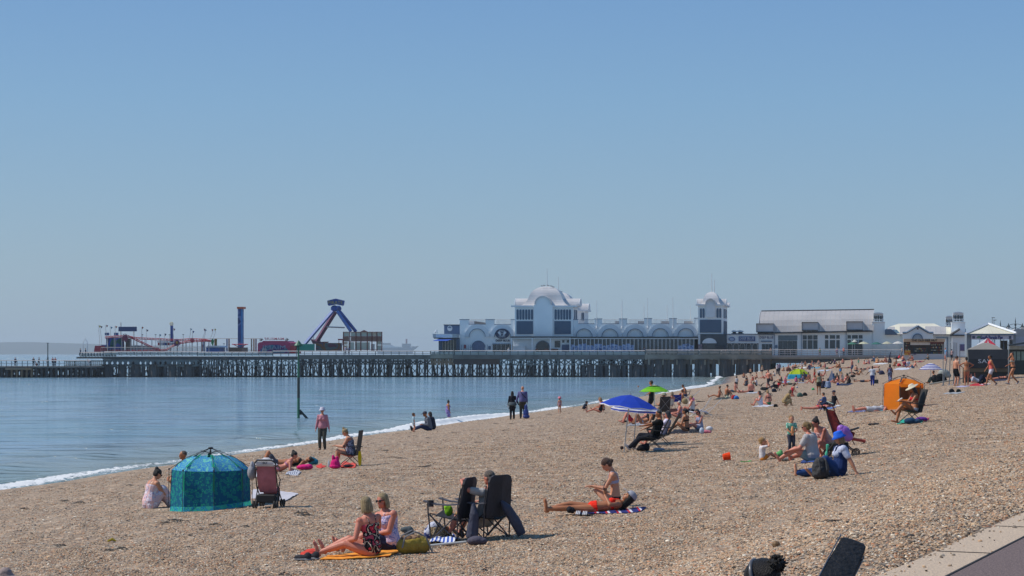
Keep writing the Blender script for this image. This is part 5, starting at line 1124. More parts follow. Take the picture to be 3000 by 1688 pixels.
def torso(mb,S,t0,t1,inf=0.,flare=0.):
    T_=S['tor'];out_=[]
    def at_(t):
        for A_,B_ in zip(T_,T_[1:]):
            if t <= B_[0]:k=(t-A_[0])/(B_[0]-A_[0]);return [lerp(x,y,k) for x,y in zip(A_[1:],B_[1:])]
        return list(T_[-1][1:])
    st=sorted({t0,t1} | {x[0] for x in T_ if t0<x[0]<t1})
    rings=[]
    for t in st:
        c,s,f,u,rx,ry=at_(t);e=inf+flare*(st[-1]-t);rings.append(oring(c,s,f,rx+e,ry+e))
    mb.loft(rings);return mb
def limb(mb,a,b,ra,rb,t0=0.,t1=1.,mid=None,inf=0.):
    a,b=V(a),V(b);n=5;ts=[t0+(t1-t0)*i/n for i in range(n+1)]
    def rr(t):
        if mid:return (lerp(ra,mid,t/.35) if t<.35 else lerp(mid,rb,(t-.35)/.65))+inf
        return lerp(ra,rb,t)+inf
    mb.tube([a.lerp(b,t) for t in ts],[rr(t) for t in ts],10)
    for t in (t0,t1):r_=rr(t)*.99;mb.ell(a.lerp(b,t),(r_,r_,r_),10,6)
    return mb
def body_mesh(S,p,g,b,L_,feet=True):
    mb=MB();torso(mb,S,-.085,.58)
    q=1+(b-1)*.8
    if g=='f' and not p.get('child'):
        for i in (1,-1):c=[x for x in S['tor'] if x[0]==.36][0];mb.ell(c[1]+c[3]*(c[6]*.62)+c[2]*i*.068,(.068*q,.062*q,.065*q),10,7)
    for i in (0,1):
        h,k,f=S['leg'][i];limb(mb,h,k,.088*q,.054*q,mid=.082*q);limb(mb,k,f,.052*q,.036,mid=.056*q)
        sh=(f-k).normalized();to=V(p['toe'][i] if isinstance(p['toe'],list) else p['toe']);to=(to-sh*to.dot(sh)).normalized()
        side=sh.cross(to);M=Matrix((to,side,sh)).transposed()
        if feet:
            mb.ell(f+to*.07+sh*.035,(.13,.042,.032),12,7,M);mb.ell(f-to*.03+sh*.03,(.045,.034,.04),8,6,M);mb.ell(f+to*.15+sh*.045,(.05,.045,.02),8,6,M)
            if L_ >= 2:
                for j in range(5):mb.ell(f+to*(.195-.008*abs(j-1))+side*(.036-.018*j)*(1 if i==0 else -1)+sh*.045,(.018,.0095,.010),6,5,M)
        s,e,w_=S['arm'][i];limb(mb,s,e,.048*q,.037*q,mid=.045*q);limb(mb,e,w_,.037*q,.024,mid=.036*q)
        mb.ell(s,(.056*q,)*3,10,7)
        hd=(w_-e).normalized();hh=p.get('hdir');
        if hh:hd=V(hh[i] if isinstance(hh,list) else hh).normalized()
        elif p.get('flat') or (w_.z<.08):hd=(V((hd.x,hd.y,0)) if abs(hd.z)<.9 else V((1,0,0))).normalized()
        pn=V((0,0,-1)) if abs(hd.z)<.8 else V((0,-1 if i==0 else 1,0));ps=hd.cross(pn).normalized();pn=ps.cross(hd).normalized();M=Matrix((hd,ps,pn)).transposed()
        mb.ell(w_+hd*.048,(.05,.038,.016),10,6,M);cu=p.get('curl',.5)
        for j,(ln,o_) in enumerate(((.068,-.028),(.078,-.010),(.074,.009),(.058,.027))):
            a_=w_+hd*.085+ps*o_;d1=(hd+pn*cu*.5).normalized();d2=(hd+pn*cu*1.7).normalized();m_=a_+d1*ln*.55
            mb.tube([a_-d1*.02,m_,m_+d2*ln*.5],[.0092,.0086,.0074],6)
        th=-1 if i==0 else 1;a_=w_+hd*.03+ps*.03*th;mb.tube([a_,a_+(hd+ps*th*.8+pn*.3).normalized()*.035,a_+(hd*1.3+ps*th*.4+pn*.6).normalized()*.062],[.0115,.0105,.0085],6)
    # head
    hc,M=S['hc'],S['hm'];k=p.get('headk',1.);W_=lambda x,y,z:hc+M @ V((x*k,y*k,z*k))
    mb.tube([S['neck']-S['u']*.03,S['neck']+S['u']*.03,W_(-.02,0,-.05)],[.056 if g=='m' else .048,.05 if g=='m' else .043,.052 if g=='m' else .045],10)
    mb.ell(W_(-.01,0,.02),(.098*k,.076*k,.094*k),14,10,M);mb.ell(W_(.026,0,-.045),(.064*k,.056*k,.066*k),12,8,M);mb.ell(W_(.06,0,-.085),(.026*k,.028*k,.022*k),8,6,M)
    if L_ >= 1:
        mb.tube([W_(.083,0,.015),W_(.105,0,-.026),W_(.09,0,-.034)],[.008*k,.0135*k,.011*k],7)
        for q_ in (1,-1):mb.ell(W_(-.008,q_*.077,-.01),(.02*k,.009*k,.03*k),8,6,M)
        mb.ell(W_(.078,0,-.058),(.016*k,.024*k,.010*k),8,5,M);mb.ell(W_(.076,0,.022),(.016*k,.05*k,.01*k),8,5,M)
    return mb
def hair_mesh(S,style,k=1.):
    hc,M=S['hc'],S['hm'];W_=lambda x,y,z:hc+M @ V((x*k,y*k,z*k));mb=MB()
    if style in ('none','bald'):return None
    if style=='short':mb.ell(W_(-.022,0,.038),(.098*k,.083*k,.090*k),14,10,M);mb.ell(W_(-.05,0,-.01),(.06*k,.078*k,.06*k),12,8,M)
    elif style=='crop':mb.ell(W_(-.022,0,.034),(.092*k,.079*k,.087*k),14,10,M)
    else:
        mb.ell(W_(-.02,0,.036),(.1*k,.086*k,.092*k),14,10,M);mb.ell(W_(-.05,0,-.015),(.064*k,.082*k,.072*k),12,8,M)
    if style=='bun':mb.ell(W_(-.085,0,.105),(.045*k,)*3,10,7)
    if style=='top_bun':mb.ell(W_(-.03,0,.145),(.042*k,)*3,10,7)
    if style=='pony':mb.tube([W_(-.08,0,.07),W_(-.14,0,.05),W_(-.16,0,-.05),W_(-.14,0,-.16)],[.03*k,.034*k,.03*k,.01*k],8)
    if style=='low_pony':mb.ell(W_(-.115,.0,-.005),(.05*k,.036*k,.042*k),10,7,M)
    if style in ('bob','long'):
        zz=-.13 if style=='bob' else -.3
        rr=[[W_(-.02+.1*math.cos(a)*fx,.088*math.sin(a)*fy,z) for a in [R(60+240*j/12) for j in range(13)]]+[W_(-.02+.1*math.cos(a)*fx*.55,.088*math.sin(a)*fy*.78,z) for a in [R(60+240*j/12) for j in range(12,-1,-1)]] for z,fx,fy in ((.06,.9,.95),(-.02,1.,1.05),(-.08,1.,1.12),(zz,.8 if style=='long' else .95,1.05))]
        mb.loft(rr);mb.ell(W_(-.06,0,zz*.6),(.06*k,.08*k,.07*k),10,7,M)
    return mb
def hat_mesh(S,kind,k=1.):
    hc,M=S['hc'],S['hm'];mb=MB()
    if kind=='bucket':pr=[(.001,.145),(.07,.14),(.088,.12),(.104,.05),(.150,.01),(.146,.004),(.098,.044)]
    elif kind=='straw':pr=[(.001,.15),(.06,.148),(.083,.13),(.1,.055),(.21,.045),(.21,.038),(.098,.044)]
    elif kind=='cap':pr=[(.001,.145),(.06,.132),(.09,.1),(.104,.045),(.1,.04)]
    b0=len(mb.v);mb.lathe([(r_*k,z*k) for r_,z in pr],18,cap=False)
    if kind=='cap':mb.add([(.08*k,-.075*k,.05*k),(.19*k,-.045*k,.035*k),(.19*k,.045*k,.035*k),(.08*k,.075*k,.05*k),(.08*k,-.075*k,.06*k),(.19*k,-.045*k,.045*k),(.19*k,.045*k,.045*k),(.08*k,.075*k,.06*k)],[(3,2,1,0),(4,5,6,7),(0,1,5,4),(1,2,6,5),(2,3,7,6)])
    mb.v=[tuple(hc+M @ V((x*(1.08)-.012,y,z+.0))) for x,y,z in mb.v];return mb
def garment(S,p,g,b,kind):
    mb=MB();q=1+(b-1)*.8;i0=.012
    def thigh(t,inf):
        for i in (0,1):h,k,f=S['leg'][i];limb(mb,h,k,.088*q,.054*q,0,t,mid=.082*q,inf=inf)
    def bust(inf):
        if g=='f' and not p.get('child'):
            for i in (1,-1):c=[x for x in S['tor'] if x[0]==.36][0];mb.ell(c[1]+c[3]*(c[6]*.62)+c[2]*i*.068,(.068*q+inf,.062*q+inf,.065*q+inf),10,7)
    def sleeves(t,t2,inf):
        for i in (0,1):
            s,e,w_=S['arm'][i];limb(mb,s,e,.05*q,.037*q,0,min(t,1),mid=.046*q,inf=inf)
            if t2:limb(mb,e,w_,.037*q,.026,0,t2,mid=.036*q,inf=inf)
            mb.ell(s,(.058*q+inf,)*3,10,7)
    def straps():
        c=[x for x in S['tor'] if x[0]==.50][0];d=[x for x in S['tor'] if x[0]==.36][0]
        for i in (1,-1):mb.tube([d[1]+d[3]*(d[6]+.012)+d[2]*i*.07,c[1]+c[3]*(c[6]+.004)+c[2]*i*.085,c[1]+c[2]*i*.085+c[4]*.045,c[1]-c[3]*(c[6]+.006)+c[2]*i*.07,d[1]-d[3]*(d[6]+.006)+d[2]*i*.05],.009,5)
    if kind=='tshirt':torso(mb,S,-.02,.53,.016);bust(.014);sleeves(.62,0,.018)
    elif kind=='longsleeve':torso(mb,S,-.03,.53,.018);bust(.014);sleeves(1,.93,.014)
    elif kind=='tank':torso(mb,S,-.02,.47,.014);bust(.012);straps()
    elif kind=='bra':torso(mb,S,.31,.365,.006);bust(.007);straps()
    elif kind=='brief':torso(mb,S,-.09,.07,.007)
    elif kind=='swimsuit':torso(mb,S,-.09,.40,.008);bust(.007);straps()
    elif kind=='shorts':torso(mb,S,-.09,.1,.014);thigh(.42,.018)
    elif kind=='trunks':torso(mb,S,-.09,.09,.014);thigh(.68,.022)
    elif kind=='trousers':
        torso(mb,S,-.09,.12,.013);thigh(1,.016)
        for i in (0,1):h,k,f=S['leg'][i];limb(mb,k,f,.056*q,.046,0,.96,mid=.058*q,inf=.015)
    elif kind in ('dress','skirt','longdress'):
        torso(mb,S,-.09,.12 if kind=='skirt' else .42,.012,0);
        if kind != 'skirt':bust(.012);straps()
        n=1. if kind=='longdress' else .62
        for i in (0,1):h,k,f=S['leg'][i];limb(mb,h,k,.11*q,.085*q,0,n if kind != 'longdress' else 1,inf=.012)
        if kind=='longdress':
            for i in (0,1):h,k,f=S['leg'][i];limb(mb,k,f,.09*q,.085*q,0,.9,inf=.01)
        (h0,k0,f0),(h1,k1,f1)=S['leg'];e0,e1=(k0,k1) if n>.9 else (h0.lerp(k0,.7),h1.lerp(k1,.7));seq=[(h0,h1),(h0.lerp(e0,.5),h1.lerp(e1,.5)),(e0,e1)]
        if kind=='longdress':seq += [(k0.lerp(f0,.5),k1.lerp(f1,.5)),(k0.lerp(f0,.92),k1.lerp(f1,.92))]
        rings=[]
        for m_,(a_,c_) in enumerate(seq):
            mid=(a_+c_)/2;nx=seq[min(m_+1,len(seq)-1)];pv=seq[max(m_-1,0)];dr=((nx[0]+nx[1])/2-(pv[0]+pv[1])/2).normalized();sd=c_-a_;sd=(sd-dr*sd.dot(dr));wd_=max(sd.length/2,.03)+.10*q;sd.normalize();rings.append(oring(mid,sd,dr.cross(sd),wd_,.095*q))
        mb.loft(rings)
    return mb
def shoes_mesh(S,p,kind='shoe'):
    mb=MB()
    for i in (0,1):
        h,k,f=S['leg'][i];sh=(f-k).normalized();to=V(p['toe'][i] if isinstance(p['toe'],list) else p['toe']);to=(to-sh*to.dot(sh)).normalized();side=sh.cross(to);M=Matrix((to,side,sh)).transposed()
        mb.ell(f+to*.07+sh*.04,(.145,.05,.036),12,7,M);mb.ell(f-to*.03+sh*.02,(.055,.044,.055),10,6,M)
    return mb
_cache={}
def person(loc,yaw,ps,g='f',H_=1.68,b=1.,sk='fair',hair=('short','3a2a20'),wear=(),hat=None,shoes=None,label='',group=None,shades=False,L_=None,key=None,child=False):
    """wear: list of (kind, material or hex)"""
    loc=V(loc);Y=loc.y
    if L_ is None:L_=3 if Y<46 else 2 if Y<85 else 1 if Y<135 else 0
    vox={3:.0085,2:.012,1:.018,0:.03}[L_]
    p=dict(ps)
    if child:p['child']=True;p['headk']=1.55
    S=skeleton(p,g,b);e=empty('person',loc,R(yaw),label,'person',group);s=H_/1.72;e.scale=(s,s,s)
    def put(nm,kk,mbf,m,v=vox,sm=2):
        ck=(key,kk,g,b,L_,child) if key else None
        if ck and ck in _cache:me=_cache[ck].copy();me.materials.clear()
        else:
            mb=mbf()
            if mb is None:return None
            me=fuse(mb,v,sm) if v else mb.mesh(nm,smooth=True)
            if ck:_cache[ck]=me.copy();_cache[ck].materials.clear()
            me.materials.clear()
        me.materials.append(m);return link(nm,me,e)
    put('body','body',lambda:body_mesh(S,p,g,b,L_),skin(sk))
    hk=p.get('headk',1.)
    if hair[0] not in ('none','bald'):put('hair',hair[0],lambda:hair_mesh(S,hair[0],hk),hairm(hair[1]),max(vox,.008) if L_>0 else vox)
    names={'tshirt':'t_shirt','longsleeve':'long_sleeved_top','tank':'vest_top','bra':'bikini_top','brief':'bikini_bottoms','swimsuit':'swimsuit','shorts':'shorts','trunks':'swim_shorts','trousers':'trousers','dress':'dress','skirt':'skirt','longdress':'long_dress'}
    for kd,c in wear:put(names[kd] if not (kd=='brief' and g=='m') else 'trunks',kd,lambda:garment(S,p,g,b,kd),cloth(c) if isinstance(c,str) else c)
    if shoes:put('shoes','shoes',lambda:shoes_mesh(S,p),cloth(shoes))
    if hat:put('hat',hat[0],lambda:hat_mesh(S,hat[0],hk),cloth(hat[1]) if isinstance(hat[1],str) else hat[1],None)
    if L_ >= 1:
        hc,M=S['hc'],S['hm'];W_=lambda x,y,z:hc+M @ V((x*hk,y*hk,z*hk));mb=MB()
        if shades:
            for q in (1,-1):mb.ell(W_(.088,q*.033,.004),(.012,.032*hk,.021*hk),8,6,M);mb.bar(W_(.09,q*.06,.01),W_(-.02,q*.084,.008),.008)
            mb.bar(W_(.1,-.01,.006),W_(.1,.01,.006),.008);mb.build('sunglasses',mat('dark_lens',(.01,.01,.012),.15),e)
        else:
            for q in (1,-1):mb.ell(W_(.083,q*.032,.003),(.008,.014*hk,.007*hk),8,5,M)
            mb.build('eyes',mat('eye_dark',(.06,.045,.04),.3),e)
        MB().ell(W_(.092,0,-.06),(.006,.022*hk,.006*hk),8,5,M).build('mouth',mat('lips',(.42,.14,.12),.5),e)
    e['_s']=s;return e,S
def P_(px,py):return at(px,py)
def rel(e,v,q=False):    # a point given in a person's own frame, in the world
    s=e['_s'];return e.location+Matrix.Rotation(e.rotation_euler.z,3,'Z') @ (V(v)*s)
# ================================================================ things on the beach
BLK=mat('black_steel',(.02,.02,.022),.45);ALU=mat('aluminium',(.45,.46,.47),.35,metal=.7)
def towel(c,m,name,label,cat='towel',lift=.02,group=None,th=.012,fold=.02):
    """cloth spread between four points of the beach (photo px, in order)"""
    q=[at(*p) for p in c];o=sum(q,V())/4;n=14;rings=[];low=[]
    for i in range(n):
        a=i/(n-1);r_=[];l_=[]
        for j in range(n):
            b=j/(n-1);p=(q[0]*(1-b)+q[1]*b)*(1-a)+(q[3]*(1-b)+q[2]*b)*a
            w_=fold*noise.noise(V((p.x*3.1,p.y*3.1,o.x)))+.6*fold*noise.noise(V((p.x*8,p.y*8,4)))
            z=max(ground(p.x,p.y)+lift+w_,ground(p.x,p.y)+.012)
            e=.03*noise.noise(V((p.x*5,p.y*5,9)))*(1 if i in (0,n-1) or j in (0,n-1) else 0)
            r_.append((p.x+e,p.y+e,z));l_.append((p.x+e,p.y+e,z-th))
        rings.append(r_);low.append(l_)
    mb=MB();mb.loft(rings,cap=False,close=False);mb.loft(low,cap=False,close=False)
    edge=[rings[0][j] for j in range(n)]+[rings[i][-1] for i in range(1,n)]+[rings[-1][j] for j in range(n-2,-1,-1)]+[rings[i][0] for i in range(n-2,0,-1)]
    mb.loft([edge,[(x,y,z-th) for x,y,z in edge]],cap=False)
    mb.v=[tuple(V(v)-o) for v in mb.v];ob=mb.build(name,m,None,smooth=True,loc=o);return tag(ob,label,cat,group)
def blobs(loc,parts,m,name,label,cat,yaw=0.,vox=.012,parent=None,group=None):
    """soft thing fused from (centre, radii) lumps in a local frame standing on loc"""
    mb=MB()
    for c,r_ in parts:mb.ell(c,r_,12,8)
    me=fuse(mb,vox,3);me.materials.append(m);o=link(name,me,parent,loc,(0,0,R(yaw)))
    return tag(o,label,cat,group) if not parent else o
def strap(e,pts,r_,m,name='strap'):return MB().tube(pts,r_,6).build(name,m,e)
def recliner(px,py,yaw,label,fab='2c2b2c',backlen=.86,group=None,lean=22,seat_h=.42):
    loc=at(px,py);e=empty('reclining_chair',loc,R(yaw),label,'chair',group);f=mat('mesh_'+fab,tuple(x*.8 for x in hexc(fab)),.8,scale=20);a=R(lean);w_=.27
    bx,bz=-.22,seat_h-.06;tx,tz=bx-math.sin(a)*backlen,bz+math.cos(a)*backlen
    MB().loft([[(bx,y,bz),(bx+.02,y,bz+.02),(tx+.02,y,tz+.01),(tx,y,tz)] for y in (-w_+.02,w_-.02)]).build('backrest',f,e)
    MB().loft([[(bx,y,bz),(.05,y,bz+.0),(.26,y,bz+.06),(.26,y,bz+.04),(.05,y,bz-.02),(bx,y,bz-.02)] for y in (-w_+.02,w_-.02)]).build('seat',f,e)
    for y in (-w_,w_):
        MB().tube([(tx,y,tz),(bx,y,bz),(.28,y,bz+.06)],.014,6).build('side_rail',BLK,e)
        MB().tube([(-.3,y,.0),(.02,y,bz-.06),(.16,y,.62)],.013,6).build('leg',BLK,e);MB().tube([(.36,y,.0),(.05,y,bz-.1),(-.2,y,bz+.02)],.013,6).build('leg',BLK,e)
        MB().obox((-.06,y*1.06,.62),(.5,.05,.03),(0,R(-6),0)).build('armrest',BLK,e)
    MB().tube([(-.3,-w_,.01),(-.3,w_,.01)],.012,6).tube([(.36,-w_,.01),(.36,w_,.01)],.012,6).build('foot_bar',BLK,e)
    MB().tube([(tx,y_,tz) for y_ in (-w_,0,w_)],.014,6).build('top_bar',BLK,e);return e
def camp_chair(px,py,yaw,label,h=1.03,tilt=12):
    loc=at(px,py);e=empty('camping_chair',loc,R(yaw),label,'chair','high backed black camping chairs');f=mat('black_nylon',(.013,.013,.017),.75,col2=(.02,.02,.03),scale=6,bump=.5);W2=.29;g=mat('grey_nylon',(.10,.10,.12),.75,scale=6)
    st=mat('charcoal_tube',(.05,.05,.06),.4,metal=.4);a=R(tilt);sx,sz=-.2,.40;tx,tz=sx-math.sin(a)*(h-sz),h
    # back with a raised, rounded head end
    prof=[(0.,1.),(.25,1.04),(.55,1.0),(.78,.96),(.84,.98),(.95,.86),(1.0,.6)]
    MB().loft([[(lerp(sx,tx,t)-.035*math.cos(0),-W2*k,lerp(sz-.03,tz,t)),(lerp(sx,tx,t)-.075,0,lerp(sz-.03,tz,t)),(lerp(sx,tx,t)-.035,W2*k,lerp(sz-.03,tz,t)),(lerp(sx,tx,t)+.0,W2*k,lerp(sz-.03,tz,t)),(lerp(sx,tx,t)-.045,0,lerp(sz-.03,tz,t)),(lerp(sx,tx,t)+.0,-W2*k,lerp(sz-.03,tz,t))] for t,k in prof]).build('backrest',f,e,smooth=False)
    MB().loft([[(x,-W2,z),(x,0,z-.05),(x,W2,z),(x,W2,z-.012),(x,0,z-.062),(x,-W2,z-.012)] for x,z in ((-.23,.38),(-.05,.38),(.15,.42),(.28,.46))]).build('seat',f,e)
    for q in (-1,1):
        y=q*(W2+.03)
        MB().tube([(tx+.02,y*.96,tz-.16),(sx-.02,y,.62),(-.2,y,.02)],.013,6).build('leg',st,e)
        MB().tube([(.30,y,.66),(.29,y,.46),(.24,y,.02)],.012,6).build('leg',st,e)
        MB().tube([(-.2,y,.03),(.28,y,.44)],.011,6).tube([(.24,y,.03),(-.2,y,.44)],.011,6).build('side_brace',st,e)
        MB().loft([[(x,y-.045,z),(x,y+.045,z),(x,y+.045,z-.02),(x,y-.045,z-.02)] for x,z in ((-.24,.62),(-.05,.60),(.15,.61),(.36,.66))]).build('armrest',g,e)
    MB().tube([(-.2,-W2-.03,.03),(-.16,0,.22),(-.2,W2+.03,.44)],.011,6).tube([(-.2,W2+.03,.03),(-.16,0,.22),(-.2,-W2-.03,.44)],.011,6).tube([(.24,-W2-.03,.03),(.26,W2+.03,.44)],.011,6).tube([(.24,W2+.03,.03),(.26,-W2-.03,.44)],.011,6).build('cross_brace',st,e)
    MB().lathe([(.045,0),(.05,.1),(.046,.1),(.04,.01)],10,(.24,W2+.04,.56)).build('cup_holder',f,e);return e
LEAF=pattern('leaf_print_bright',['4aa8ec','6cdcf0','429cec','9cf0c0','3c98e8','84e4d4'],15.,pos=[0,.10,.16,.30,.38,.62],trans=True)
LEAFD=pattern('leaf_print_mesh',['146c90','1f8c84','126488','249c80','0f5e80'],12.,pos=[0,.12,.2,.34,.46])
LEAFS=pattern('leaf_print_skirt',['2aa0cc','4cc4d8','2494c8','4cd0b8'],12.,pos=[0,.2,.35,.5],trans=True)
def pop_tent(px,py,label,rad,wall,hub,m_roof,m_wall,m_skirt,m_tab,n=8,a0=-77.,skip=(),roofk=.48,cat='tent',windows=(),rad_top=.97):
    base=at(px,py);loc=base*((base.y+rad*.9)/base.y);loc.z=ground(loc.x,loc.y);e=empty('beach_tent',loc,0,label,cat);ang=[R(a0+360/n*i) for i in range(n)]
    gz=[ground(loc.x+rad*math.cos(a),loc.y+rad*math.sin(a))-loc.z for a in ang]
    p=lambda i,r_,z:V((r_*math.cos(ang[i % n]),r_*math.sin(ang[i % n]),z))
    rt,zt=rad*roofk,wall+(hub-wall)*.62
    def panel(rows_,m,name,i,sag=.0):      # rows_: (radius, z) from bottom up, between pole i and i+1
        rings=[];k=6
        for r_,z,zg in rows_:
            o_=[]
            for j in range(k+1):
                t=j/k;q=p(i,r_,z).lerp(p(i+1,r_,z),t);s_=1-sag*4*t*(1-t);o_.append(V((q.x*s_,q.y*s_,q.z-sag*.35*4*t*(1-t)*(1 if z>wall*.95 else 0)+(lerp(gz[i],gz[(i+1) % n],t) if zg else 0)+.006*noise.noise(V((q.x*9,q.y*9,z*7))))))
            rings.append(o_)
        mb=MB();mb.loft(rings,cap=False,close=False);mb.build(name,m,e,smooth=True)
    for i in range(n):
        if i not in skip:
            panel([(rad*1.02,0,1),(rad*1.0,.1,1)],m_skirt,'skirt',i,.0)
            panel([(rad*1.0,.1,1),(rad*.995,wall*.5,0),(rad*rad_top,wall,0)],m_wall,'wall_panel',i,.015)
        if i not in skip or roofk<.3:panel([(rad*rad_top,wall,0),(lerp(rad,rt,.35),lerp(wall,zt,.46),0),(lerp(rad,rt,.7),lerp(wall,zt,.8),0),(rt,zt,0)],m_roof,'roof_panel',i,.035)
        if i in windows:panel([(rad*.97,wall*.35,0),(rad*.965,wall*.85,0)],mat('tent_window',(.10,.09,.09),.6),'mesh_window',i,.01)
        a_=p(i,rad*1.05,gz[i]);s_=p(i,rad*1.03,wall*1.02);h_=V((0,0,hub))
        mb=MB();mb.tube([a_,p(i,rad*1.045,wall*.5),s_],.006,5);mb.tube([s_,s_.lerp(h_,.45)+V((0,0,.05)),h_],.006,5);mb.ell(s_,(.022,.022,.022),6,5);mb.build('pole',BLK,e)
        mb=MB();c0,c1=p(i,rad*1.015,wall*.5),p(i,rad*1.01,wall*.92);t_=V((-math.sin(ang[i]),math.cos(ang[i]),0))*.022;mb.loft([[c0-t_,c0+t_],[c1-t_,c1+t_]],cap=False,close=False);mb.build('sleeve',m_tab,e)
        mb=MB();c0,c1=s_.lerp(h_,.12)+V((0,0,.02)),s_.lerp(h_,.62)+V((0,0,.035));t2=t_*1.5;mb.loft([[c0-t2,c0+t2],[c1-t2,c1+t2]],cap=False,close=False);mb.build('sleeve',m_tab,e)
    mb=MB();mb.tube([(0,0,hub-.16),(0,0,hub+.01)],.014,8);mb.lathe([(.05,-.03),(.06,0),(.04,.015),(.001,.015)],10,(0,0,hub))
    for i in range(n):mb.tube([V((0,0,hub-.12)),p(i,.22,hub-.06)],.005,4)
    mb.build('hub',BLK,e);return e
pop_tent(617,1497,'teal and blue leaf patterned pop up dome tent with black poles',.87,.86,1.33,LEAF,LEAFD,LEAFS,cloth('1fa080'))
ORG=thin('ff9a2c',.55,1.)
pop_tent(2648,1197,'bright orange pop up shelter behind the woman in straw hat',.86,1.0,1.36,ORG,ORG,ORG,cloth('5a5450'),n=6,a0=-112.,skip=(0,),roofk=.14,windows=(2,3,1))
tri=MB();
q0,q1,q2=atY(2646,1110,79.5),atY(2591,1118,80.2),atY(2586,1199,78.8);q2.z=ground(q2.x,q2.y)
# ---- people and things left
G=lambda *a:at(*a)
person(at(440,1489),38,pose('read',hand=[(.5,.1,.18),(.46,-.14,.2)],lean2=18,hp=22,foot=[(.72,.2,.07),(.5,-.1,.07)]),'f',1.68,1.3,'fair',('bun','14100f'),[('longdress',pattern('white_floral',['e4dfe6','e9e5ea','b070a0','e4dfe6','8a80b0','e6c0c0'],9.,pos=[0,.2,.32,.36,.46,.5]))],shades=True,label='woman in long white floral sundress sitting beside the teal tent')
person(at(541,1424),-160,pose('cross',hp=0,lean2=2),'m',1.74,1.1,'tan',('crop','6a5c50'),[('tshirt','6a6a70')],label='man with cropped hair sitting behind the teal tent, only head showing')
# pink buggy from behind
def buggy(px,py,yaw,label,fab,hoodm,k=1.,hood_up=True):
    loc=at(px,py);e=empty('pushchair',loc,R(yaw),label,'pushchair');e.scale=(k,k,k);f=cloth(fab);w_=.235
    for y in (-w_,w_):
        MB().tube([(-.30,y,1.02),(-.25,y,.8),(-.12,y,.45),(.30,y,.10)],.014,6).tube([(.12,y,.62),(-.05,y,.42),(-.28,y,.10)],.013,6).tube([(-.27,y*.9,.9),(.1,y,.62)],.01,6).build('frame',BLK,e)
        for x in (.32,-.28):
            for d in (-.03,.03):
                mb=MB();c=V((x,y+d,.085));rings=[]
                for j in range(17):a=2*pi*j/16;rings.append([c+V((math.cos(a)*r_,o_,math.sin(a)*r_)) for r_,o_ in ((.085,-.014),(.085,.014),(.068,.014),(.068,-.014))])
                mb.loft(rings,cap=False);wh_=mb.build('wheel',mat('tyre_rubber',(.02,.02,.02),.8),e)
                mb=MB();[mb.bar(c,c+V((math.cos(a)*.07,0,math.sin(a)*.07)),.008) for a in (0,1.26,2.5,3.77,5.03)];mb.build('spokes',mat('wheel_grey',(.12,.12,.12),.5),wh_)
    MB().tube([(-.30,-w_,1.0),(-.36,-w_*.7,1.07),(-.36,w_*.7,1.07),(-.30,w_,1.0)],.017,7).build('handle',BLK,e)
    MB().loft([[(-.22+.0,-w_+.02,.92),(-.25,0,.93),(-.22,w_-.02,.92)],[(-.17,-w_+.015,.66),(-.215,0,.66),(-.17,w_-.015,.66)],[(-.09,-w_+.03,.42),(-.13,0,.41),(-.09,w_-.03,.42)],[(-.04,-w_+.05,.34),(-.07,0,.33),(-.04,w_-.05,.34)]],cap=False,close=False).build('seat_back',f,e,smooth=True)
    MB().loft([[(-.05,-w_+.03,.38),(-.05,w_-.03,.38)],[(.2,-w_+.03,.44),(.2,w_-.03,.44)],[(.3,-w_+.05,.25),(.3,w_-.05,.25)]],cap=False,close=False).build('seat',f,e)
    MB().box(-.26,.16,-w_+.02,w_-.02,.12,.30).build('basket',mat('basket_black',(.015,.015,.016),.8),e,bevel=.02)
    return e,w_
e,w_=buggy(787,1487,82,'pink backed buggy seen from behind with grey bag on side','c07880',None,.95)
MB().loft([[(-.30+.02,y*1.0,1.02-abs(y)*.3),(-.2,y*1.1,1.16-abs(y)*.8),(-.02,y*1.1,1.12-abs(y)*.9),(.1,y,.95-abs(y)*.4)] for y in (-.24,-.16,-.05,.05,.16,.24)],cap=False,close=False).build('hood_cover',cloth('c9c8ce'),e,smooth=True)
MB().loft([[(-.30,y,.93),(-.345,y,1.0),(-.3,y*.9,1.09)] for y in (-.2,0,.2)],cap=False,close=False).build('muslin',cloth('d6d5da'),e,smooth=True)
text('SU',at(785,1487)+V((0,-.42,.985)),.085,.045,paint('22222a'),name='lettering',tilt=0).parent=e;o=bpy.data.objects['lettering'];
lt=[o for o in e.children if o.name.startswith('lettering')][0];lt.matrix_world=Matrix.Identity(4);lt.location=(-.35,0,1.005);lt.rotation_euler=(R(0),0,R(-90))
blobs(at(785,1487),[((0,0,.74),(.10,.13,.16)),((0,.02,.86),(.05,.1,.12))],cloth('a2a2a8'),'nappy_bag','grey nappy bag hanging off left side of the pink buggy','bag').location=at(785,1487)+V((-.34,.02,0))
towel([(735,1462),(742,1436),(874,1449),(833,1472)],cloth('c9c7cf'),'blanket','pale grey blanket spread right of the pink buggy','blanket',.03)
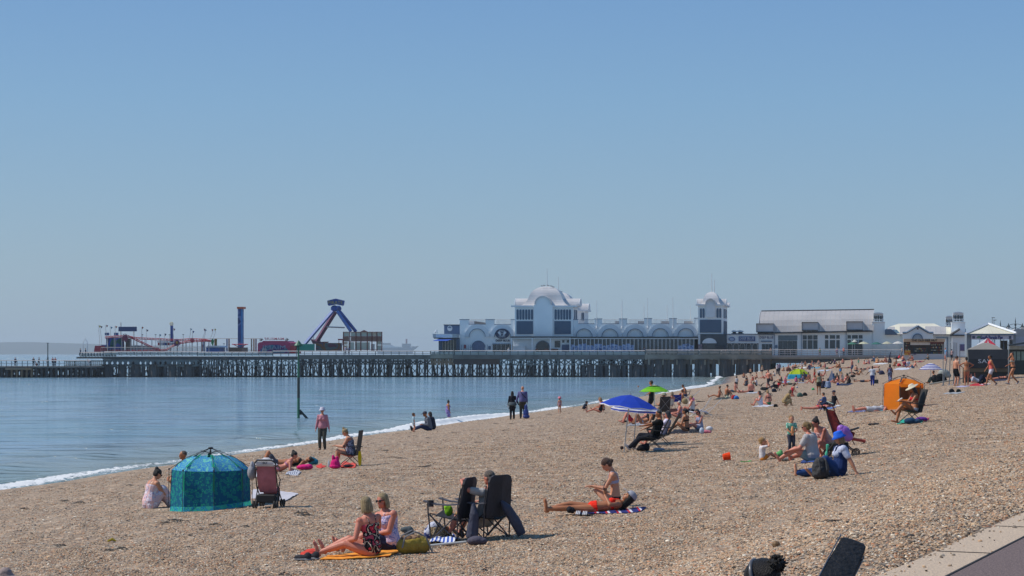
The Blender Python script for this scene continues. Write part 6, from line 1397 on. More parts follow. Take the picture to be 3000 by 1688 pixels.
# sunbathers behind the buggy
towel([(720,1395),(745,1372),(800,1385),(770,1402)],cloth('d8d8de'),'towel','white towel half hidden behind the buggy hood',lift=.03)
e,S=person(at(812,1383),8,pose('prop_front',hand=[(.56,.12,.05),(.56,-.12,.06)],lean2=38,hp=10,foot=[(-.84,.1,.07),(-.82,-.12,.07)]),'f',1.66,1.0,'pink',('bun','1c1512'),[('bra','b77a9a'),('brief','b77a9a')],label='woman in mauve bikini lying on her front, dark hair in bun')
person(at(806,1368),186,pose('lie_knees'),'m',1.78,1.05,'tan',('crop','2a2420'),[('trunks','5a5a62')],label='man lying on his back with one bare knee raised')
person(at(848,1366),180,pose('lie_back',hp=20),'f',1.6,1.,'tan',('bun','17110f'),[('swimsuit','2c3a34')],label='dark haired woman lying flat beside the mauve bikini woman')
blobs(at(893,1377),[((0,0,.08),(.26,.16,.09)),((.1,0,.11),(.14,.12,.07))],cloth('e02a80'),'cushion','hot pink cushion lying beside the sunbathers','cushion',10)
blobs(at(915,1362),[((0,0,.12),(.15,.12,.13)),((.1,0,.1),(.1,.1,.1)),((-.05,0,.22),(.07,.05,.05))],cloth('2a7f98'),'beach_bag','teal beach bag behind the hot pink cushion','bag')
blobs(at(878,1362),[((0,0,.08),(.16,.1,.09)),((.1,0,.1),(.12,.08,.07))],pattern('camo',['39443a','5a6a58','2a302a'],9),'rolled_jacket','dark green rolled jacket by the hot pink cushion','jacket')
towel([(836,1392),(848,1380),(884,1384),(872,1394)],pattern('stripe_grey',['d8d8dc','4a5878'],6.,kind='X'),'towel','striped grey and navy towel below the hot pink cushion',fold=.04)
towel([(925,1368),(938,1362),(955,1368),(940,1373)],cloth('d85048'),'red_cloth','small red cloth on the shingle between cushion and pink bag','cloth',fold=.05)
e,S=person(at(945,1318),-96,pose('stand',hand=[(.02,.29,.80),(.05,-.28,.80)]),'f',1.62,1.08,'fair',('crop','b0a090'),[('longsleeve','c88a98'),('trousers','4d4e48')],hat=('bucket','d3d0e0'),shoes='23242c',shades=True,label='woman in pink top and white bucket hat standing at the water line')
c=recliner(1028,1366,172,'tall backed brown mesh recliner facing the sea with yellow cloth hung on it','3d3a36',.76,lean=8)
e,S=person(c.location+V((-.02,0,.0)),172,pose('chair',hip=(-.02,.42),lean=2,lean2=18,hp=26,foot=[(.42,.12,.08),(.46,-.12,.08)],hand=[(.42,.18,.66),(.42,-.2,.66)]),'f',1.66,1.3,'fair',('top_bun','b49a6c'),[('swimsuit',pattern('blue_white_swim',['8a9cb4','5c4a6a','b0c0d0','4a5a78'],12))],label='blonde woman in patterned swimsuit bent forward in the brown recliner')
blobs(at(982,1374),[((0,0,.15),(.15,.12,.16)),((0,0,.08),(.18,.15,.08)),((-.06,0,.33),(.05,.05,.1)),((.05,0,.3),(.06,.05,.09))],cloth('e0247c'),'carrier_bag','hot pink carrier bag standing left of the brown recliner','bag')
blobs(at(963,1370),[((0,0,.1),(.035,.035,.11)),((0,0,.22),(.015,.015,.03))],mat('clear_bottle',(.6,.65,.7),.2),'water_bottle','clear water bottle beside the hot pink carrier bag','bottle')
mb=MB().loft([[(-.03,0,.5),(.03,.01,.5)],[(-.06,.03,.34),(.06,.0,.33)],[(-.05,0,.16),(.05,.03,.15)],[(-.02,0,.05),(.03,0,.05)]],cap=False,close=False);o=mb.build('yellow_cloth',cloth('d8c020'),None,smooth=True,loc=at(1058,1368)+V((-.02,-.3,.0)));tag(o,'yellow cloth hanging down from the back of brown recliner','cloth')
towel([(996,1372),(1004,1356),(1044,1360),(1040,1372)],cloth('dc5a50'),'towel','coral red towel bunched beneath the brown recliner',fold=.09)
blobs(at(1018,1371),[((0,0,.05),(.14,.1,.06)),((.14,0,.04),(.08,.08,.05))],cloth('20242e'),'dark_clothes','dark clothes dropped under the brown recliner','clothes')
# family at the water's edge
person(at(1211,1266),20,pose('stand',lean=-2),'m',.88,1.,'fair',('short','6a4426'),[('tshirt','a8c8d8'),('shorts','c4d4dc')],child=True,label='toddler in pale blue standing at the waters edge facing a man')
person(at(1258,1262),196,pose('legs_out',lean=6,lean2=24,hand=[(.34,.14,.3),(.36,-.14,.3)],hp=8),'m',1.78,1.15,'tan',('crop','3a3230'),[('longsleeve','6e7480'),('trousers','2e3a5c')],hat=('cap','4c4f5c'),shoes='20222c',label='man in grey top and jeans sitting at the tide line')
person(at(1268,1258),160,pose('knees_up',lean2=26),'f',1.66,1.2,'fair',('long','241c1c'),[('longsleeve','252c40'),('trousers','20283c')],label='person in navy hunched close behind the man in grey top')
person(at(1253,1248),190,pose('stand',hand=[(.34,.1,1.12),(.32,-.12,1.12)],hp=24),'f',1.62,.95,'fair',('long','2a1c18'),[('bra','c8ccb8'),('shorts','55605c')],hat=('bucket','c8c4cc'),label='woman in sunhat and bikini top standing looking at her phone')
w_=atY(1312,1242,138);w_.z=-.14
person(w_,12,pose('stand',foot=[(.1,.09,.08),(-.14,-.09,.1)],hand=[(.12,.2,.86),(.14,-.16,.88)]),'f',1.64,1.35,'tan',('top_bun','1a1414'),[('dress',pattern('purple_print',['8478b4','a08ac4','6a5c9c','b09cc8'],9))],label='woman in purple patterned dress paddling in the surf')
# couple holding hands
eA,SA=person(at(1501,1229),92,pose('stand',hand=[(.05,.27,.82),(.04,-.42,.84)]),'f',1.58,1.15,'fair',('long','1c1718'),[('longsleeve','1b1c28'),('trousers','20202c')],shoes='15151a',label='woman in black with grey jacket round her waist, holding hands by the sea')
mb=MB();torso(mb,SA,-.06,.14,.05,.3);mb.tube([(-.1,.16,.85),(-.12,.24,.62)],[.05,.02],8);mb.tube([(-.1,-.16,.85),(-.1,-.22,.66)],[.05,.02],8);torso(mb,SA,-.085,.05,.07);o=fuse(mb,.018);o.materials.append(cloth('5a6468'));link('tied_jacket',o,eA)
eB,SB=person(at(1531,1226),88,pose('stand',hand=[(.04,.36,.84),(.06,-.25,.84)]),'m',1.80,1.15,'fair',('bald','000000'),[('longsleeve','6a6898'),('trousers','4a463c')],shoes='2a2824',label='tall bald man in purple shirt with strap across his back')
MB().tube([(-.12,.12,1.46),(-.135,0,1.3),(-.12,-.17,1.12)],.016,5).build('bag_strap',cloth('1c1c28'),eB)
blobs(at(1541,1227),[((0,0,.3),(.16,.1,.3)),((0,0,.62),(.1,.06,.2)),((.02,0,.12),(.2,.12,.12))],mat('blue_sack',(.02,.045,.24),.35,col2=(.015,.03,.16),scale=4,bump=1),'blue_sack','shiny royal blue bag carried low by the man in purple','bag')
person(at(1640,1212),95,pose('stand'),'f',.98,1.,'fair',('short','7a5038'),[('swimsuit','b08088')],hat=('bucket','e08090'),child=True,label='small child in pink hat standing in the breaking foam')
person(at(1712,1203),30,pose('crouch'),'m',1.0,1.,'fair',('short','1a1a22'),[('tshirt','20283c'),('shorts','1a2030')],child=True,label='child in navy crouching at the water near seated blonde women')
person(at(1758,1209),172,pose('legs_out',lean2=8,hand=[(.3,.1,.3),(-.2,-.3,.04)]),'f',1.65,1.,'pink',('bob','b8946a'),[('swimsuit','1a1820')],label='blonde woman in black swimsuit sitting left of the blue umbrella')
person(at(1768,1203),190,pose('read'),'f',1.65,1.,'tan',('bob','8a6a48'),[('bra','e8e4e0'),('brief','c8c4c0')],label='woman in white bikini sitting just behind blonde in black')
tag(MB().ell((0,0,0),(.12,.12,.14),10,8).build('swimmer',skin('tan'),None,loc=atY(1870,1130,280)*1.0,smooth=True),'head of a swimmer far out in the bay','person').location.z=.08
# the two women on the orange towel
towel([(938,1643),(965,1632),(1192,1610),(1140,1634)],pattern('orange_stripe',['f0902c','f3a83a','e0702a','f8b850'],2.2,kind='Y'),'beach_towel','orange striped beach towel under the two blonde women',lift=.03)
e,S=person(at(1142,1615),190,pose('legs_out',lean=4,lean2=12,tw=38,hyaw=2,hp=4,foot=[(.74,.05,.08),(.80,-.14,.07)],hand=[(.24,.06,.28),(.28,-.22,.25)],elbow=[(-.6,.6,-1),(-.4,-.3,-1)]),'f',1.66,1.32,'pink',('bob','c6ac7e'),[('tank',pattern('lilac_print',['d4cce4','b8b4dc','e4c8d8','8a90c4','dcd6ea'],14)),('skirt','2a3050')],shades=True,label='blonde woman in sunglasses and lilac print vest facing the camera')
e,S=person(at(1090,1631),172,pose('legs_out',lean=3,lean2=10,tw=-52,hyaw=-8,hp=6,foot=[(.80,.1,.07),(.76,-.12,.09)],knee=[(0,.2,1),(0,0,1)],hand=[(.42,.05,.24),(.2,-.30,.5)],elbow=[(-.4,.5,-1),(-.3,-1,-1)],curl=.8),'f',1.66,1.12,'pink',('bob','bda67c'),[('swimsuit',pattern('bold_floral',['e4d4c0','c43850','17151c','dcccb8','17151c','c04a5c'],7,pos=[0,.14,.26,.42,.5,.66]))],label='blonde woman in black and red floral swimsuit with her back turned')
for k,(x,y,a) in enumerate(((893,1643,160),(918,1640,150))):
    ee=empty('trainer',at(x,y),R(a),('left','right')[k]+' one of a pair of charcoal trainers at end of orange towel','shoe','charcoal trainers');me=fuse(MB().ell((.06,0,.045),(.12,.045,.045),12,8).ell((-.05,0,.07),(.06,.042,.06),10,8),.009);me.materials.append(cloth('3a3a40'));link('upper',me,ee);me=fuse(MB().ell((.03,0,.02),(.155,.052,.025),12,8),.009);me.materials.append(cloth('8a8c92'));link('sole',me,ee)
towel([(878,1628),(900,1612),(930,1614),(910,1630)],cloth('d84838'),'red_cloth','crumpled red cloth behind the charcoal trainers','cloth',fold=.05)
eb=empty('holdall',at(1212,1622),R(15),'mustard holdall with grey straps right of the blonde women','bag')
me=fuse(MB().ell((0,0,.14),(.24,.15,.15),14,9).ell((.1,0,.12),(.16,.15,.13),12,8).ell((-.12,0,.12),(.15,.14,.13),12,8),.012);me.materials.append(mat('mustard',(.36,.26,.03),.8,col2=(.26,.18,.03),scale=6,bump=1));link('body',me,eb)
me=fuse(MB().ell((-.02,0,.22),(.2,.12,.07),12,8),.012);me.materials.append(pattern('bag_print',['8a6a4c','5a4638','a48468'],16));link('lid',me,eb)
for y in (-.12,.12):strap(eb,[(-.2,y,.1),(-.16,y,.26),(0,y,.34),(.16,y,.26),(.26,y,.02)],.012,cloth('8a8c90'))
blobs(at(1190,1600),[((0,0,.26),(.1,.06,.05)),((.05,0,.2),(.08,.07,.12))],cloth('5a6468'),'grey_jumper','grey jumper stuffed beside the mustard holdall','clothes')
# two camping chairs, their sleeves, and the man
c1=camp_chair(1326,1584,160,'left black camping chair, empty but for green pouch',1.02,8);c2=camp_chair(1426,1580,141,'right black camping chair seen squarely from behind, holding a man',1.04,6)
e,S=person(c2.location+V((-.03,.03,0)),141,pose('chair',hip=(.02,.33),lean=-20,lean2=-10,hp=14,foot=[(.62,.2,.08),(.58,-.06,.08)],hand=[(.26,.30,.98),(.28,-.24,.6)],elbow=[(.4,1,-.1),(-.4,-.2,-1)],hdir=[(-.2,-.9,.3),(1,0,0)]),'m',1.66,1.1,'pink',('short','7a6c60'),[('tshirt','b8b4b0'),('trunks','b4aca0')],shoes='2a2422',label='grey haired man in beige shirt seated in right camping chair')
def sleeve(px,py,pts,r_,label):
    o=at(px,py);me=fuse(MB().tube([V(p) for p in pts],r_,10),.014,4);me.materials.append(mat('slate_nylon',(.045,.05,.085),.7,col2=(.03,.034,.06),scale=5,bump=1));link('chair_sleeve',me,None,o)
    tag(bpy.context.scene.collection.objects[-1],label,'chair sleeve','navy chair sleeves')
sleeve(1386,1588,[(0,0,.62),(.02,-.02,.45),(.0,0,.25),(-.02,0,.06)],[.03,.075,.095,.1],'navy chair sleeve hanging between the two camping chairs')
sleeve(1500,1578,[(-.17,0,.60),(-.08,0,.48),(.06,0,.26),(.16,0,.06)],[.025,.08,.09,.075],'navy chair sleeve hanging off right side of the right chair')
blobs(at(1396,1597),[((0,0,.07),(.13,.09,.075)),((.08,0,.06),(.09,.08,.06)),((-.08,0,.06),(.07,.07,.06))],cloth('5a5764'),'grey_pouch','grey soft pouch on shingle at foot of the navy sleeve','bag')
blobs(c1.location+V((-.06,-.03,.40)),[((0,0,.08),(.07,.06,.09)),((-.03,0,.13),(.05,.05,.05))],cloth('8cc828'),'green_pouch','lime green pouch sitting on the left camping chair','pouch')
blobs(c1.location+V((.08,-.05,.40)),[((0,0,.03),(.05,.04,.035)),((.05,0,.03),(.03,.03,.03))],cloth('c8a070'),'bread_roll','tan bundle on the seat of left camping chair','bundle')
eb=empty('straw_basket',at(1282,1582),R(20),'straw basket with blue lining under the left camping chair','basket')
MB().lathe([(.12,0),(.19,.1),(.17,.22),(.16,.22),(.17,.1),(.10,.02)],18).build('basket',pattern('straw',['a89474','5a4c3c','bca888'],26),eb);me=fuse(MB().ell((-.05,0,.2),(.13,.12,.1),12,8).ell((-.14,0,.12),(.09,.1,.1),12,8),.012);me.materials.append(pattern('blue_check_cloth',['2c3a72','c4c8d8','3a4a88'],10));link('lining',me,eb)
towel([(1252,1598),(1300,1575),(1350,1582),(1322,1600)],pattern('blue_white_towel',['e4e6ee','3a5cb4'],5.,kind='X'),'beach_towel','blue and white towel folded below the left camping chair',fold=.06,lift=.05)
o=MB().tube([at(1248,1607)+V((0,0,.04)),at(1366,1597)+V((0,0,.05))],.018,8).build('white_pole',paint('d8d8d4'));tag(o,'white pole lying on shingle below the blue and white towel','pole')
# two young women
towel([(1690,1510),(1715,1500),(1893,1489),(1866,1503)],pattern('union_towel',['28306c','2a3474','c02838','d8d4dc','28306c'],1.6,kind='X'),'beach_towel','navy red and white towel under the woman in red bikini')
e,S=person(at(1802,1486),176,pose('kneel',hip=(0,.14),lean=-2,lean2=14,foot=[(.1,.2,.06),(.1,-.2,.06)],knee=[(1,.4,.1),(1,-.4,.1)],toe=(-1,0,0),hand=[(.42,.06,.40),(.42,-.10,.38)],elbow=[(-.6,0,-1),(-.5,.0,-1)],hp=36,hdir=(1,0,.1)),'f',1.70,.92,'fair',('low_pony','5a3a26'),[('bra','b4b8d4'),('brief','1c1c22')],label='young woman in pale bikini top sitting looking down at her hands')
e,S=person(at(1738,1503),181,pose('lie_back',lean=-86,lean2=-78,foot=[(.86,.08,.08),(.82,-.1,.07)],knee=[(0,0,1),(0,-.3,1)],hand=[(-.20,.20,.34),(-.24,-.22,.05)],elbow=[(-.6,.6,-1),(0,0,-1)],hdir=[(-.1,-.1,1),(1,0,0)],hp=22,toe=[(.2,0,1),(.3,0,1)]),'f',1.70,1.,'tan',('long','17130f'),[('bra','f0301c'),('brief','f0301c')],hat=('cap','a8aab4'),label='woman in red bikini and grey cap lying on her back')
MB().obox(rel(e,(-.19,.21,.52)),(.012,.07,.15),(0,R(15),0)).build('phone',mat('phone_case',(.12,.02,.03),.4));tag(bpy.data.objects['phone'],'dark red phone held up by the woman in red bikini','phone')
blobs(at(1665,1510),[((0,-.06,.07),(.06,.12,.066)),((.05,-.06,.06),(.05,.11,.06))],cloth('23242a'),'knee_strap','black knee support on the leg of the lying woman','strap').location=rel(e,(.44,.06,.0))
for k,(x,y) in enumerate(((1704,1512),(1724,1513))):
    ee=empty('slider',at(x,y),R(160),('left','right')[k]+' black striped slider sandal in front of woman in red bikini','sandal','black slider sandals');me=fuse(MB().ell((0,0,.02),(.13,.045,.018),12,6),.009);me.materials.append(cloth('202024'));link('sole',me,ee)
    for j in range(3):MB().tube([(.03+j*.03,-.045,.03),(.03+j*.03,0,.085),(.03+j*.03,.045,.03)],.011,6).build('strap',cloth('e0e0e4'),ee)
# umbrellas
BLUE=thin('2c50c8',.3);STRIPE=pattern('blue_white_stripe',['f0f0f4','3a4fc0'],3.1,kind='Z',trans=True)
b=at(1828,1326);kk=b.y/FPX
parasol('beach_umbrella',b,.90,.35,170*kk,BLUE,ALU,'plain royal blue beach umbrella with a white tip','umbrella',tilt=(R(2),R(6),0),pole_r=.018,droop=.03,stripes=cloth('e4e4ea'))
b=at(1857,1304);kk=b.y/FPX
parasol('beach_umbrella',b,.86,.22,124*kk,pattern('blue_white_rings',['f0f0f4','3a4fc0'],3.4,kind='Z',trans=True),ALU,'blue and white striped umbrella tucked behind the plain blue one','umbrella',tilt=(R(2),R(4),0),droop=.09,pole_r=.018)
b=at(1917,1216);kk=b.y/FPX
def kiwi():
    m=pattern('kiwi_green',['e0e8b0','2a4a1c','7ccc30','8fd838','74c22c','8fd838'],1.,pos=[0,.13,.30,.5,.7,.85],trans=True)
    n=m.node_tree;t=[x for x in n.nodes if x.type=='TEX_VORONOI'][0];r_=[x for x in n.nodes if x.type=='VALTORGB'][0];g=n.nodes.new('ShaderNodeTexGradient');g.gradient_type='SPHERICAL';mp=n.nodes.new('ShaderNodeMapping');mp.inputs['Scale'].default_value=(.9,.9,0);tc=[x for x in n.nodes if x.type=='TEX_COORD'][0]
    n.links.new(tc.outputs['Object'],mp.inputs[0]);n.links.new(mp.outputs[0],g.inputs[0]);iv=n.nodes.new('ShaderNodeMath');iv.operation='SUBTRACT';iv.inputs[0].default_value=1;n.links.new(g.outputs['Fac'],iv.inputs[1]);n.links.new(iv.outputs[0],r_.inputs[0]);return m
parasol('beach_umbrella',b,45*kk,20*kk,88*kk,kiwi(),SIGNW,'lime green umbrella with dark flecks round its white centre','umbrella',n=8,rows=5)
b=at(2727,1120);kk=b.y/FPX
parasol('beach_umbrella',b,35*kk,19*kk,56*kk,pattern('stripe_small',['f0f0f4','3a48b8'],2.5,kind='Z',trans=True),ALU,'low blue and white striped umbrella near the standing swimmers','umbrella',rows=5)
# the pair under the umbrellas
c=recliner(1912,1318,174,'front one of the two dark recliners beneath blue umbrella','38342c',.82,'G',26);c['group']='dark recliners under the blue umbrella'
person(c.location+V((.02,0,0)),174,pose('chair',hip=(-.02,.42),lean=-24,lean2=-16,hp=24,foot=[(.72,.1,.08),(.60,-.14,.08)],hand=[(.38,.24,.72),(.3,-.25,.62)]),'m',1.78,1.15,'tan',('crop','2a2826'),[('tshirt','131416'),('trousers','22242e')],shoes='b8b8bc',label='man dressed in black reclining beneath the blue umbrella')
c=recliner(1938,1306,168,'rear one of the two dark recliners beneath blue umbrella','34322c',.84,'G',30);c['group']='dark recliners under the blue umbrella'
person(c.location+V((.02,0,0)),168,pose('chair',lean=-28,lean2=-20,hp=20),'f',1.66,1.15,'pink',('bob','20222e'),[('tshirt','d8cfe4'),('shorts','2a3048')],label='person in lilac white shirt reclining behind the man in black')
blobs(at(1885,1322),[((0,0,.1),(.18,.12,.12)),((.1,0,.12),(.1,.1,.14)),((-.12,0,.07),(.1,.1,.07))],cloth('16161c'),'black_bag','black bag on shingle under the front recliner','bag')
blobs(at(1925,1322),[((0,0,.05),(.13,.09,.06)),((.15,0,.05),(.1,.08,.05))],cloth('9aa0ac'),'pale_bundle','pale grey bundle under the rear legs of front recliner','clothes')
blobs(at(1822,1317),[((0,0,.05),(.06,.06,.06))],cloth('3a2a28'),'small_pouch','small dark pouch at foot of the blue umbrella pole','pouch')
# behind the umbrellas
person(at(1850,1240),176,pose('lie_knees',lean=-80,lean2=-70),'m',1.78,1.,'pink',('short','4a3426'),[('trunks','c03038')],label='man in red shorts lying behind the blue umbrella pole')
person(at(1880,1243),182,pose('lie_knees',lean=-70,lean2=-60),'f',1.66,1.,'tan',('long','1c1614'),[('bra','22242c'),('brief','c8ccd4')],label='woman in dark bikini top lying next to man in red shorts')
towel([(1832,1250),(1850,1240),(1936,1236),(1925,1246)],pattern('grey_pattern_towel',['b8bcc4','4a505c','d4d6da'],10),'towel','grey patterned towel under the couple behind blue umbrella')
blobs(at(1826,1238),[((0,0,.06),(.14,.09,.07)),((.12,0,.05),(.08,.07,.06))],cloth('3a3634'),'sandals','dark shoes at the feet of the couple behind blue umbrella','shoes')
person(at(1910,1214),150,pose('stand',hand=[(.2,.2,1.02),(.2,-.16,1.0)]),'m',1.82,1.15,'tan',('short','2a1e18'),[('tank','1b1c22'),('trunks','22242c')],label='man in black vest standing with head hidden by green umbrella')
def deckchair(px,py,yaw,m,label,lean=34,k=1.):
    e=empty('deckchair',at(px,py),R(yaw),label,'deckchair');a=R(lean);fr=mat('deckchair_frame',(.55,.56,.58),.4,metal=.4);e.scale=(k,k,k);L_=.95
    for y in (-.27,.27):MB().tube([(.42,y,.30),(-.2+.0,y,.16),(-.2-math.sin(a)*L_,y,.16+math.cos(a)*L_)],.014,6).build('side_rail',fr,e);MB().tube([(-.45,y,.0),(.28,y,.26)],.012,6).tube([(.36,y,0),(-.1,y,.3),(-.36,y,.42)],.012,6).build('leg',fr,e)
    MB().loft([[(.40,y,.31),(-.16,y,.17),(-.2-math.sin(a)*L_+.01,y,.17+math.cos(a)*L_)] for y in (-.25,.25)],cap=False,close=False).build('canvas',m,e);return e
def chair_back(px,py,yaw,label,m,h=.98,w_=.56,name='folding_chair'):
    e=empty(name,at(px,py),R(yaw),label,'chair');MB().loft([[(-.22,y,.38),(-.32,y,h),(-.30,y,h),(-.20,y,.38)] for y in (-w_/2,w_/2)]).build('backrest',m,e);MB().box(-.22,.25,-w_/2,w_/2,.38,.41).build('seat',m,e)
    for y in (-w_/2,w_/2):MB().tube([(-.3,y,0),(.25,y,.6)],.012,6).build('leg',BLK,e);MB().tube([(.28,y,0),(-.22,y,.42)],.012,6).build('leg',BLK,e);MB().obox((0,y,.62),(.46,.05,.03)).build('armrest',BLK,e)
    MB().tube([(-.34,-w_/2,h*.95),(-.25,w_/2,.4)],.008,5).tube([(-.34,w_/2,h*.95),(-.25,-w_/2,.4)],.008,5).build('rear_strap',ALU,e);return e
chair_back(1940,1225,118,'tall dark brown folding chair seen from behind under green umbrella',mat('brown_canvas',(.05,.04,.035),.85),1.08,.62)
person(at(1945,1224),118,pose('chair',lean=-10,lean2=-4,hand=[(.2,.3,.7),(.5,-.36,.72)]),'m',1.7,1.1,'tan',('crop','8a8a80'),[('tank','8a7a60'),('trunks','5a5a50')],hat=('bucket','8a8a74'),label='person in khaki hat sitting in the tall brown chair')
chair_back(1975,1196,110,'blue backed low chair between brown chair and the green bikini woman',cloth('2a3ca8'),.8,.7)
person(at(1965,1200),120,pose('chair',hip=(0,.3),lean=-20),'f',1.64,1.1,'pink',('bob','9a8468'),[('swimsuit','d8d4cc')],label='woman in cream swimsuit beside the blue backed chair')
eb=empty('tote_bag',at(1973,1216),0,'dusty brown tote bag standing right of tall brown chair','bag');MB().loft([[(-.2,-.06,0),(.2,-.06,0),(.2,.06,0),(-.2,.06,0)],[(-.22,-.05,.34),(.22,-.05,.34),(.22,.05,.34),(-.22,.05,.34)]]).build('body',cloth('8a6058'),eb);strap(eb,[(-.1,-.05,.33),(-.06,-.05,.58),(.06,-.05,.58),(.1,-.05,.33)],.012,cloth('7a5048'),'handle')
person(at(1990,1225),178,pose('legs_out',lean2=10,hand=[(.3,.1,.3),(.3,-.1,.3)]),'f',1.55,1.2,'pink',('short','d8d4ce'),[('swimsuit','a890a8')],label='white haired woman in mauve swimsuit sitting on shingle')
e_=deckchair(2040,1222,168,pattern('red_white_navy',['c03a48','e8e4e4','2a3058','e8e4e4'],1.6,kind='Z'),'deckchair with red white and navy striped canvas',34)
person(at(2026,1217),168,pose('chair',hip=(0,.3),lean=-10,lean2=4,hand=[(.2,.3,.3),(-.3,-.36,.62)]),'f',1.6,1.35,'pink',('short','c8a878'),[('tank','e0dcdc'),('shorts','2a2c44')],label='heavy blonde woman in white vest in front of striped deckchair')
deckchair(2064,1218,172,pattern('blue_white_canvas',['2c58a8','e8e8ee','2c58a8','3a68b8'],.9,kind='Z'),'deckchair with plain blue canvas and white top',44)
chair_back(2010,1172,176,'low dark folding chair near the waters edge with man in it',cloth('2a3040'),.75,.5)
recl=deckchair(2018,1172,176,cloth('2a3248'),'dark lounger with steep back at the waters edge',48,.95)
person(at(2008,1171),176,pose('chair',hip=(0,.34),lean=0,lean2=20,hp=22),'m',1.74,1.1,'tan',('short','4a3428'),[('trunks','3c4a78')],label='man with bare chest and blue shorts sitting in dark lounger')
person(at(1998,1178),184,pose('legs_out',lean2=8,hand=[(.3,.1,.3),(-.3,-.3,.04)]),'f',1.66,1.,'tan',('bun','6a4630'),[('bra','1f9a78'),('brief','1f9a78')],label='woman in green bikini sitting in front of dark lounger')
blobs(at(2006,1184),[((0,0,.2),(.2,.14,.2)),((.1,0,.15),(.12,.12,.16))],cloth('a8946c'),'canvas_bag','tan canvas bag behind the green bikini woman','bag')
blobs(at(2027,1176),[((0,0,.14),(.2,.12,.14)),((0,0,.28),(.08,.06,.08))],cloth('f080b8'),'pink_bag','bubblegum pink bag beside the dark lounger','bag')
blobs(at(2070,1215),[((0,0,.05),(.12,.09,.08))],cloth('2a2c34'),'cap','dark cap dropped on shingle right of the deckchairs','hat')
blobs(at(2048,1178),[((0,0,.04),(.22,.08,.04)),((.3,0,.03),(.14,.08,.04))],cloth('4a4a44'),'dark_clothes','dark clothes strewn right of bubblegum pink bag','clothes')
e,S=person(at(2012,1265),168,pose('legs_out',lean=-2,lean2=12,tw=-30,hyaw=30,foot=[(.7,.1,.07),(.66,-.14,.07)],hand=[(.4,.1,.4),(.3,-.1,.3)]),'f',1.68,.95,'tan',('pony','22181a'),[('bra','2a2024'),('brief','201c20')],label='dark haired woman in black bikini sitting with her back to camera')
towel([(1962,1272),(1975,1260),(2062,1258),(2052,1268)],cloth('26262e'),'towel','black towel under the woman in black bikini')
e,S=person(at(2052,1262),196,pose('read',lean2=10,tw=30,hyaw=20),'f',1.6,1.,'pink',('bob','1c1618'),[('tank','a8acc4'),('shorts','9aa0b8')],shades=True,label='woman in pale blue with sunglasses on her head facing the camera')
blobs(at(2056,1272),[((0,0,.12),(.09,.07,.13))],cloth('c4d0e0'),'cool_bag','pale blue cool bag next to woman in black bikini','bag')
blobs(at(2068,1270),[((0,0,.06),(.2,.1,.07)),((.12,0,.05),(.1,.1,.06))],cloth('d07888'),'pink_towel','bunched pink towel right of pale blue cool bag','towel');blobs(at(2078,1264),[((0,0,.1),(.14,.1,.1))],cloth('dcdce0'),'white_bag','white plastic bag behind the bunched pink towel','bag')
# family group on the right
FX=lambda k_:k_
person(at(2234,1349),4,pose('legs_out',lean=-4,lean2=2,hand=[(.22,.1,.78),(.2,-.14,.82)],elbow=[(1,.3,.2),(1,-.3,.2)],foot=[(.72,.16,.07),(.7,-.06,.07)],hp=-6),'m',.98,1.1,'fair',('short','d0a060'),[('tshirt','e0dadc'),('shorts','e09040')],child=True,label='small blond child in white shirt sitting with arms raised')
e,S=person(at(2318,1330),-86,pose('stand',hand=[(.26,.07,1.0),(.27,-.05,.98)],elbow=[(-.2,.9,-.8),(-.2,-.9,-.8)],foot=[(0,.1,.08),(.05,-.1,.08)]),'m',.94,1.1,'fair',('short','b89058'),[('tshirt',pattern('mint_print',['7ab8a0','60a890','cfe4d8'],16)),('trousers','3c4050')],child=True,label='blond toddler in mint top standing drinking from an orange bottle')
MB().lathe([(.001,0),(.035,0),(.037,.16),(.022,.2),(.022,.23),(.001,.23)],10).build('drink_bottle',cloth('f0a870'),None,smooth=True,loc=rel(e,(.27,0,.88)));tag(bpy.data.objects['drink_bottle'],'pale orange drink bottle held by the standing toddler','bottle')
e,S=person(at(2378,1352),168,pose('legs_out',lean=0,lean2=14,tw=-20,foot=[(.72,.16,.07),(.5,-.3,.07)],knee=[(0,0,1),(.3,-1,.3)],hand=[(.5,.2,.26),(-.1,-.36,.04)],elbow=[(-.3,0,-1),(-1,0,-.2)],hp=8),'f',1.70,1.4,'pink',('pony','9a7c4c'),[('tshirt','b9b4b4'),('shorts','8a9896')],shades=True,label='woman in pale grey shirt with high blonde ponytail sitting with children')
towel([(2345,1358),(2360,1346),(2440,1341),(2430,1353)],cloth('40589a'),'blanket','blue blanket under the woman with blonde ponytail','blanket')
blobs(at(2303,1352),[((0,0,.05),(.22,.07,.05)),((-.1,0,.06),(.12,.06,.05))],pattern('zebra',['d8d4c8','1c1c1e'],9.,kind='X'),'zebra_sandals','black and white striped bag by the seated childs feet','bag',15)
e,S=person(at(2418,1338),-150,pose('crouch',hp=10),'f',1.62,1.1,'pink',('bun','2a1c1a'),[('tank','e0b8b4'),('shorts','c8888c')],label='woman in pink crouching between ponytail woman and pushchair')
blobs(at(2284,1341),[((0,0,.08),(.1,.07,.08)),((.03,0,.15),(.05,.04,.04))],cloth('6ab870'),'green_toy','small green toy between the two blond children','toy')
mb=MB().lathe([(.035,0),(.03,.2),(.015,.24),(.04,.38),(.001,.4)],8);o=mb.build('toy_spade',cloth('58c0a0'),None,loc=at(2418,1352));o.rotation_euler=(0,R(8),0);tag(o,'upright mint green toy spade by the blue blanket','toy')
e,w_=buggy(2463,1337,-12,'rust coloured pushchair with its seat tipped back behind the family','8c3a34',None,1.08)
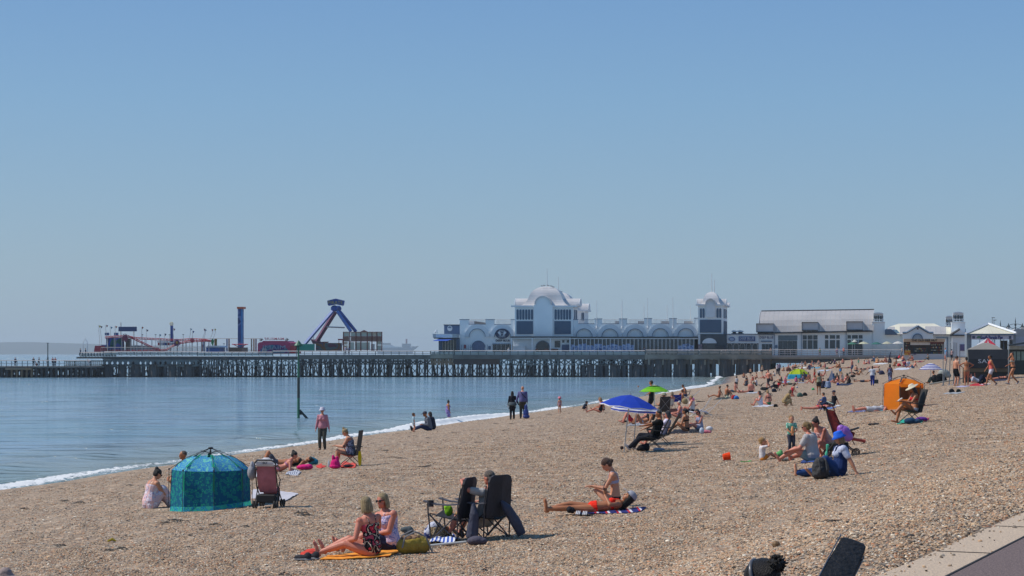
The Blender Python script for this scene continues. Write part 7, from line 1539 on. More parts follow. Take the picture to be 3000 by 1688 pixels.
me=MB().loft([[(-.28+.13*math.sin(a)*1.2,y,.98+.14*math.cos(a)) for a in (-1.6,-.8,0,.8,1.6,2.2)] for y in (-.24,-.12,0,.12,.24)],cap=False,close=False).build('hood',cloth('a04a40'),e,smooth=True)
MB().loft([[(-.34,y,.98),(-.4,y,1.1),(-.3,y,1.19),(-.16,y,1.13)] for y in (-.2,-.07,.07,.2)],cap=False,close=False).build('draped_towel',pattern('green_white_towel',['4a6a58','b8c4b4','3c5a4c'],8),e,smooth=True)
[MB().loft([[(x,y,z) for x,z in ((-.31,1.0),(-.14,.42),(.26,.40),(.3,.5),(.02,.62),(-.14,.98))],[(x,y+.015,z) for x,z in ((-.31,1.0),(-.14,.42),(.26,.40),(.3,.5),(.02,.62),(-.14,.98))]]).build('side_panel',cloth('8c3a34'),e) for y in (-.23,.215)]
MB().tube([(.2,-.22,.56),(.38,-.2,.62),(.38,.2,.62),(.2,.22,.56)],.02,6).build('bumper_bar',BLK,e);MB().obox((.36,0,.36),(.34,.36,.05),(0,R(10),0)).build('footrest',cloth('b85448'),e)
blobs(e.location+V((.02,-.30,.42)),[((0,0,.14),(.17,.13,.17)),((.1,0,.05),(.12,.12,.12)),((-.06,0,.24),(.1,.1,.09))],mat('shiny_purple',(.24,.08,.42),.35,col2=(.32,.14,.5),scale=6,bump=1),'purple_backpack','shiny purple backpack sitting in the rust pushchair','backpack')
e,S=person(at(2455,1395),186,pose('lean_back',lean=-16,lean2=0,hp=18,foot=[(.60,.2,.08),(.86,-.12,.07)],hand=[(-.34,.34,.03),(-.04,-.42,.03)],elbow=[(-1,.4,-.2),(-.6,-.6,.2)]),'f',1.64,1.25,'fair',('bob','a08060'),[('tshirt','ccd2ea'),('trousers','2c4a80')],hat=('bucket','2a6ae0'),label='person in bright blue sunhat and denim dungarees leaning back on arms')
mb=MB();torso(mb,S,-.085,.40,.024)
for i in (1,-1):
    c_=[x for x in S['tor'] if x[0]==.50][0];d_=[x for x in S['tor'] if x[0]==.36][0];mb.tube([d_[1]+d_[3]*(d_[6]+.025)+d_[2]*i*.07,c_[1]+c_[3]*(c_[6]+.02)+c_[2]*i*.08,c_[1]+c_[2]*i*.08+c_[4]*.07,c_[1]-c_[3]*(c_[6]+.024)+c_[2]*i*.06,d_[1]-d_[3]*(d_[6]+.02)+d_[2]*i*.03],.02,6)
me=fuse(mb,.012);me.materials.append(cloth('22386a'));link('dungaree_bib',me,e)
eb=empty('rucksack',at(2404,1404),R(-80),'black rucksack standing in front of person with blue sunhat','rucksack');me=fuse(MB().ell((0,0,.2),(.13,.18,.22),14,10).ell((0,0,.3),(.11,.15,.14),12,8).ell((-.0,0,.1),(.15,.19,.11),12,8).ell((.12,0,.14),(.07,.13,.11),12,8),.011);me.materials.append(mat('black_canvas',(.022,.022,.024),.8,col2=(.035,.035,.038),scale=8,bump=1));link('body',me,eb)
for y in (-.07,.07):strap(eb,[(.13,y,.06),(.19,y,.2),(.12,y,.38),(0,y,.42)],.018,mat('black_web',(.03,.03,.034),.7))
me=fuse(MB().ell((0,0,.05),(.15,.05,.045),12,8).ell((-.08,0,.08),(.06,.045,.05),10,8),.01);me.materials.append(cloth('262c40'));tag(link('shoe',me,None,at(2362,1398),(0,0,R(190))),'single dark navy shoe left of the black rucksack','shoe')
eb=empty('toy_bucket',at(2127,1351),R(10),'bright orange red castle bucket lying alone on shingle','bucket');b_=MB().lathe([(.001,0),(.075,0),(.085,.02),(.10,.17),(.108,.17),(.108,.185),(.09,.185),(.075,.03)],12).build('pail',cloth('f04818'),eb);b_.rotation_euler=(R(8),R(80),0);b_.location=(-.08,0,.1)
o=MB().obox((0,0,.02),(.22,.02,.018)).ell((.13,0,.03),(.05,.035,.02),8,6).build('toy_spade',cloth('50c060'),None,loc=at(2182,1355));tag(o,'small bright green toy spade lying right of the orange bucket','toy')
# woman in the straw hat
c=recliner(2672,1240,188,'dark folding recliner holding the woman in straw hat','2e2c2a',.72,None,16)
e,S=person(c.location+V((.04,0,0)),188,pose('chair',hip=(-.02,.43),lean=-10,lean2=6,hp=26,foot=[(.62,.06,.34),(.5,-.16,.07)],hand=[(.36,.14,.72),(.38,-.14,.7)],knee=[(.6,0,1),(.5,0,1)]),'f',1.68,1.1,'tan',('long','3a281e'),[('bra','d02a34'),('brief','d8dce4')],hat=('straw','ded4bc'),label='woman in straw hat and red bikini top reading in a recliner')
o=MB().obox((0,0,0),(.16,.2,.015),(0,R(-35),0)).obox((.0,.0,.012),(.15,.19,.01),(0,R(-35),0)).build('book',paint('d8d0c4'),None,loc=rel(e,(.44,0,.76)));tag(o,'open book held by the woman in straw hat','book')
blobs(at(2667,1243),[((0,0,.1),(.2,.12,.11)),((.2,0,.08),(.14,.12,.09))],cloth('2a4a68'),'blue_bag','dark blue bag beneath the recliner of the straw hat woman','bag');blobs(at(2700,1235),[((0,0,.07),(.2,.12,.08))],cloth('6a3498'),'purple_clothes','purple clothing heap right of the dark blue bag','clothes')
towel([(2628,1243),(2640,1232),(2712,1228),(2700,1240)],cloth('2fa890'),'towel','turquoise green towel under the straw hat womans bags');towel([(2700,1234),(2712,1226),(2724,1228),(2712,1236)],cloth('c03a68'),'towel','small magenta cloth right of the purple heap',fold=.05)
for k,(x,y) in enumerate(((2553,1246),(2566,1245))):blobs(at(x,y),[((0,0,.03),(.13,.05,.035))],cloth('2c3238'),'sandal',('left','right')[k]+' dark sandal at the feet of the straw hat woman','sandal',170,group='dark sandals')
e,S=person(at(2560,1206),184,pose('lie_back'),'f',1.66,1.1,'pink',('long','6a4a34'),[('dress','b8bcc4')],label='woman lying with bare feet toward the sea at left of orange shelter')
towel([(2482,1209),(2500,1201),(2592,1193),(2588,1204)],pattern('navy_stripe_towel',['3a4270','5a6090','2a3058','9a9cb8'],2.,kind='X'),'towel','long navy striped towel left of the orange shelter');towel([(2560,1205),(2572,1198),(2594,1195),(2588,1204)],cloth('38b0c4'),'towel','turquoise towel end at left foot of the orange shelter')
# lower edge: head with headphones, black case, a knee
hp_=atY(2298,1672,10.6);e=empty('person',V((hp_.x,hp_.y,hp_.z-.875)),R(150),'dark haired person wearing black headphones, only head showing at bottom edge','person')
p=pose('legs_out',hp=16,lean=4,lean2=10);p['foot']=[(.75,.1,-.3),(.75,-.1,-.3)];S=skeleton(p,'f');off=e.location.z
for nm,mbf,m_ in (('body',body_mesh(S,p,'f',1,3),skin('fair')),('hair',hair_mesh(S,'none'),None),('t_shirt',garment(S,p,'f',1.,'tshirt'),cloth('23252c'))):
    if mbf:me=fuse(mbf,.009);me.materials.append(m_);link(nm,me,e)
hc,M=S['hc'],S['hm'];mb=MB();mb.ell(hc+M @ V((-.02,0,.035)),(.104,.09,.096),18,12,M);mb.ell(hc+M @ V((-.05,0,-.02)),(.066,.084,.08),14,8,M);me=fuse(mb,.008);me.materials.append(hairm('1a1312'));link('hair',me,e)
rnd.seed(4);mb=MB();mb.ell(hc+M @ V((-.12,0,.065)),(.042,.044,.042),12,9)
for i in range(60):
    a=rnd.uniform(0,6.28);b=rnd.uniform(-1.2,1.2);d=V((math.cos(a)*math.cos(b),math.sin(a)*math.cos(b),math.sin(b)));q=hc+M @ V((-.12,0,.065));mb.tube([q+d*.03,q+d*.05+V((0,0,.01)),q+(d+V((rnd.uniform(-.6,.6),rnd.uniform(-.6,.6),.3)))*.038],[.009,.007,.004],4)
mb.build('hair_bun',hairm('1a1312'),e,smooth=True)
mb=MB();mb.tube([hc+M @ V((-.0,.098*math.cos(a),.108*math.sin(a)+.02)) for a in [R(-10+200*i/16) for i in range(17)]],.011,8);mb.build('headband',mat('headphone_black',(.10,.10,.11),.3),e,smooth=True)
mb=MB();[mb.ell(hc+M @ V((0,q*.095,-.01)),(.038,.022,.042),12,8,M) for q in (1,-1)];mb.build('ear_cups',mat('headphone_black'),e,smooth=True)
# instrument case leaning by the promenade
c0,c1_=atY(2442,1712,10.2),atY(2500,1597,10.6);ax=(c1_-c0).normalized();sd=V((.82,-.35,-.35));sd=(sd-ax*sd.dot(ax)).normalized();nn=ax.cross(sd).normalized()
eb=empty('instrument_case',c0,0,'long black padded instrument case slanting up at bottom right','case');Lc=(c1_-c0).length;mm=mat('case_black',(.011,.011,.012),.62,col2=(.018,.018,.02),scale=14,bump=.8,spec=.2)
def crs(t,w_,h_):o_=ax*t;return [o_+sd*a+nn*b for a,b in ((-w_,-h_),(0,-h_*1.12),(w_,-h_),(w_*1.03,0),(w_,h_),(0,h_*1.12),(-w_,h_),(-w_*1.03,0))]
MB().loft([crs(-.55,.085,.045),crs(0,.08,.042),crs(Lc*.6,.072,.04),crs(Lc*.93,.068,.038),crs(Lc*1.0,.055,.03)]).build('shell',mm,eb,bevel=.004)
MB().tube([crs(t,.078,.042)[0] for t in (-.5,0,Lc*.6,Lc*.97)],.004,5).tube([crs(t,.073,.04)[4] for t in (-.5,0,Lc*.6,Lc*.97)],.004,5).build('zip',mat('zip_grey',(.08,.08,.09),.4),eb)
MB().tube([ax*(-.02)+sd*.09+nn*.01,ax*.06+sd*.15,ax*.12+sd*.10+nn*.01],[.012,.014,.012],7).build('side_handle',mm,eb)
MB().obox(tuple(ax*(Lc*.62)+sd*.05),(.08,.03,.02),(0,R(-40),0)).build('end_flap',mm,eb)
kl=atY(22,1700,20.5);ek=empty('person',V((kl.x,kl.y,ground(kl.x,kl.y))),0,'raised knee in taupe trousers at bottom left corner','person')
h_=kl.z-ek.location.z+.06;me=fuse(MB().tube([(-.5,.1,.1),(-.02,0,h_),(.16,-.05,h_-.10),(.42,-.1,.02)],[.09,.075,.068,.055],12).ell((-.02,0,h_),(.075,.075,.075),12,8).tube([(-.5,-.1,.1),(-.1,-.2,.34),(.2,-.3,.04)],[.09,.07,.05],12).ell((-.5,0,.16),(.16,.2,.16),12,8),.012,3);me.materials.append(mat('taupe_trousers',(.30,.235,.22),.9,col2=(.22,.17,.16),scale=6,bump=1,bscale=18));link('trousers',me,ek)
me=fuse(MB().ell((.45,-.1,.05),(.13,.05,.05),12,8).ell((.25,-.3,.05),(.13,.05,.05),12,8),.012);me.materials.append(cloth('5a4a40'));link('shoes',me,ek)
me=fuse(MB().tube([(-.5,0,.15),(-.62,0,.45),(-.6,0,.62)],[.15,.16,.1],12),.02);me.materials.append(cloth('5c5f66'));link('jumper',me,ek)
me=fuse(MB().ell((-.58,0,.84),(.1,.08,.12),12,8).tube([(-.6,0,.62),(-.58,0,.78)],.055,8),.012);me.materials.append(skin('fair'));link('body',me,ek);me=fuse(MB().ell((-.6,0,.87),(.105,.085,.11),12,8),.012);me.materials.append(hairm('3a2a20'));link('hair',me,ek)
# seaweed and litter on the shingle
WEED=mat('seaweed',(.02,.018,.014),.6,col2=(.035,.03,.02),scale=20)
rnd.seed(21);base=None
spots=[(478,1536),(536,1530),(514,1527),(628,1540),(722,1546),(176,1602),(364,1611),(320,1616),(72,1493),(375,1424),(190,1470),(900,1512),(885,1506),(1560,1250),(1610,1215),(1480,1262),(1450,1242),(1250,1285),(1400,1298),(1155,1342),(1180,1345),(1130,1322),(1240,1370),(1258,1368),(230,1475),(2440,1533),(1500,1243),(1330,1270)]
WHERE=['in front of the teal tent, leftmost of three','in front of the teal tent, rightmost of three','in front of the teal tent, middle of three','below the right edge of the teal tent','below the pink backed buggy','far left near the bottom, alone','left of the orange towel, right one of a pair','left of the orange towel, left one of a pair','at far left under the surf line','just above the woman in floral sundress','on the left slope below the swash','above the blonde women, right one','above the blonde women, left one','below the child in pink hat','just left of the child in pink hat','below the couple holding hands, lower one','below the couple holding hands, upper left one','below the man in grey top','between man in grey top and couple','right of the brown recliner, left of a pair','right of the brown recliner, right of a pair','right of the brown recliner, highest one','above the camping chairs, left of a pair','above the camping chairs, right of a pair','on the left slope, lower one below swash','above the black instrument case','right under the couple holding hands','right of the man in grey top']
for i,(x,y) in enumerate(spots):
    p=at(x,y);mb=MB()
    for k in range(rnd.randint(5,9)):
        a=rnd.uniform(-.5,.5)+(0 if rnd.random()<.7 else 2.);l_=rnd.uniform(.04,.13)*(p.y/38)**.5;q=V((rnd.uniform(-.09,.09),rnd.uniform(-.06,.06),0));d=V((math.cos(a),math.sin(a),0))*l_
        mb.tube([q-d,q+V((0,.02,.025)),q+d],[.006,rnd.uniform(.008,.017),.004],5,flat=.5)
    tag(mb.build('seaweed',WEED,None,loc=p+V((0,0,.015))),'small dark clump of dried seaweed '+WHERE[i],'seaweed','seaweed clumps')
o=MB().tube([(-.08,0,.02),(0,.02,.06),(.07,0,.03)],[.015,.03,.012],6).build('yellow_weed',cloth('a89430'),None,loc=at(328,1590));tag(o,'scrap of yellow weed on the shingle left of tent','seaweed')
o=MB().ell((0,0,.03),(.045,.035,.04),7,5).build('brown_stone',mat('brown_stone',(.22,.13,.06),.7));o.location=at(2273,1604);tag(o,'single larger brown stone near the bottom edge of shingle','stone')
# ================================================================ the crowd towards the pier
W={'u':[('trunks',0)],'b':[('bra',0),('brief',1)],'s':[('swimsuit',0)],'t':[('tshirt',0),('shorts',1)],'tt':[('tshirt',0),('trousers',1)],'d':[('dress',0)],'ld':[('longdress',0)],'v':[('tank',0),('shorts',1)],'l':[('longsleeve',0),('trousers',1)]}
def cr(px,py,yaw,ps,g,wear,c0,c1,hair,hc,sk,label,H_=None,b=1.,hat=None,child=False,shoes=None,kw=None,shades=False,loc=None):
    p=pose(ps,**(kw or {}));p0=loc if loc is not None else at(px,py);H_=H_ or ((1.76 if g=='m' else 1.64) if not child else 1.05)
    cols=(c0,c1);w_=[(k,cols[i] if isinstance(cols[i],str) else cols[i]) for k,i in W[wear]]
    L_=0 if p0.y>150 else None
    return person(p0,yaw,p,g,H_,b,sk,(hair,hc),w_,hat,shoes,label,None,shades,L_,(ps,str(sorted((kw or {}).items()))) if p0.y>95 else None,child)
BL,BR,DK,WH='b89664','4a3224','1a1412','d8d4ce'
SWB=pattern('coral_swim',['c08078','e0c0a8','a86860'],12);FLO=pattern('dark_floral',['2a3048','1c1c2c','7a8ab0','24243a','8a4a68'],9);CHK=pattern('olive_check',['6a7058','a0a088','4a4c40'],12)
crowd=[
 (2106,1165,160,'legs_out','f','s','b07058','','bun',BR,'tan','tanned woman in rust swimsuit sitting leftmost of the central crowd'),
 (2128,1163,20,'knees_up','m','u','5a5a52','','crop',DK,'tan','man with knees drawn up next to the rust swimsuit woman'),
 (2152,1150,150,'legs_out','m','u','3a4a5c','','short',DK,'pink','man leaning on his arms just above the red and blue beach bag'),
 (2158,1139,60,'stand','m','t','b0b4bc','50545c','short',DK,'fair','child in pale grey standing at the foam edge',1.2,1,None,True),
 (2200,1150,92,'legs_out','m','u','1c2030','','bald',DK,'pink','big bare backed man in black shorts sitting with his back to camera',1.9,1.35),
 (2176,1151,6,'lie_back','f','b','3a3c44','2a2c34','bob',BL,'pink','woman in dark bikini lying left of the big bare backed man'),
 (2216,1131,176,'knees_up','f','tt','c8c8d0','5a5a50','short',DK,'tan','woman in white top hugging her knees right of the bare backed man'),
 (2206,1116,120,'cross','f','s','d86048','','bun',DK,'pink','girl in coral swimsuit sitting beyond the bare backed man',1.4),
 (2218,1108,200,'cross','f','b','2a2a30','3a3a40','long',BR,'fair','woman in dark bikini cross legged further up from the coral girl'),
 (2190,1118,160,'cross','m','u','30384c','','crop',DK,'tan','dark haired boy sitting left of the coral swimsuit girl',1.4),
 (2199,1105,80,'stand','f','v','c09878','26262e','bun',BR,'tan','thin girl in black shorts standing near the shadow of the pier',1.5),
 (2233,1100,100,'stand','f','v','c8b49c','4c5058','pony',BL,'fair','blonde woman in beige vest standing in front of the pier shadow',1.6),
 (2252,1141,-150,'walk','m','u','20222c','','short',DK,'pink','bare chested man in black shorts walking through the crowd',1.82,1.1),
 (2240,1110,190,'lean_back','f','b','8a7490','8a7490','bun',BR,'pink','woman in lilac bikini propped on her arms behind the walking man'),
 (2270,1103,184,'read','m','t','d0d0d4','b0b4bc','short',DK,'tan','boy in white shirt sitting left of the standing pair',1.4),
 (2277,1098,80,'stand','f','tt','d0ccd4','3a3e4c','long',DK,'tan','woman in white top and dark trousers standing, left of a pair'),
 (2283,1097,95,'stand','m','tt','8a7a90','2a2e3c','crop',DK,'brown','man in mauve shirt standing close behind woman in dark trousers'),
 (2290,1119,170,'read','f','s','2c3040','','bun',DK,'fair','woman in navy swimsuit sitting beside a pale blue towel'),
 (2276,1139,175,'lean_back','m','tt','c82c34','2a3044','short',DK,'tan','man in bright red shirt leaning back behind the grey pushchair'),
 (2310,1128,4,'lie_back','m','u','4a5a50','','short',DK,'tan','man lying with feet pointing right beside the pink toddler'),
 (2301,1136,-90,'stand','f','t','e06888','e06888','short',BL,'fair','toddler dressed all in pink standing in the middle of crowd',.95,1.1,('bucket','e88098'),True),
 (2229,1189,178,'knees_up','f','d','d4d2dc','','long',BR,'pink','woman in white dress sitting on a white towel, long brown hair'),
 (2252,1187,110,'cross','f','b','20242a','1f7a4c','bun',BL,'pink','blonde woman in black top with green skirt beside white dress woman'),
 (2302,1190,10,'crouch','f','l','a89068','b8a078','bob','7a6440','fair','person in loose beige clothes bent over right of green skirt woman'),
 (2321,1162,12,'kneel','f','s','c41f34','','long',BR,'pink','woman in red swimsuit kneeling with very long brown hair'),
 (2315,1070,80,'stand','m','u','3a4250','','crop',BR,'fair','pale bare backed man standing under the terrace edge',1.78),
 (2311,1079,150,'cross','f','b','8a7a70','5a4a44','bun',DK,'pink','woman sitting left in the cluster below pale standing man'),
 (2321,1081,30,'read','f','b','b09488','b09488','bob',BL,'pink','blonde woman sitting in middle of cluster below pale standing man'),
 (2330,1079,60,'cross','m','u','6a6058','','crop',DK,'tan','man sitting right in the cluster below pale standing man'),
 (2347,1074,-60,'read','f','tt','dcdce0','c8c8cc','short',WH,'pink','person all in white sitting near the terrace foot'),
 (2372,1083,120,'knees_up','f','tt','4a4c68','3c4258','bob',BL,'pink','woman in navy sitting with a white hat, left of pale towels',None,1.1,('bucket','e0d8d0')),
 (2378,1078,60,'lean_back','m','u','8a5a50','','crop',DK,'pink','man leaning back behind the woman in white hat'),
 (2405,1077,170,'knees_up','f','s','3c3438','','bun',DK,'tan','woman in dark swimsuit knees up left of the pink one'),
 (2418,1077,150,'cross','f','s','c87880','','bun',BR,'pink','woman in pink swimsuit cross legged near the terrace'),
 (2434,1068,160,'lean_back','m','tt','3a3c48','2c303c','crop',DK,'brown','person in dark clothes sitting just under the terrace kerb'),
 (2446,1067,-100,'read','f','tt','6a4a78','4a4458','bob',WH,'fair','white haired person in purple sitting below the white terrace post'),
 (2454,1078,190,'read','f','b','c89878','8a6a58','bob',BL,'tan','woman in tan bikini sitting left in couple below white post'),
 (2460,1079,150,'knees_up','m','u','8a6248','','crop',BR,'tan','man in brown shorts sitting right in couple below white post'),
 (2497,1096,150,'stand','m','u','4a628a','','crop',BR,'pink','bare chested man in blue shorts standing above the seated groups',1.8,1.1,None,False,None,dict(hp=24)),
 (2515,1069,-90,'stand','f','d','7ac0a0','','short',BL,'fair','toddler in mint green near the terrace',.95,1.1,None,True),
 (2332,1119,70,'cross','f','t','c86088','8a5a8c','short',DK,'tan','child in pink sitting with back turned before yellow and blue tent',1.2,1.,None,True),
 (2353,1119,160,'knees_up','m','tt','9a8fa8','3c4460','short',DK,'tan','boy in lilac shirt sitting right of child in pink',1.45),
 (2361,1113,200,'read','m','tt','2c3040','26304c','crop',DK,'brown','man in navy sitting at right flap of yellow and blue tent'),
 (2371,1114,-120,'read','f','b','e090a0','30303c','bun',DK,'tan','woman in pale pink bikini top facing camera near hatted woman'),
 (2387,1112,150,'stand','m','u','d03028','','short',DK,'tan','boy in red shorts standing left of woman in grey hat',1.35),
 (2380,1124,160,'lean_back','f','b','e05080','e05080','bob',BR,'pink','woman in hot pink bikini reclining left of woman in grey hat'),
 (2399,1157,84,'stand','f','v',CHK,'38382f','long','100f10','tan','woman in grey hat, checked top and shorts standing alone in mid beach',1.66,1.1,('bucket','8a8c92'),False,'1c1c20'),
 (2411,1138,80,'cross','m','l','30344a','22242e','crop',BR,'fair','man in dark navy jacket sitting with his back turned',None,1.15),
 (2426,1138,86,'cross','f','l','8a9cba','5a6c98','bob',DK,'fair','person in pale denim jacket sitting right of dark navy jacket',None,1.1),
 (2441,1116,110,'crouch','m','l','24446c','7484ac','short',BR,'fair','person in blue top hunched behind a pale blue draped towel'),
 (2453,1117,95,'cross','f','l','3c3c3c','2a2c30','long','3a3428','fair','person with long dark hair down the back behind red bikini woman'),
 (2462,1104,80,'stand','f','s','3a9ae0','','bun',DK,'brown','child in bright blue swimsuit standing in the packed group',1.2),
 (2468,1113,130,'cross','f','v','d8c8b8','c0b0a8','long',BL,'pink','blonde woman in cream sitting right of blue swimsuit child'),
 (2447,1124,184,'lean_back','f','b','b02c34','d8a050','long',BR,'pink','woman in red bikini top and mustard shorts reclining'),
 (2472,1122,184,'lean_back','f','b','d83860','6a90b0','bun',BL,'pink','woman in crimson bikini top leaning back beside woman in black'),
 (2487,1124,-160,'kneel','f','d','16161c','','bob',DK,'brown','woman in black dress kneeling at right end of packed group',None,1.1),
 (2508,1088,85,'cross','m','u','3a3c44','','short',DK,'fair','bare backed boy sitting right of man in blue shorts',1.5),
 (2556,1131,80,'walk','f','tt','c9cddb','2c3a8c','crop','0e0c0c','dark','woman in white top and blue trousers walking away with a black bag',1.74,1.15,None,False,None,dict(hand=[(.1,.55,.9),(.1,-.3,.8)])),
 (2607,1122,70,'walk','f','ld',FLO,'','long','0e0c0e','brown','woman with very long black hair in dark floral dress behind orange shelter',1.7,1.15),
 (2577,1093,150,'cross','m','t','c0a890','4a4468','crop',DK,'tan','boy sitting on a dark blanket between the two walking women',1.4),
 (2531,1068,40,'cross','f','s','d88888','','short',BR,'pink','child in pale pink sitting left in trio by the terrace',1.1,1,None,True),
 (2538,1067,100,'read','f','v','dcd4cc','5a4c68','bun',DK,'tan','woman in white sitting in middle of trio by the terrace'),
 (2547,1067,150,'read','f','s','d07c98','','bun',DK,'pink','woman in rose swimsuit sitting right in trio by the terrace'),
 (2571,1064,90,'cross','f','v','e0a878','e88a48','bob',BL,'tan','broad woman in peach and orange sitting near the terrace',None,1.5),
 (2588,1063,170,'lean_back','f','b','8a3a40','4a3a3c','bun',DK,'tan','woman in maroon bikini reclining right of the broad woman in orange'),
 (2598,1062,150,'read','m','u','b04844','','crop','b0b0b4','pink','grey haired man sitting left of the furled navy parasol'),
 (2619,1077,-20,'crouch','m','u','7a5648','','crop',DK,'tan','tanned boy crouching right of the floral dress woman',1.4),
 (2650,1075,90,'legs_out','m','tt','b04858','4a3858','crop',DK,'fair','man in rose red shirt sitting with his back to camera',None,1.3),
 (2660,1075,100,'legs_out','m','tt','d0d0e0','3c4a78','crop',DK,'fair','man in white shirt sitting at right of rose red shirt'),
 (2631,1053,190,'lean_back','m','tt','e03840','302c38','crop',DK,'brown','person in scarlet lying back near the foot of food hut'),
 (2668,1057,120,'cross','m','tt','b0a090','5a5048','crop',DK,'tan','person in tan sitting against the hut front, left one'),
 (2674,1057,-150,'cross','f','v','8a4a44','5a4a48','bob',DK,'pink','person in brown sitting against the hut front, right one'),
 (2720,1055,184,'knees_up','m','tt','7a8078','6a7074','short',BR,'tan','person in khaki sitting by the right half of the hut'),
 (2771,1057,-170,'stand','m','t','6aa0cc','8a96a8','crop',BR,'pink','man in sky blue shirt standing at right corner of the hut',1.8,1.1),
 (2788,1057,60,'walk','f','tt','b89a98','202838','bun',DK,'tan','woman in navy leggings climbing past the metal poles'),
 (2800,1131,30,'stand','m','u','14161e','','short',BR,'fair','bare backed man in black shorts standing by the metal poles',1.82,1.,None,False,None,dict(hp=20)),
 (2832,1131,86,'stand','f','b','8a6a48','a08060','bun','141010','tan','woman in bronze bikini standing with elbows out, back to camera',1.70,1.05,None,False,None,dict(hand=[(.12,.22,1.12),(.12,-.22,1.12)],elbow=[(-.3,2.5,.2),(-.3,-2.5,.2)])),
 (2904,1130,186,'walk','f','v','d86a60','d4d0dc','low_pony',DK,'tan','woman in coral top and white shorts striding before the banner',1.72,1.,None,False,'7a7c84'),
 (2921,1106,-80,'stand','m','tt','7c2434','5a6078','crop',DK,'fair','man in maroon shirt and white cap behind the striding woman',1.74,1.1,('cap','d4d4d8'),False,None,dict(hand=[(.3,.2,1.4),(.2,-.3,1.0)])),
 (2968,1126,190,'walk','f','b','b4b0a4','131318','bun',BR,'tan','woman in black bikini bottoms drinking, at right end of the beach',1.74,1.,None,False,'9a9ca4',dict(hand=[(.26,.06,1.42),(.24,-.2,1.0)])),
 (2868,1123,6,'lie_knees','m','tt','c4c8d4','20263c','short',DK,'pink','man in pale shirt lying on a towel holding up his phone',1.76,1.,None,False,None,dict(hand=[(-.2,.15,.5),(-.3,-.3,.05)],lean=-70,lean2=-55)),
 (2925,1112,-4,'lie_front','f','b','6a5058','30303c','long',BR,'pink','woman lying face down behind the striding woman in coral'),
 (2990,1094,170,'cross','m','l','14161c','1c1e26','short',DK,'fair','person in black sitting at the right edge by green kiosk',None,1.2),
 (2980,1090,120,'cross','f','l','3a4a48','20242c','bob',DK,'fair','person in grey green sitting behind woman in black bottoms'),
 (2738,1124,186,'knees_up','m','l','2a2a2e','2c3a38','short',BR,'tan','boy with brown hair in black sitting left of the metal poles'),
 (2396,1199,4,'lie_front','f','b','e06070','c04a50','bun',DK,'pink','woman in coral bikini lying face down with head to the right'),
 (2416,1192,150,'knees_up','m','tt','5a6c98','3a4c7c','short',BR,'fair','boy in denim blue sitting behind lying woman in coral bikini',1.4),
 (2440,1190,190,'legs_out','m','tt','1e2028','2a3450','crop',DK,'fair','person in navy cap and black sitting right of boy in denim',1.5,1.1,('cap','2a3450')),
 (2187,1131,100,'cross','f','v','484c58','30303a','bob',DK,'tan','dark haired woman whose head shows left of the bare backed man'),
 (2345,1088,170,'lean_back','m','u','4a4a60','','crop',DK,'tan','man in grey shorts reclining beyond the yellow and blue tent'),
 (2530,1084,180,'lie_back','f','s','3a3a44','','bun',DK,'pink','woman in dark swimsuit lying right of the bare backed boy'),
 (2560,1078,175,'lie_back','f','b','c8a8a0','a88880','bob',BL,'pink','blonde woman lying flat between the trio and the floral dress'),
 (2470,1066,100,'cross','m','u','5a4a50','','crop',DK,'pink','man in plum shorts sitting right of white terrace post'),
 (2398,1068,70,'cross','f','v','9a8a80','4a4a5a','bun',BR,'pink','woman in taupe vest sitting close under terrace kerb'),
 (2360,1072,110,'knees_up','m','u','5a6a70','','crop',DK,'tan','man in slate shorts between person in white and white hat'),
 (2610,1064,160,'cross','m','l','23242c','2a2c38','crop',DK,'fair','person in black sitting right of the furled navy parasol'),
 (2297,1088,150,'cross','f','b','3a5a8a','3a5a8a','bun',DK,'tan','woman in steel blue bikini left of the brown windbreak bundle'),
 (2340,1066,170,'lean_back','m','u','8a3a3a','','crop',DK,'tan','man in brick red shorts leaning back in the terrace shadow'),
 (2383,1069,10,'lean_back','f','s','5a8a9a','','bob',BL,'pink','blonde woman in duck egg swimsuit facing right under terrace'),
 (2425,1081,176,'lie_back','m','u','3a6a5a','','crop',BR,'pink','man in bottle green shorts lying below the pink swimsuit woman'),
 (2484,1079,5,'lie_front','f','b','6a3a6a','6a3a6a','bun',BR,'tan','woman in plum bikini lying face down left of man in blue shorts'),
 (2516,1100,186,'lean_back','f','b','c8b060','c8b060','pony',BR,'tan','woman in mustard bikini reclining right of the packed group'),
 (2561,1060,140,'knees_up','m','tt','6a8ab0','3a4050','crop',DK,'fair','man in light blue shirt hugging knees left of broad woman'),
 (2627,1066,170,'cross','f','b','3a8a8a','3a8a8a','long',DK,'tan','woman in teal bikini sitting right of the furled parasol'),
 (2644,1059,30,'knees_up','m','u','3a3a6a','','crop',BR,'pink','man in indigo shorts below the left end of food hut'),
 (2692,1062,175,'lie_back','f','s','a04a6a','','bun',BL,'pink','woman in raspberry swimsuit lying before the food hut'),
 (2676,1079,182,'lean_back','m','u','5a7a9a','','short',BL,'pink','blond man in pale blue shorts right of man in white shirt'),
 (2262,1117,175,'cross','f','v','8a5a4a','3a3a44','bun',DK,'tan','woman in terracotta vest behind the walking man in black shorts'),
 (2180,1107,100,'cross','m','u','4a4a52','','short',DK,'tan','bare backed boy sitting closest to the pier shadow'),
 (2315,1104,190,'knees_up','f','s','2a5a7a','','bob',DK,'tan','woman in petrol blue swimsuit left of the beach shelter'),
 (2411,1104,170,'lean_back','f','b','e0a0b0','e0a0b0','long',BL,'pink','blonde woman in blush bikini beyond the navy jacket'),
 (2530,1120,178,'lie_back','m','u','26364e','','short',DK,'tan','man in navy shorts lying left of the white top walker'),
]
for c in crowd:cr(*c)
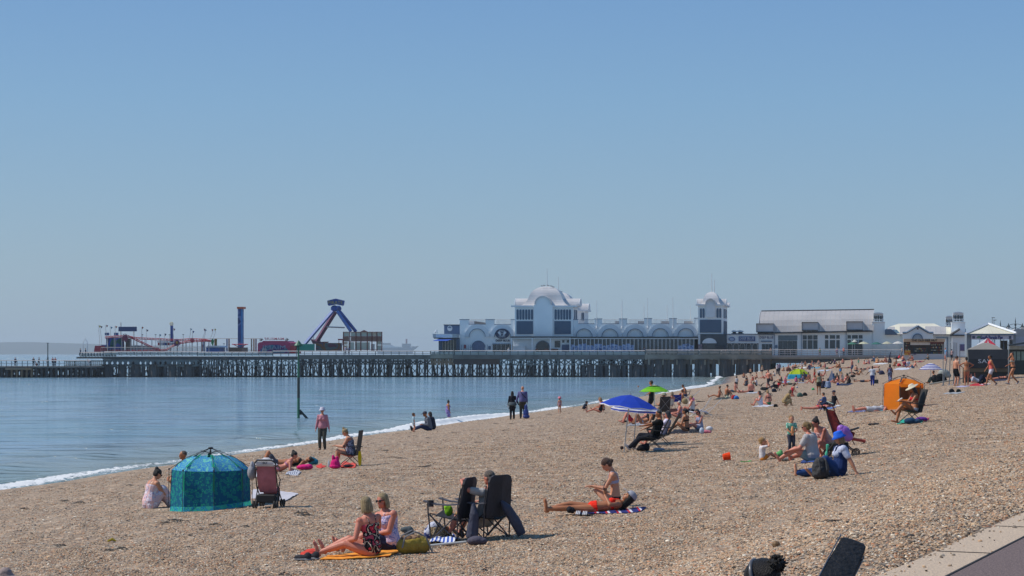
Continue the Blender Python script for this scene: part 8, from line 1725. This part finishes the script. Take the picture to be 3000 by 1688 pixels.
# people on the pier and the terrace
def deckp(px,py,Y,*a,**k):return cr(px,py,*a,loc=V((PX(px,Y),Y,ZZ(py,Y))),**k)
for px,py,Y,a in (
 (2402,1043,397,(-90,'stand','f','v','6ab07a','3a3c48','bob',BR,'tan','person in green top at the terrace rail, first from left')),
 (2452,1043,397,(-90,'stand','f','v','9a7ab0','4a4a5c','bob',WH,'fair','person in lilac at the terrace rail')),
 (2472,1043,397,(90,'stand','m','tt','f06a58','4a4c58','crop',BL,'fair','person in bright coral shirt at the terrace rail')),
 (2258,1042,398,(90,'stand','f','v','6a5860','2a2c38','bun',DK,'fair','dark haired woman standing at shore end of the pier rail')),
 (2643,1043,396,(180,'stand','m','tt','c8a890','6a6a70','crop',BR,'tan','person in beige standing left of the food hut')),
 (45,1073,391,(-100,'stand','m','l','3a4058','2a3040','crop',DK,'fair','leftmost angler in navy on the low landing stage')),
 (98,1073,391,(-60,'stand','m','l','22283c','22263a','crop',DK,'fair','angler in black standing left of the orange top')),
 (108,1073,391,(200,'crouch','f','tt','e88a70','6a4a48','bob',BR,'fair','person in orange top crouching on the landing stage')),
 (114,1073,391,(0,'stand','m','l','28304a','22283a','crop',DK,'fair','angler in navy standing right of the orange top')),
 (139,1073,391,(90,'stand','f','tt','8a8f9c','5a5f6c','bob',DK,'fair','person in grey beside the slim mast')),
 (154,1073,391,(60,'stand','m','tt','6a3040','3a3c50','crop',DK,'fair','person in dark red right of the slim mast')),
 (162,1073,391,(120,'stand','m','tt','d86a60','4a4048','crop',DK,'fair','person in salmon shirt further right of the slim mast')),
 (264,1070,392,(170,'bend','f','tt','e0a0a0','3c4050','bob',BL,'fair','person in pink bending at the landing stage under the balusters')),
 (236,1046,404,(180,'stand','m','l','3a4668','2a3048','crop',DK,'fair','person in blue standing left of the thin lamp hoop')),
 (251,1046,404,(180,'stand','m','l','23284a','22263c','crop',DK,'fair','person in navy standing beneath the thin lamp hoop')),
 (242,1046,405,(90,'crouch','f','tt','d8b0b0','4a4c58','bob',DK,'fair','person in pale pink sitting between two under the lamp hoop')),
 (1490,1043,397,(100,'stand','f','tt','e8e8ec','c0c0c8','bob',WH,'fair','person in white leaning at pier rail below the fish bar')),
 (1472,1043,397,(80,'crouch','m','tt','d0a090','5a8a80','crop',BL,'fair','person on the pier bench below the oval sign')),
 (1012,1040,398,(90,'stand','m','tt','c8b8c8','4a4c60','crop',DK,'fair','person in pale shirt at rail by the scenery frame, left one')),
 (1022,1040,398,(90,'stand','f','tt','6a708a','3a4058','bob',DK,'fair','person in slate at rail by the scenery frame, right one')),
 (2114,1041,397,(90,'crouch','f','tt','e8e4dc','b0a8a0','bob',WH,'fair','white haired person on the pier bench by the kiosk')),
 (2127,1041,397,(90,'crouch','m','tt','c8b8a0','8a8070','crop',WH,'pink','person in beige on pier bench below the kiosk badge')),
 (2168,1041,397,(90,'crouch','m','tt','d0b8a8','8a8070','crop',BL,'pink','person in pink beige on pier bench below the name board')),
 (2212,1041,397,(90,'crouch','f','tt','e0dcd0','8a8070','bob',BL,'pink','person in cream on pier bench right of the name board')),
 (1888,1043,397,(90,'stand','m','tt','4a5468','3a4250','crop',DK,'brown','person in slate at the pier rail before the pale ride props')),
 (1893,1043,397,(120,'crouch','f','tt','e4e4e8','8a9098','bob',WH,'fair','person in white on pier bench before the pale ride props')),
):deckp(px,py,Y,*a)
# things among the crowd
def pram(px,py,yaw,label,c='3a3e44',k=1.):
    e=empty('pram',at(px,py),R(yaw),label,'pram');e.scale=(k,k,k)
    mb=MB();mb.ell((.1,0,.60),(.34,.2,.13),12,8);mb.build('carrycot',cloth(c),e,smooth=True);mb=MB();mb.loft([[(.0+.38*math.cos(a),.24*math.cos(t),.68+.38*math.sin(a)*1.) for a in [R(20+130*i/8) for i in range(9)]] for t in (0.01,.8,1.57,2.3,3.13)],cap=False,close=False);mb.build('hood',cloth(c),e,smooth=True)
    for y in (-.22,.22):MB().tube([(-.35,y,.12),(.1,y,.55),(.55,y,.95)],.016,6).tube([(.35,y,.12),(-.1,y,.5)],.016,6).build('frame',BLK,e);[MB().lathe([(.10,-.02),(.13,-.02),(.13,.02),(.10,.02)],14).build('wheel',BLK,e,loc=(x,y,.13)) for x in (-.35,.35)]
    for ch in e.children:
        if ch.name.startswith('wheel'):ch.rotation_euler=(R(90),0,0)
    return e
pram(2243,1162,160,'dark grey pram with its hood up in the middle of crowd','363c3e',.95);pram(2496,1118,20,'dark pram at right end of the packed group','2a2e34',.9);pram(2325,1092,30,'black pram behind the yellow and blue tent','1c2028',.8);pram(2275,1146,200,'low black buggy behind man in bright red shirt','16181e',.8)
pop_tent(2340,1110,'small yellow and turquoise beach shelter in the crowd',1.35,.5,1.45,thin('b8d028',.3),thin('28a0c8',.3),thin('28a0c8',.3),cloth('b8d028'),n=6,a0=-90.,roofk=.2,rad_top=.9)
def tw(x,y,w_,h_,c,label,name='towel',k=.35):return towel([(x-w_,y+h_),(x-w_*k,y-h_),(x+w_,y-h_*1.1),(x+w_*k,y+h_*.9)],cloth(c) if isinstance(c,str) else c,name,label)
for a in ((2118,1168,28,3,'3c4240','dark mat under the rust swimsuit woman'),(2202,1151,20,2,'c8ccd4','white towel under the big bare backed man'),(2300,1120,16,2,'8ab4d0','pale blue towel right of the navy swimsuit woman'),(2236,1190,34,3,'d0d0d8','white towel under the woman in white dress'),
 (2390,1078,18,2,'5a9ab4','blue green towel right of white hat woman'),(2415,1086,22,2,'b8c0d0','pale towel spread above woman in grey hat'),(2475,1127,26,3,'26304a','navy blanket under the packed group'),(2522,1088,12,2,'24262e','black towel right of the bare backed boy'),(2645,1081,28,3,'c8ccd8','white towels around the rose red shirt man'),
 (2636,1056,16,1.6,'dcd8c8','cream towel under the person in scarlet'),(2580,1066,24,1.6,'d8dce0','white towel under broad woman in orange'),(2868,1128,34,3,'c03038','red towel under the man holding his phone'),(2820,1133,22,2,'b0acc8','lilac towel at feet of woman in bronze bikini'),(2885,1127,18,2.5,'d8d8dc','white towel right of man holding his phone'),
 (2795,1152,34,3,'a0a4a8','grey towel lying alone below the metal poles'),(2425,1197,26,3,'5a74ac','denim blue blanket behind lying woman in coral bikini'),(2352,1078,14,1.5,'d0d4d4','white towel under person all in white'),(2455,1190,10,2,'c8ccd4','small white cloth right of person in navy cap'),(2930,1114,26,3,'2c3048','navy towel under the woman lying face down'),(2560,1082,20,1.6,'b8a8a0','beige towel under the blonde woman lying flat'),(2345,1122,18,1.5,'8a90a0','grey towel by the boy in lilac shirt')):
    tw(*a[:4],a[4],a[5])
SM=((2150,1170,.2,'c03038','red beach bag below man leaning on his arms','bag','beach_bag'),(2157,1170,.17,'3a84d0','bright blue beach bag touching the red one','bag','beach_bag'),(2343,1163,.2,'5a7468','grey green bag before the kneeling red swimsuit woman','bag','bag'),(2358,1160,.16,'16161a','black bag lying right of the grey green bag','bag','bag'),(2382,1143,.12,'3ac878','bright green bundle left of woman in grey hat','bundle','bundle'),
 (2420,1140,.1,'c0b890','beige bundle between the two sitting jackets','bundle','bundle'),(2272,1193,.12,'16181c','black bag right of the green skirt woman','bag','bag'),(2634,1074,.26,'d03038','round red bag left of rose red shirt man','bag','bag'),(2583,1098,.3,'3c3a58','dark draped blanket beside boy between walking women','blanket','blanket_heap'),(2428,1190,.16,'e84898','hot pink ball behind lying coral bikini woman','ball','ball'),(2310,1088,.4,'6a4438','brown windbreak bundle left of yellow and blue tent','windbreak','windbreak'),
 (2788,1151,.14,'16181c','pair of black shoes on lone grey towel, left','shoes','shoes'),(2808,1150,.12,'1c2420','dark item on lone grey towel, right','clothes','clothes'),(2755,1120,.4,'131418','heap of black bags at base of the metal poles','bags','bag_heap'),(2765,1108,.5,'9aa09c','pale sack standing behind bare backed man in black shorts','sack','sack'),(2335,1137,.1,'c8c8cc','white bundle right of the pink toddler','bundle','bundle'),(2268,1149,.2,'23283a','navy rucksack beside the red shirt man','rucksack','rucksack'),(2296,1132,.1,'3c3a40','dark shoe bag left of pink toddler','bag','bag'),(2455,1128,.14,'3440a0','royal blue bundle before the packed group','bundle','bundle'),(2607,1101,.12,'4a4c58','dark bag near feet of floral dress woman','bag','bag'),(2875,1126,.13,'16181c','black bag by the legs of man holding phone','bag','bag'),(2130,1167,.12,'c8ccb0','pale cloth heap on the dark mat','clothes','clothes'))
for x,y,r_,c,l,cat,nm in SM:blobs(at(x,y),[((0,0,r_*.8),(r_,r_*.7,r_*.8)),((r_*.6,0,r_*.45),(r_*.7,r_*.6,r_*.5)),((-r_*.5,.0,r_*.4),(r_*.6,r_*.6,r_*.45))],cloth(c),nm,l,cat,rnd.uniform(-30,30),.03)
# pale blue towel draped over the group, black handbag of the walking woman, furled parasol
MB().loft([[(-.55,-.2,.05),(-.3,.25,.05),(.15,.2,.05)],[(-.25,-.18,.6),(-.1,.15,.7),(.12,.15,.6)],[(.0,-.1,1.15),(.06,.05,1.2),(.12,.08,1.1)]],cap=False,close=False).build('draped_towel',pattern('pale_blue_drape',['c8d4ec','a8b8dc','d8dff0'],3,kind='X'),None,smooth=True,loc=at(2436,1120));tag(bpy.data.objects['draped_towel.001'] if 'draped_towel.001' in bpy.data.objects else bpy.data.objects['draped_towel'],'pale blue towel held up around a seated person in the crowd','towel')
eb=empty('handbag',at(2566,1128)+V((0,0,.12)),0,'black handbag carried by woman in white top and blue trousers','handbag');MB().box(-.22,.22,-.06,.06,0,.36).build('body',mat('black_leather',(.02,.022,.02),.5),eb,bevel=.02);strap(eb,[(-.1,0,.35),(-.06,0,.62),(.04,0,.62),(.1,0,.35)],.014,mat('black_leather'),'handle')
o=MB().tube([(0,0,0),(.05,0,.5),(.28,0,1.5),(.36,0,1.7)],[.02,.1,.06,.01],8).build('furled_parasol',cloth('20243c'),None,loc=at(2603,1066));tag(o,'furled navy parasol leaning above the seated group','parasol')
# poles, banner and kiosk on the right
for i,(x,y0,y1,dx) in enumerate(((2763,1008,1072,0),(2785,1005,1100,-4),(2794,1003,1060,0),(2798,1003,1060,0),(2803,1004,1065,0),(2812,1008,1115,0),(2777,1030,1118,-14),(2955,1002,1086,0))):
    Yp=128;a=atY(x+dx,y1,Yp);t=atY(x,y0,Yp);g_=ground(a.x,a.y);z0=min(a.z,g_+.1);e_=empty('metal_pole',V((a.x,a.y,g_)),0,'bare aluminium mast, %s of those standing left of the black banner' % ('leftmost','second from left','third from left','fourth from left','fifth from left','the tallest reaching lowest','the leaning one','single one at right end') [i] if i<7 else 'bare aluminium mast at right end of the black banner','mast','aluminium masts')
    MB().tube([(0,0,-.05),t-e_.location],[.032,.024],7).build('tube',mat('mast_grey',(.28,.29,.30),.4,metal=.3),e_)
    MB().lathe([(.09,0),(.08,.05),(.05,.06)],8).build('foot',ALU,e_)
YB=132
ebn=empty('banner_stall',V((atY(2893,1078,YB).x,YB,ground(atY(2893,1078,YB).x,YB))),0,'black banner screen lettered in white round a grey tent roofed beach stall','stall');A_=K(ebn)
def Bz(mb,x0,x1,y0,y1,d0,d1):return B(mb,x0,x1,y0,y1,d0,d1,YB)
BANM=mat('banner_vinyl',(.016,.017,.022),.5,col2=(.03,.032,.036),scale=.8)
mb=MB();Bz(mb,2836,2953,1024,1052,0,.04);A_(mb,'banner_upper',mat('banner_grey',(.06,.064,.07),.55,col2=(.045,.048,.052),scale=.8));mb=MB();Bz(mb,2836,2953,1052,1079,0,.04);A_(mb,'banner_lower',BANM)
T('SAV',2886,1058.5,40,11.5,SIGNW,-.04,YB,ebn)
mb=MB();PR(mb,[(2832,1026),(2835,1024),(2837,1050),(2834,1085),(2832,1060)],-.06,0,YB);A_(mb,'cream_edge',CREAM)
mb=MB();Bz(mb,2822,2960,1079,1090,.1,1.4);A_(mb,'plinth',mat('olive_board',(.16,.13,.085),.85,col2=(.12,.10,.07),scale=1));mb=MB();Bz(mb,2822,2960,1090,1122,.2,1.4);A_(mb,'dark_base',mat('dark_base',(.05,.05,.045),.85))
mb=MB();mb.loft([[P3(2838,1024,.2,YB),P3(2938,1024,.2,YB),P3(2938,1024,3,YB),P3(2838,1024,3,YB)],[P3(2862,1013,.8,YB),P3(2922,1013,.8,YB),P3(2922,1013,2.4,YB),P3(2862,1013,2.4,YB)],[P3(2884,1004,1.5,YB),P3(2898,1004,1.5,YB),P3(2898,1004,1.8,YB),P3(2884,1004,1.8,YB)]]);A_(mb,'tent_roof',thin('a09c94',.2))
rw=empty('red_white_gazebo',V((PX(2893,240),240,ground(PX(2893,240),240))),0,'small red and white pointed gazebo roof above the grey stall','gazebo');A_=K(rw)
for k,(a,b) in enumerate(((2862,2878),(2878,2893),(2893,2898),(2898,2918))):mb=MB();mb.loft([[P3(a,1011,0,240),P3(b,1011,0,240),P3(b,1011,1.5,240),P3(a,1011,1.5,240)],[P3(2893,991,.8,240),P3(2896,991,.8,240),P3(2896,991,1,240),P3(2893,991,1,240)]]);A_(mb,'roof_panel',cloth('d03a50' if k in (1,3) else 'e8e6e8'))
for x in (2864,2916):mb=MB();B(mb,x,x+1.4,1011,1045,.3,.4,240);A_(mb,'post',ALU)
gk=empty('green_kiosk',V((PX(2985,150),150,ground(PX(2985,150),150))),0,'dark framed glass kiosk with grey awning at right edge','kiosk');A_=K(gk)
mb=MB();PR(mb,[(2952,1010),(3030,998),(3030,1004),(2956,1014)],-1.2,.6,150);A_(mb,'awning',cloth('5a6468'));mb=MB();B(mb,2956,3030,1013,1024,-.3,0,150);A_(mb,'pale_valance',mat('pale_valance',(.4,.45,.44),.7));mb=MB();B(mb,2957,3030,1024,1100,0,2,150);A_(mb,'dark_wall',mat('kiosk_green',(.02,.035,.035),.6))
for i in range(4):mb=MB();B(mb,2966+i*13,2976+i*13,1030,1056,-.05,0,150);A_(mb,'window',mat('green_glass',(.22,.32,.29),.2))
mb=MB();mb.tube([at(2722,1131)+V((0,0,.12)),at(2790,1123)+V((0,0,.2)),at(2860,1114)+V((0,0,.3))],.05,8);o=mb.build('groyne_pipe',mat('pale_pipe',(.36,.35,.31),.7));tag(o,'long pale beam lying across the shingle under the metal poles','beam')
# gulls on the big dome
for i,(x,y) in enumerate(((1585,839.5),(1592,838.6),(1603,838.4),(1612,840),(1618,842.5),(1606,849.5))):
    o=MB().ell((0,0,.16),(.22,.09,.1),8,5).ell((-.2,0,.28),(.07,.06,.06),6,4).tube([(.15,0,.16),(.36,0,.12)],[.06,.01],4).build('gull',mat('gull_grey',(.3,.3,.32),.7),None,loc=P3(x,y,1.2 if i<5 else 16,HY));tag(o,('gull at left end of the row on big silver dome','gull second from left on the big silver dome','middle gull on the crown of big silver dome','gull right of the crown of big silver dome','gull at right end of the row on big silver dome')[i] if i<5 else 'lone gull perched on the rear silver dome','gull','gulls on the big dome' if i<5 else None)
for o in list(TMP.collection.objects):bpy.data.objects.remove(o)
bpy.data.scenes.remove(TMP)
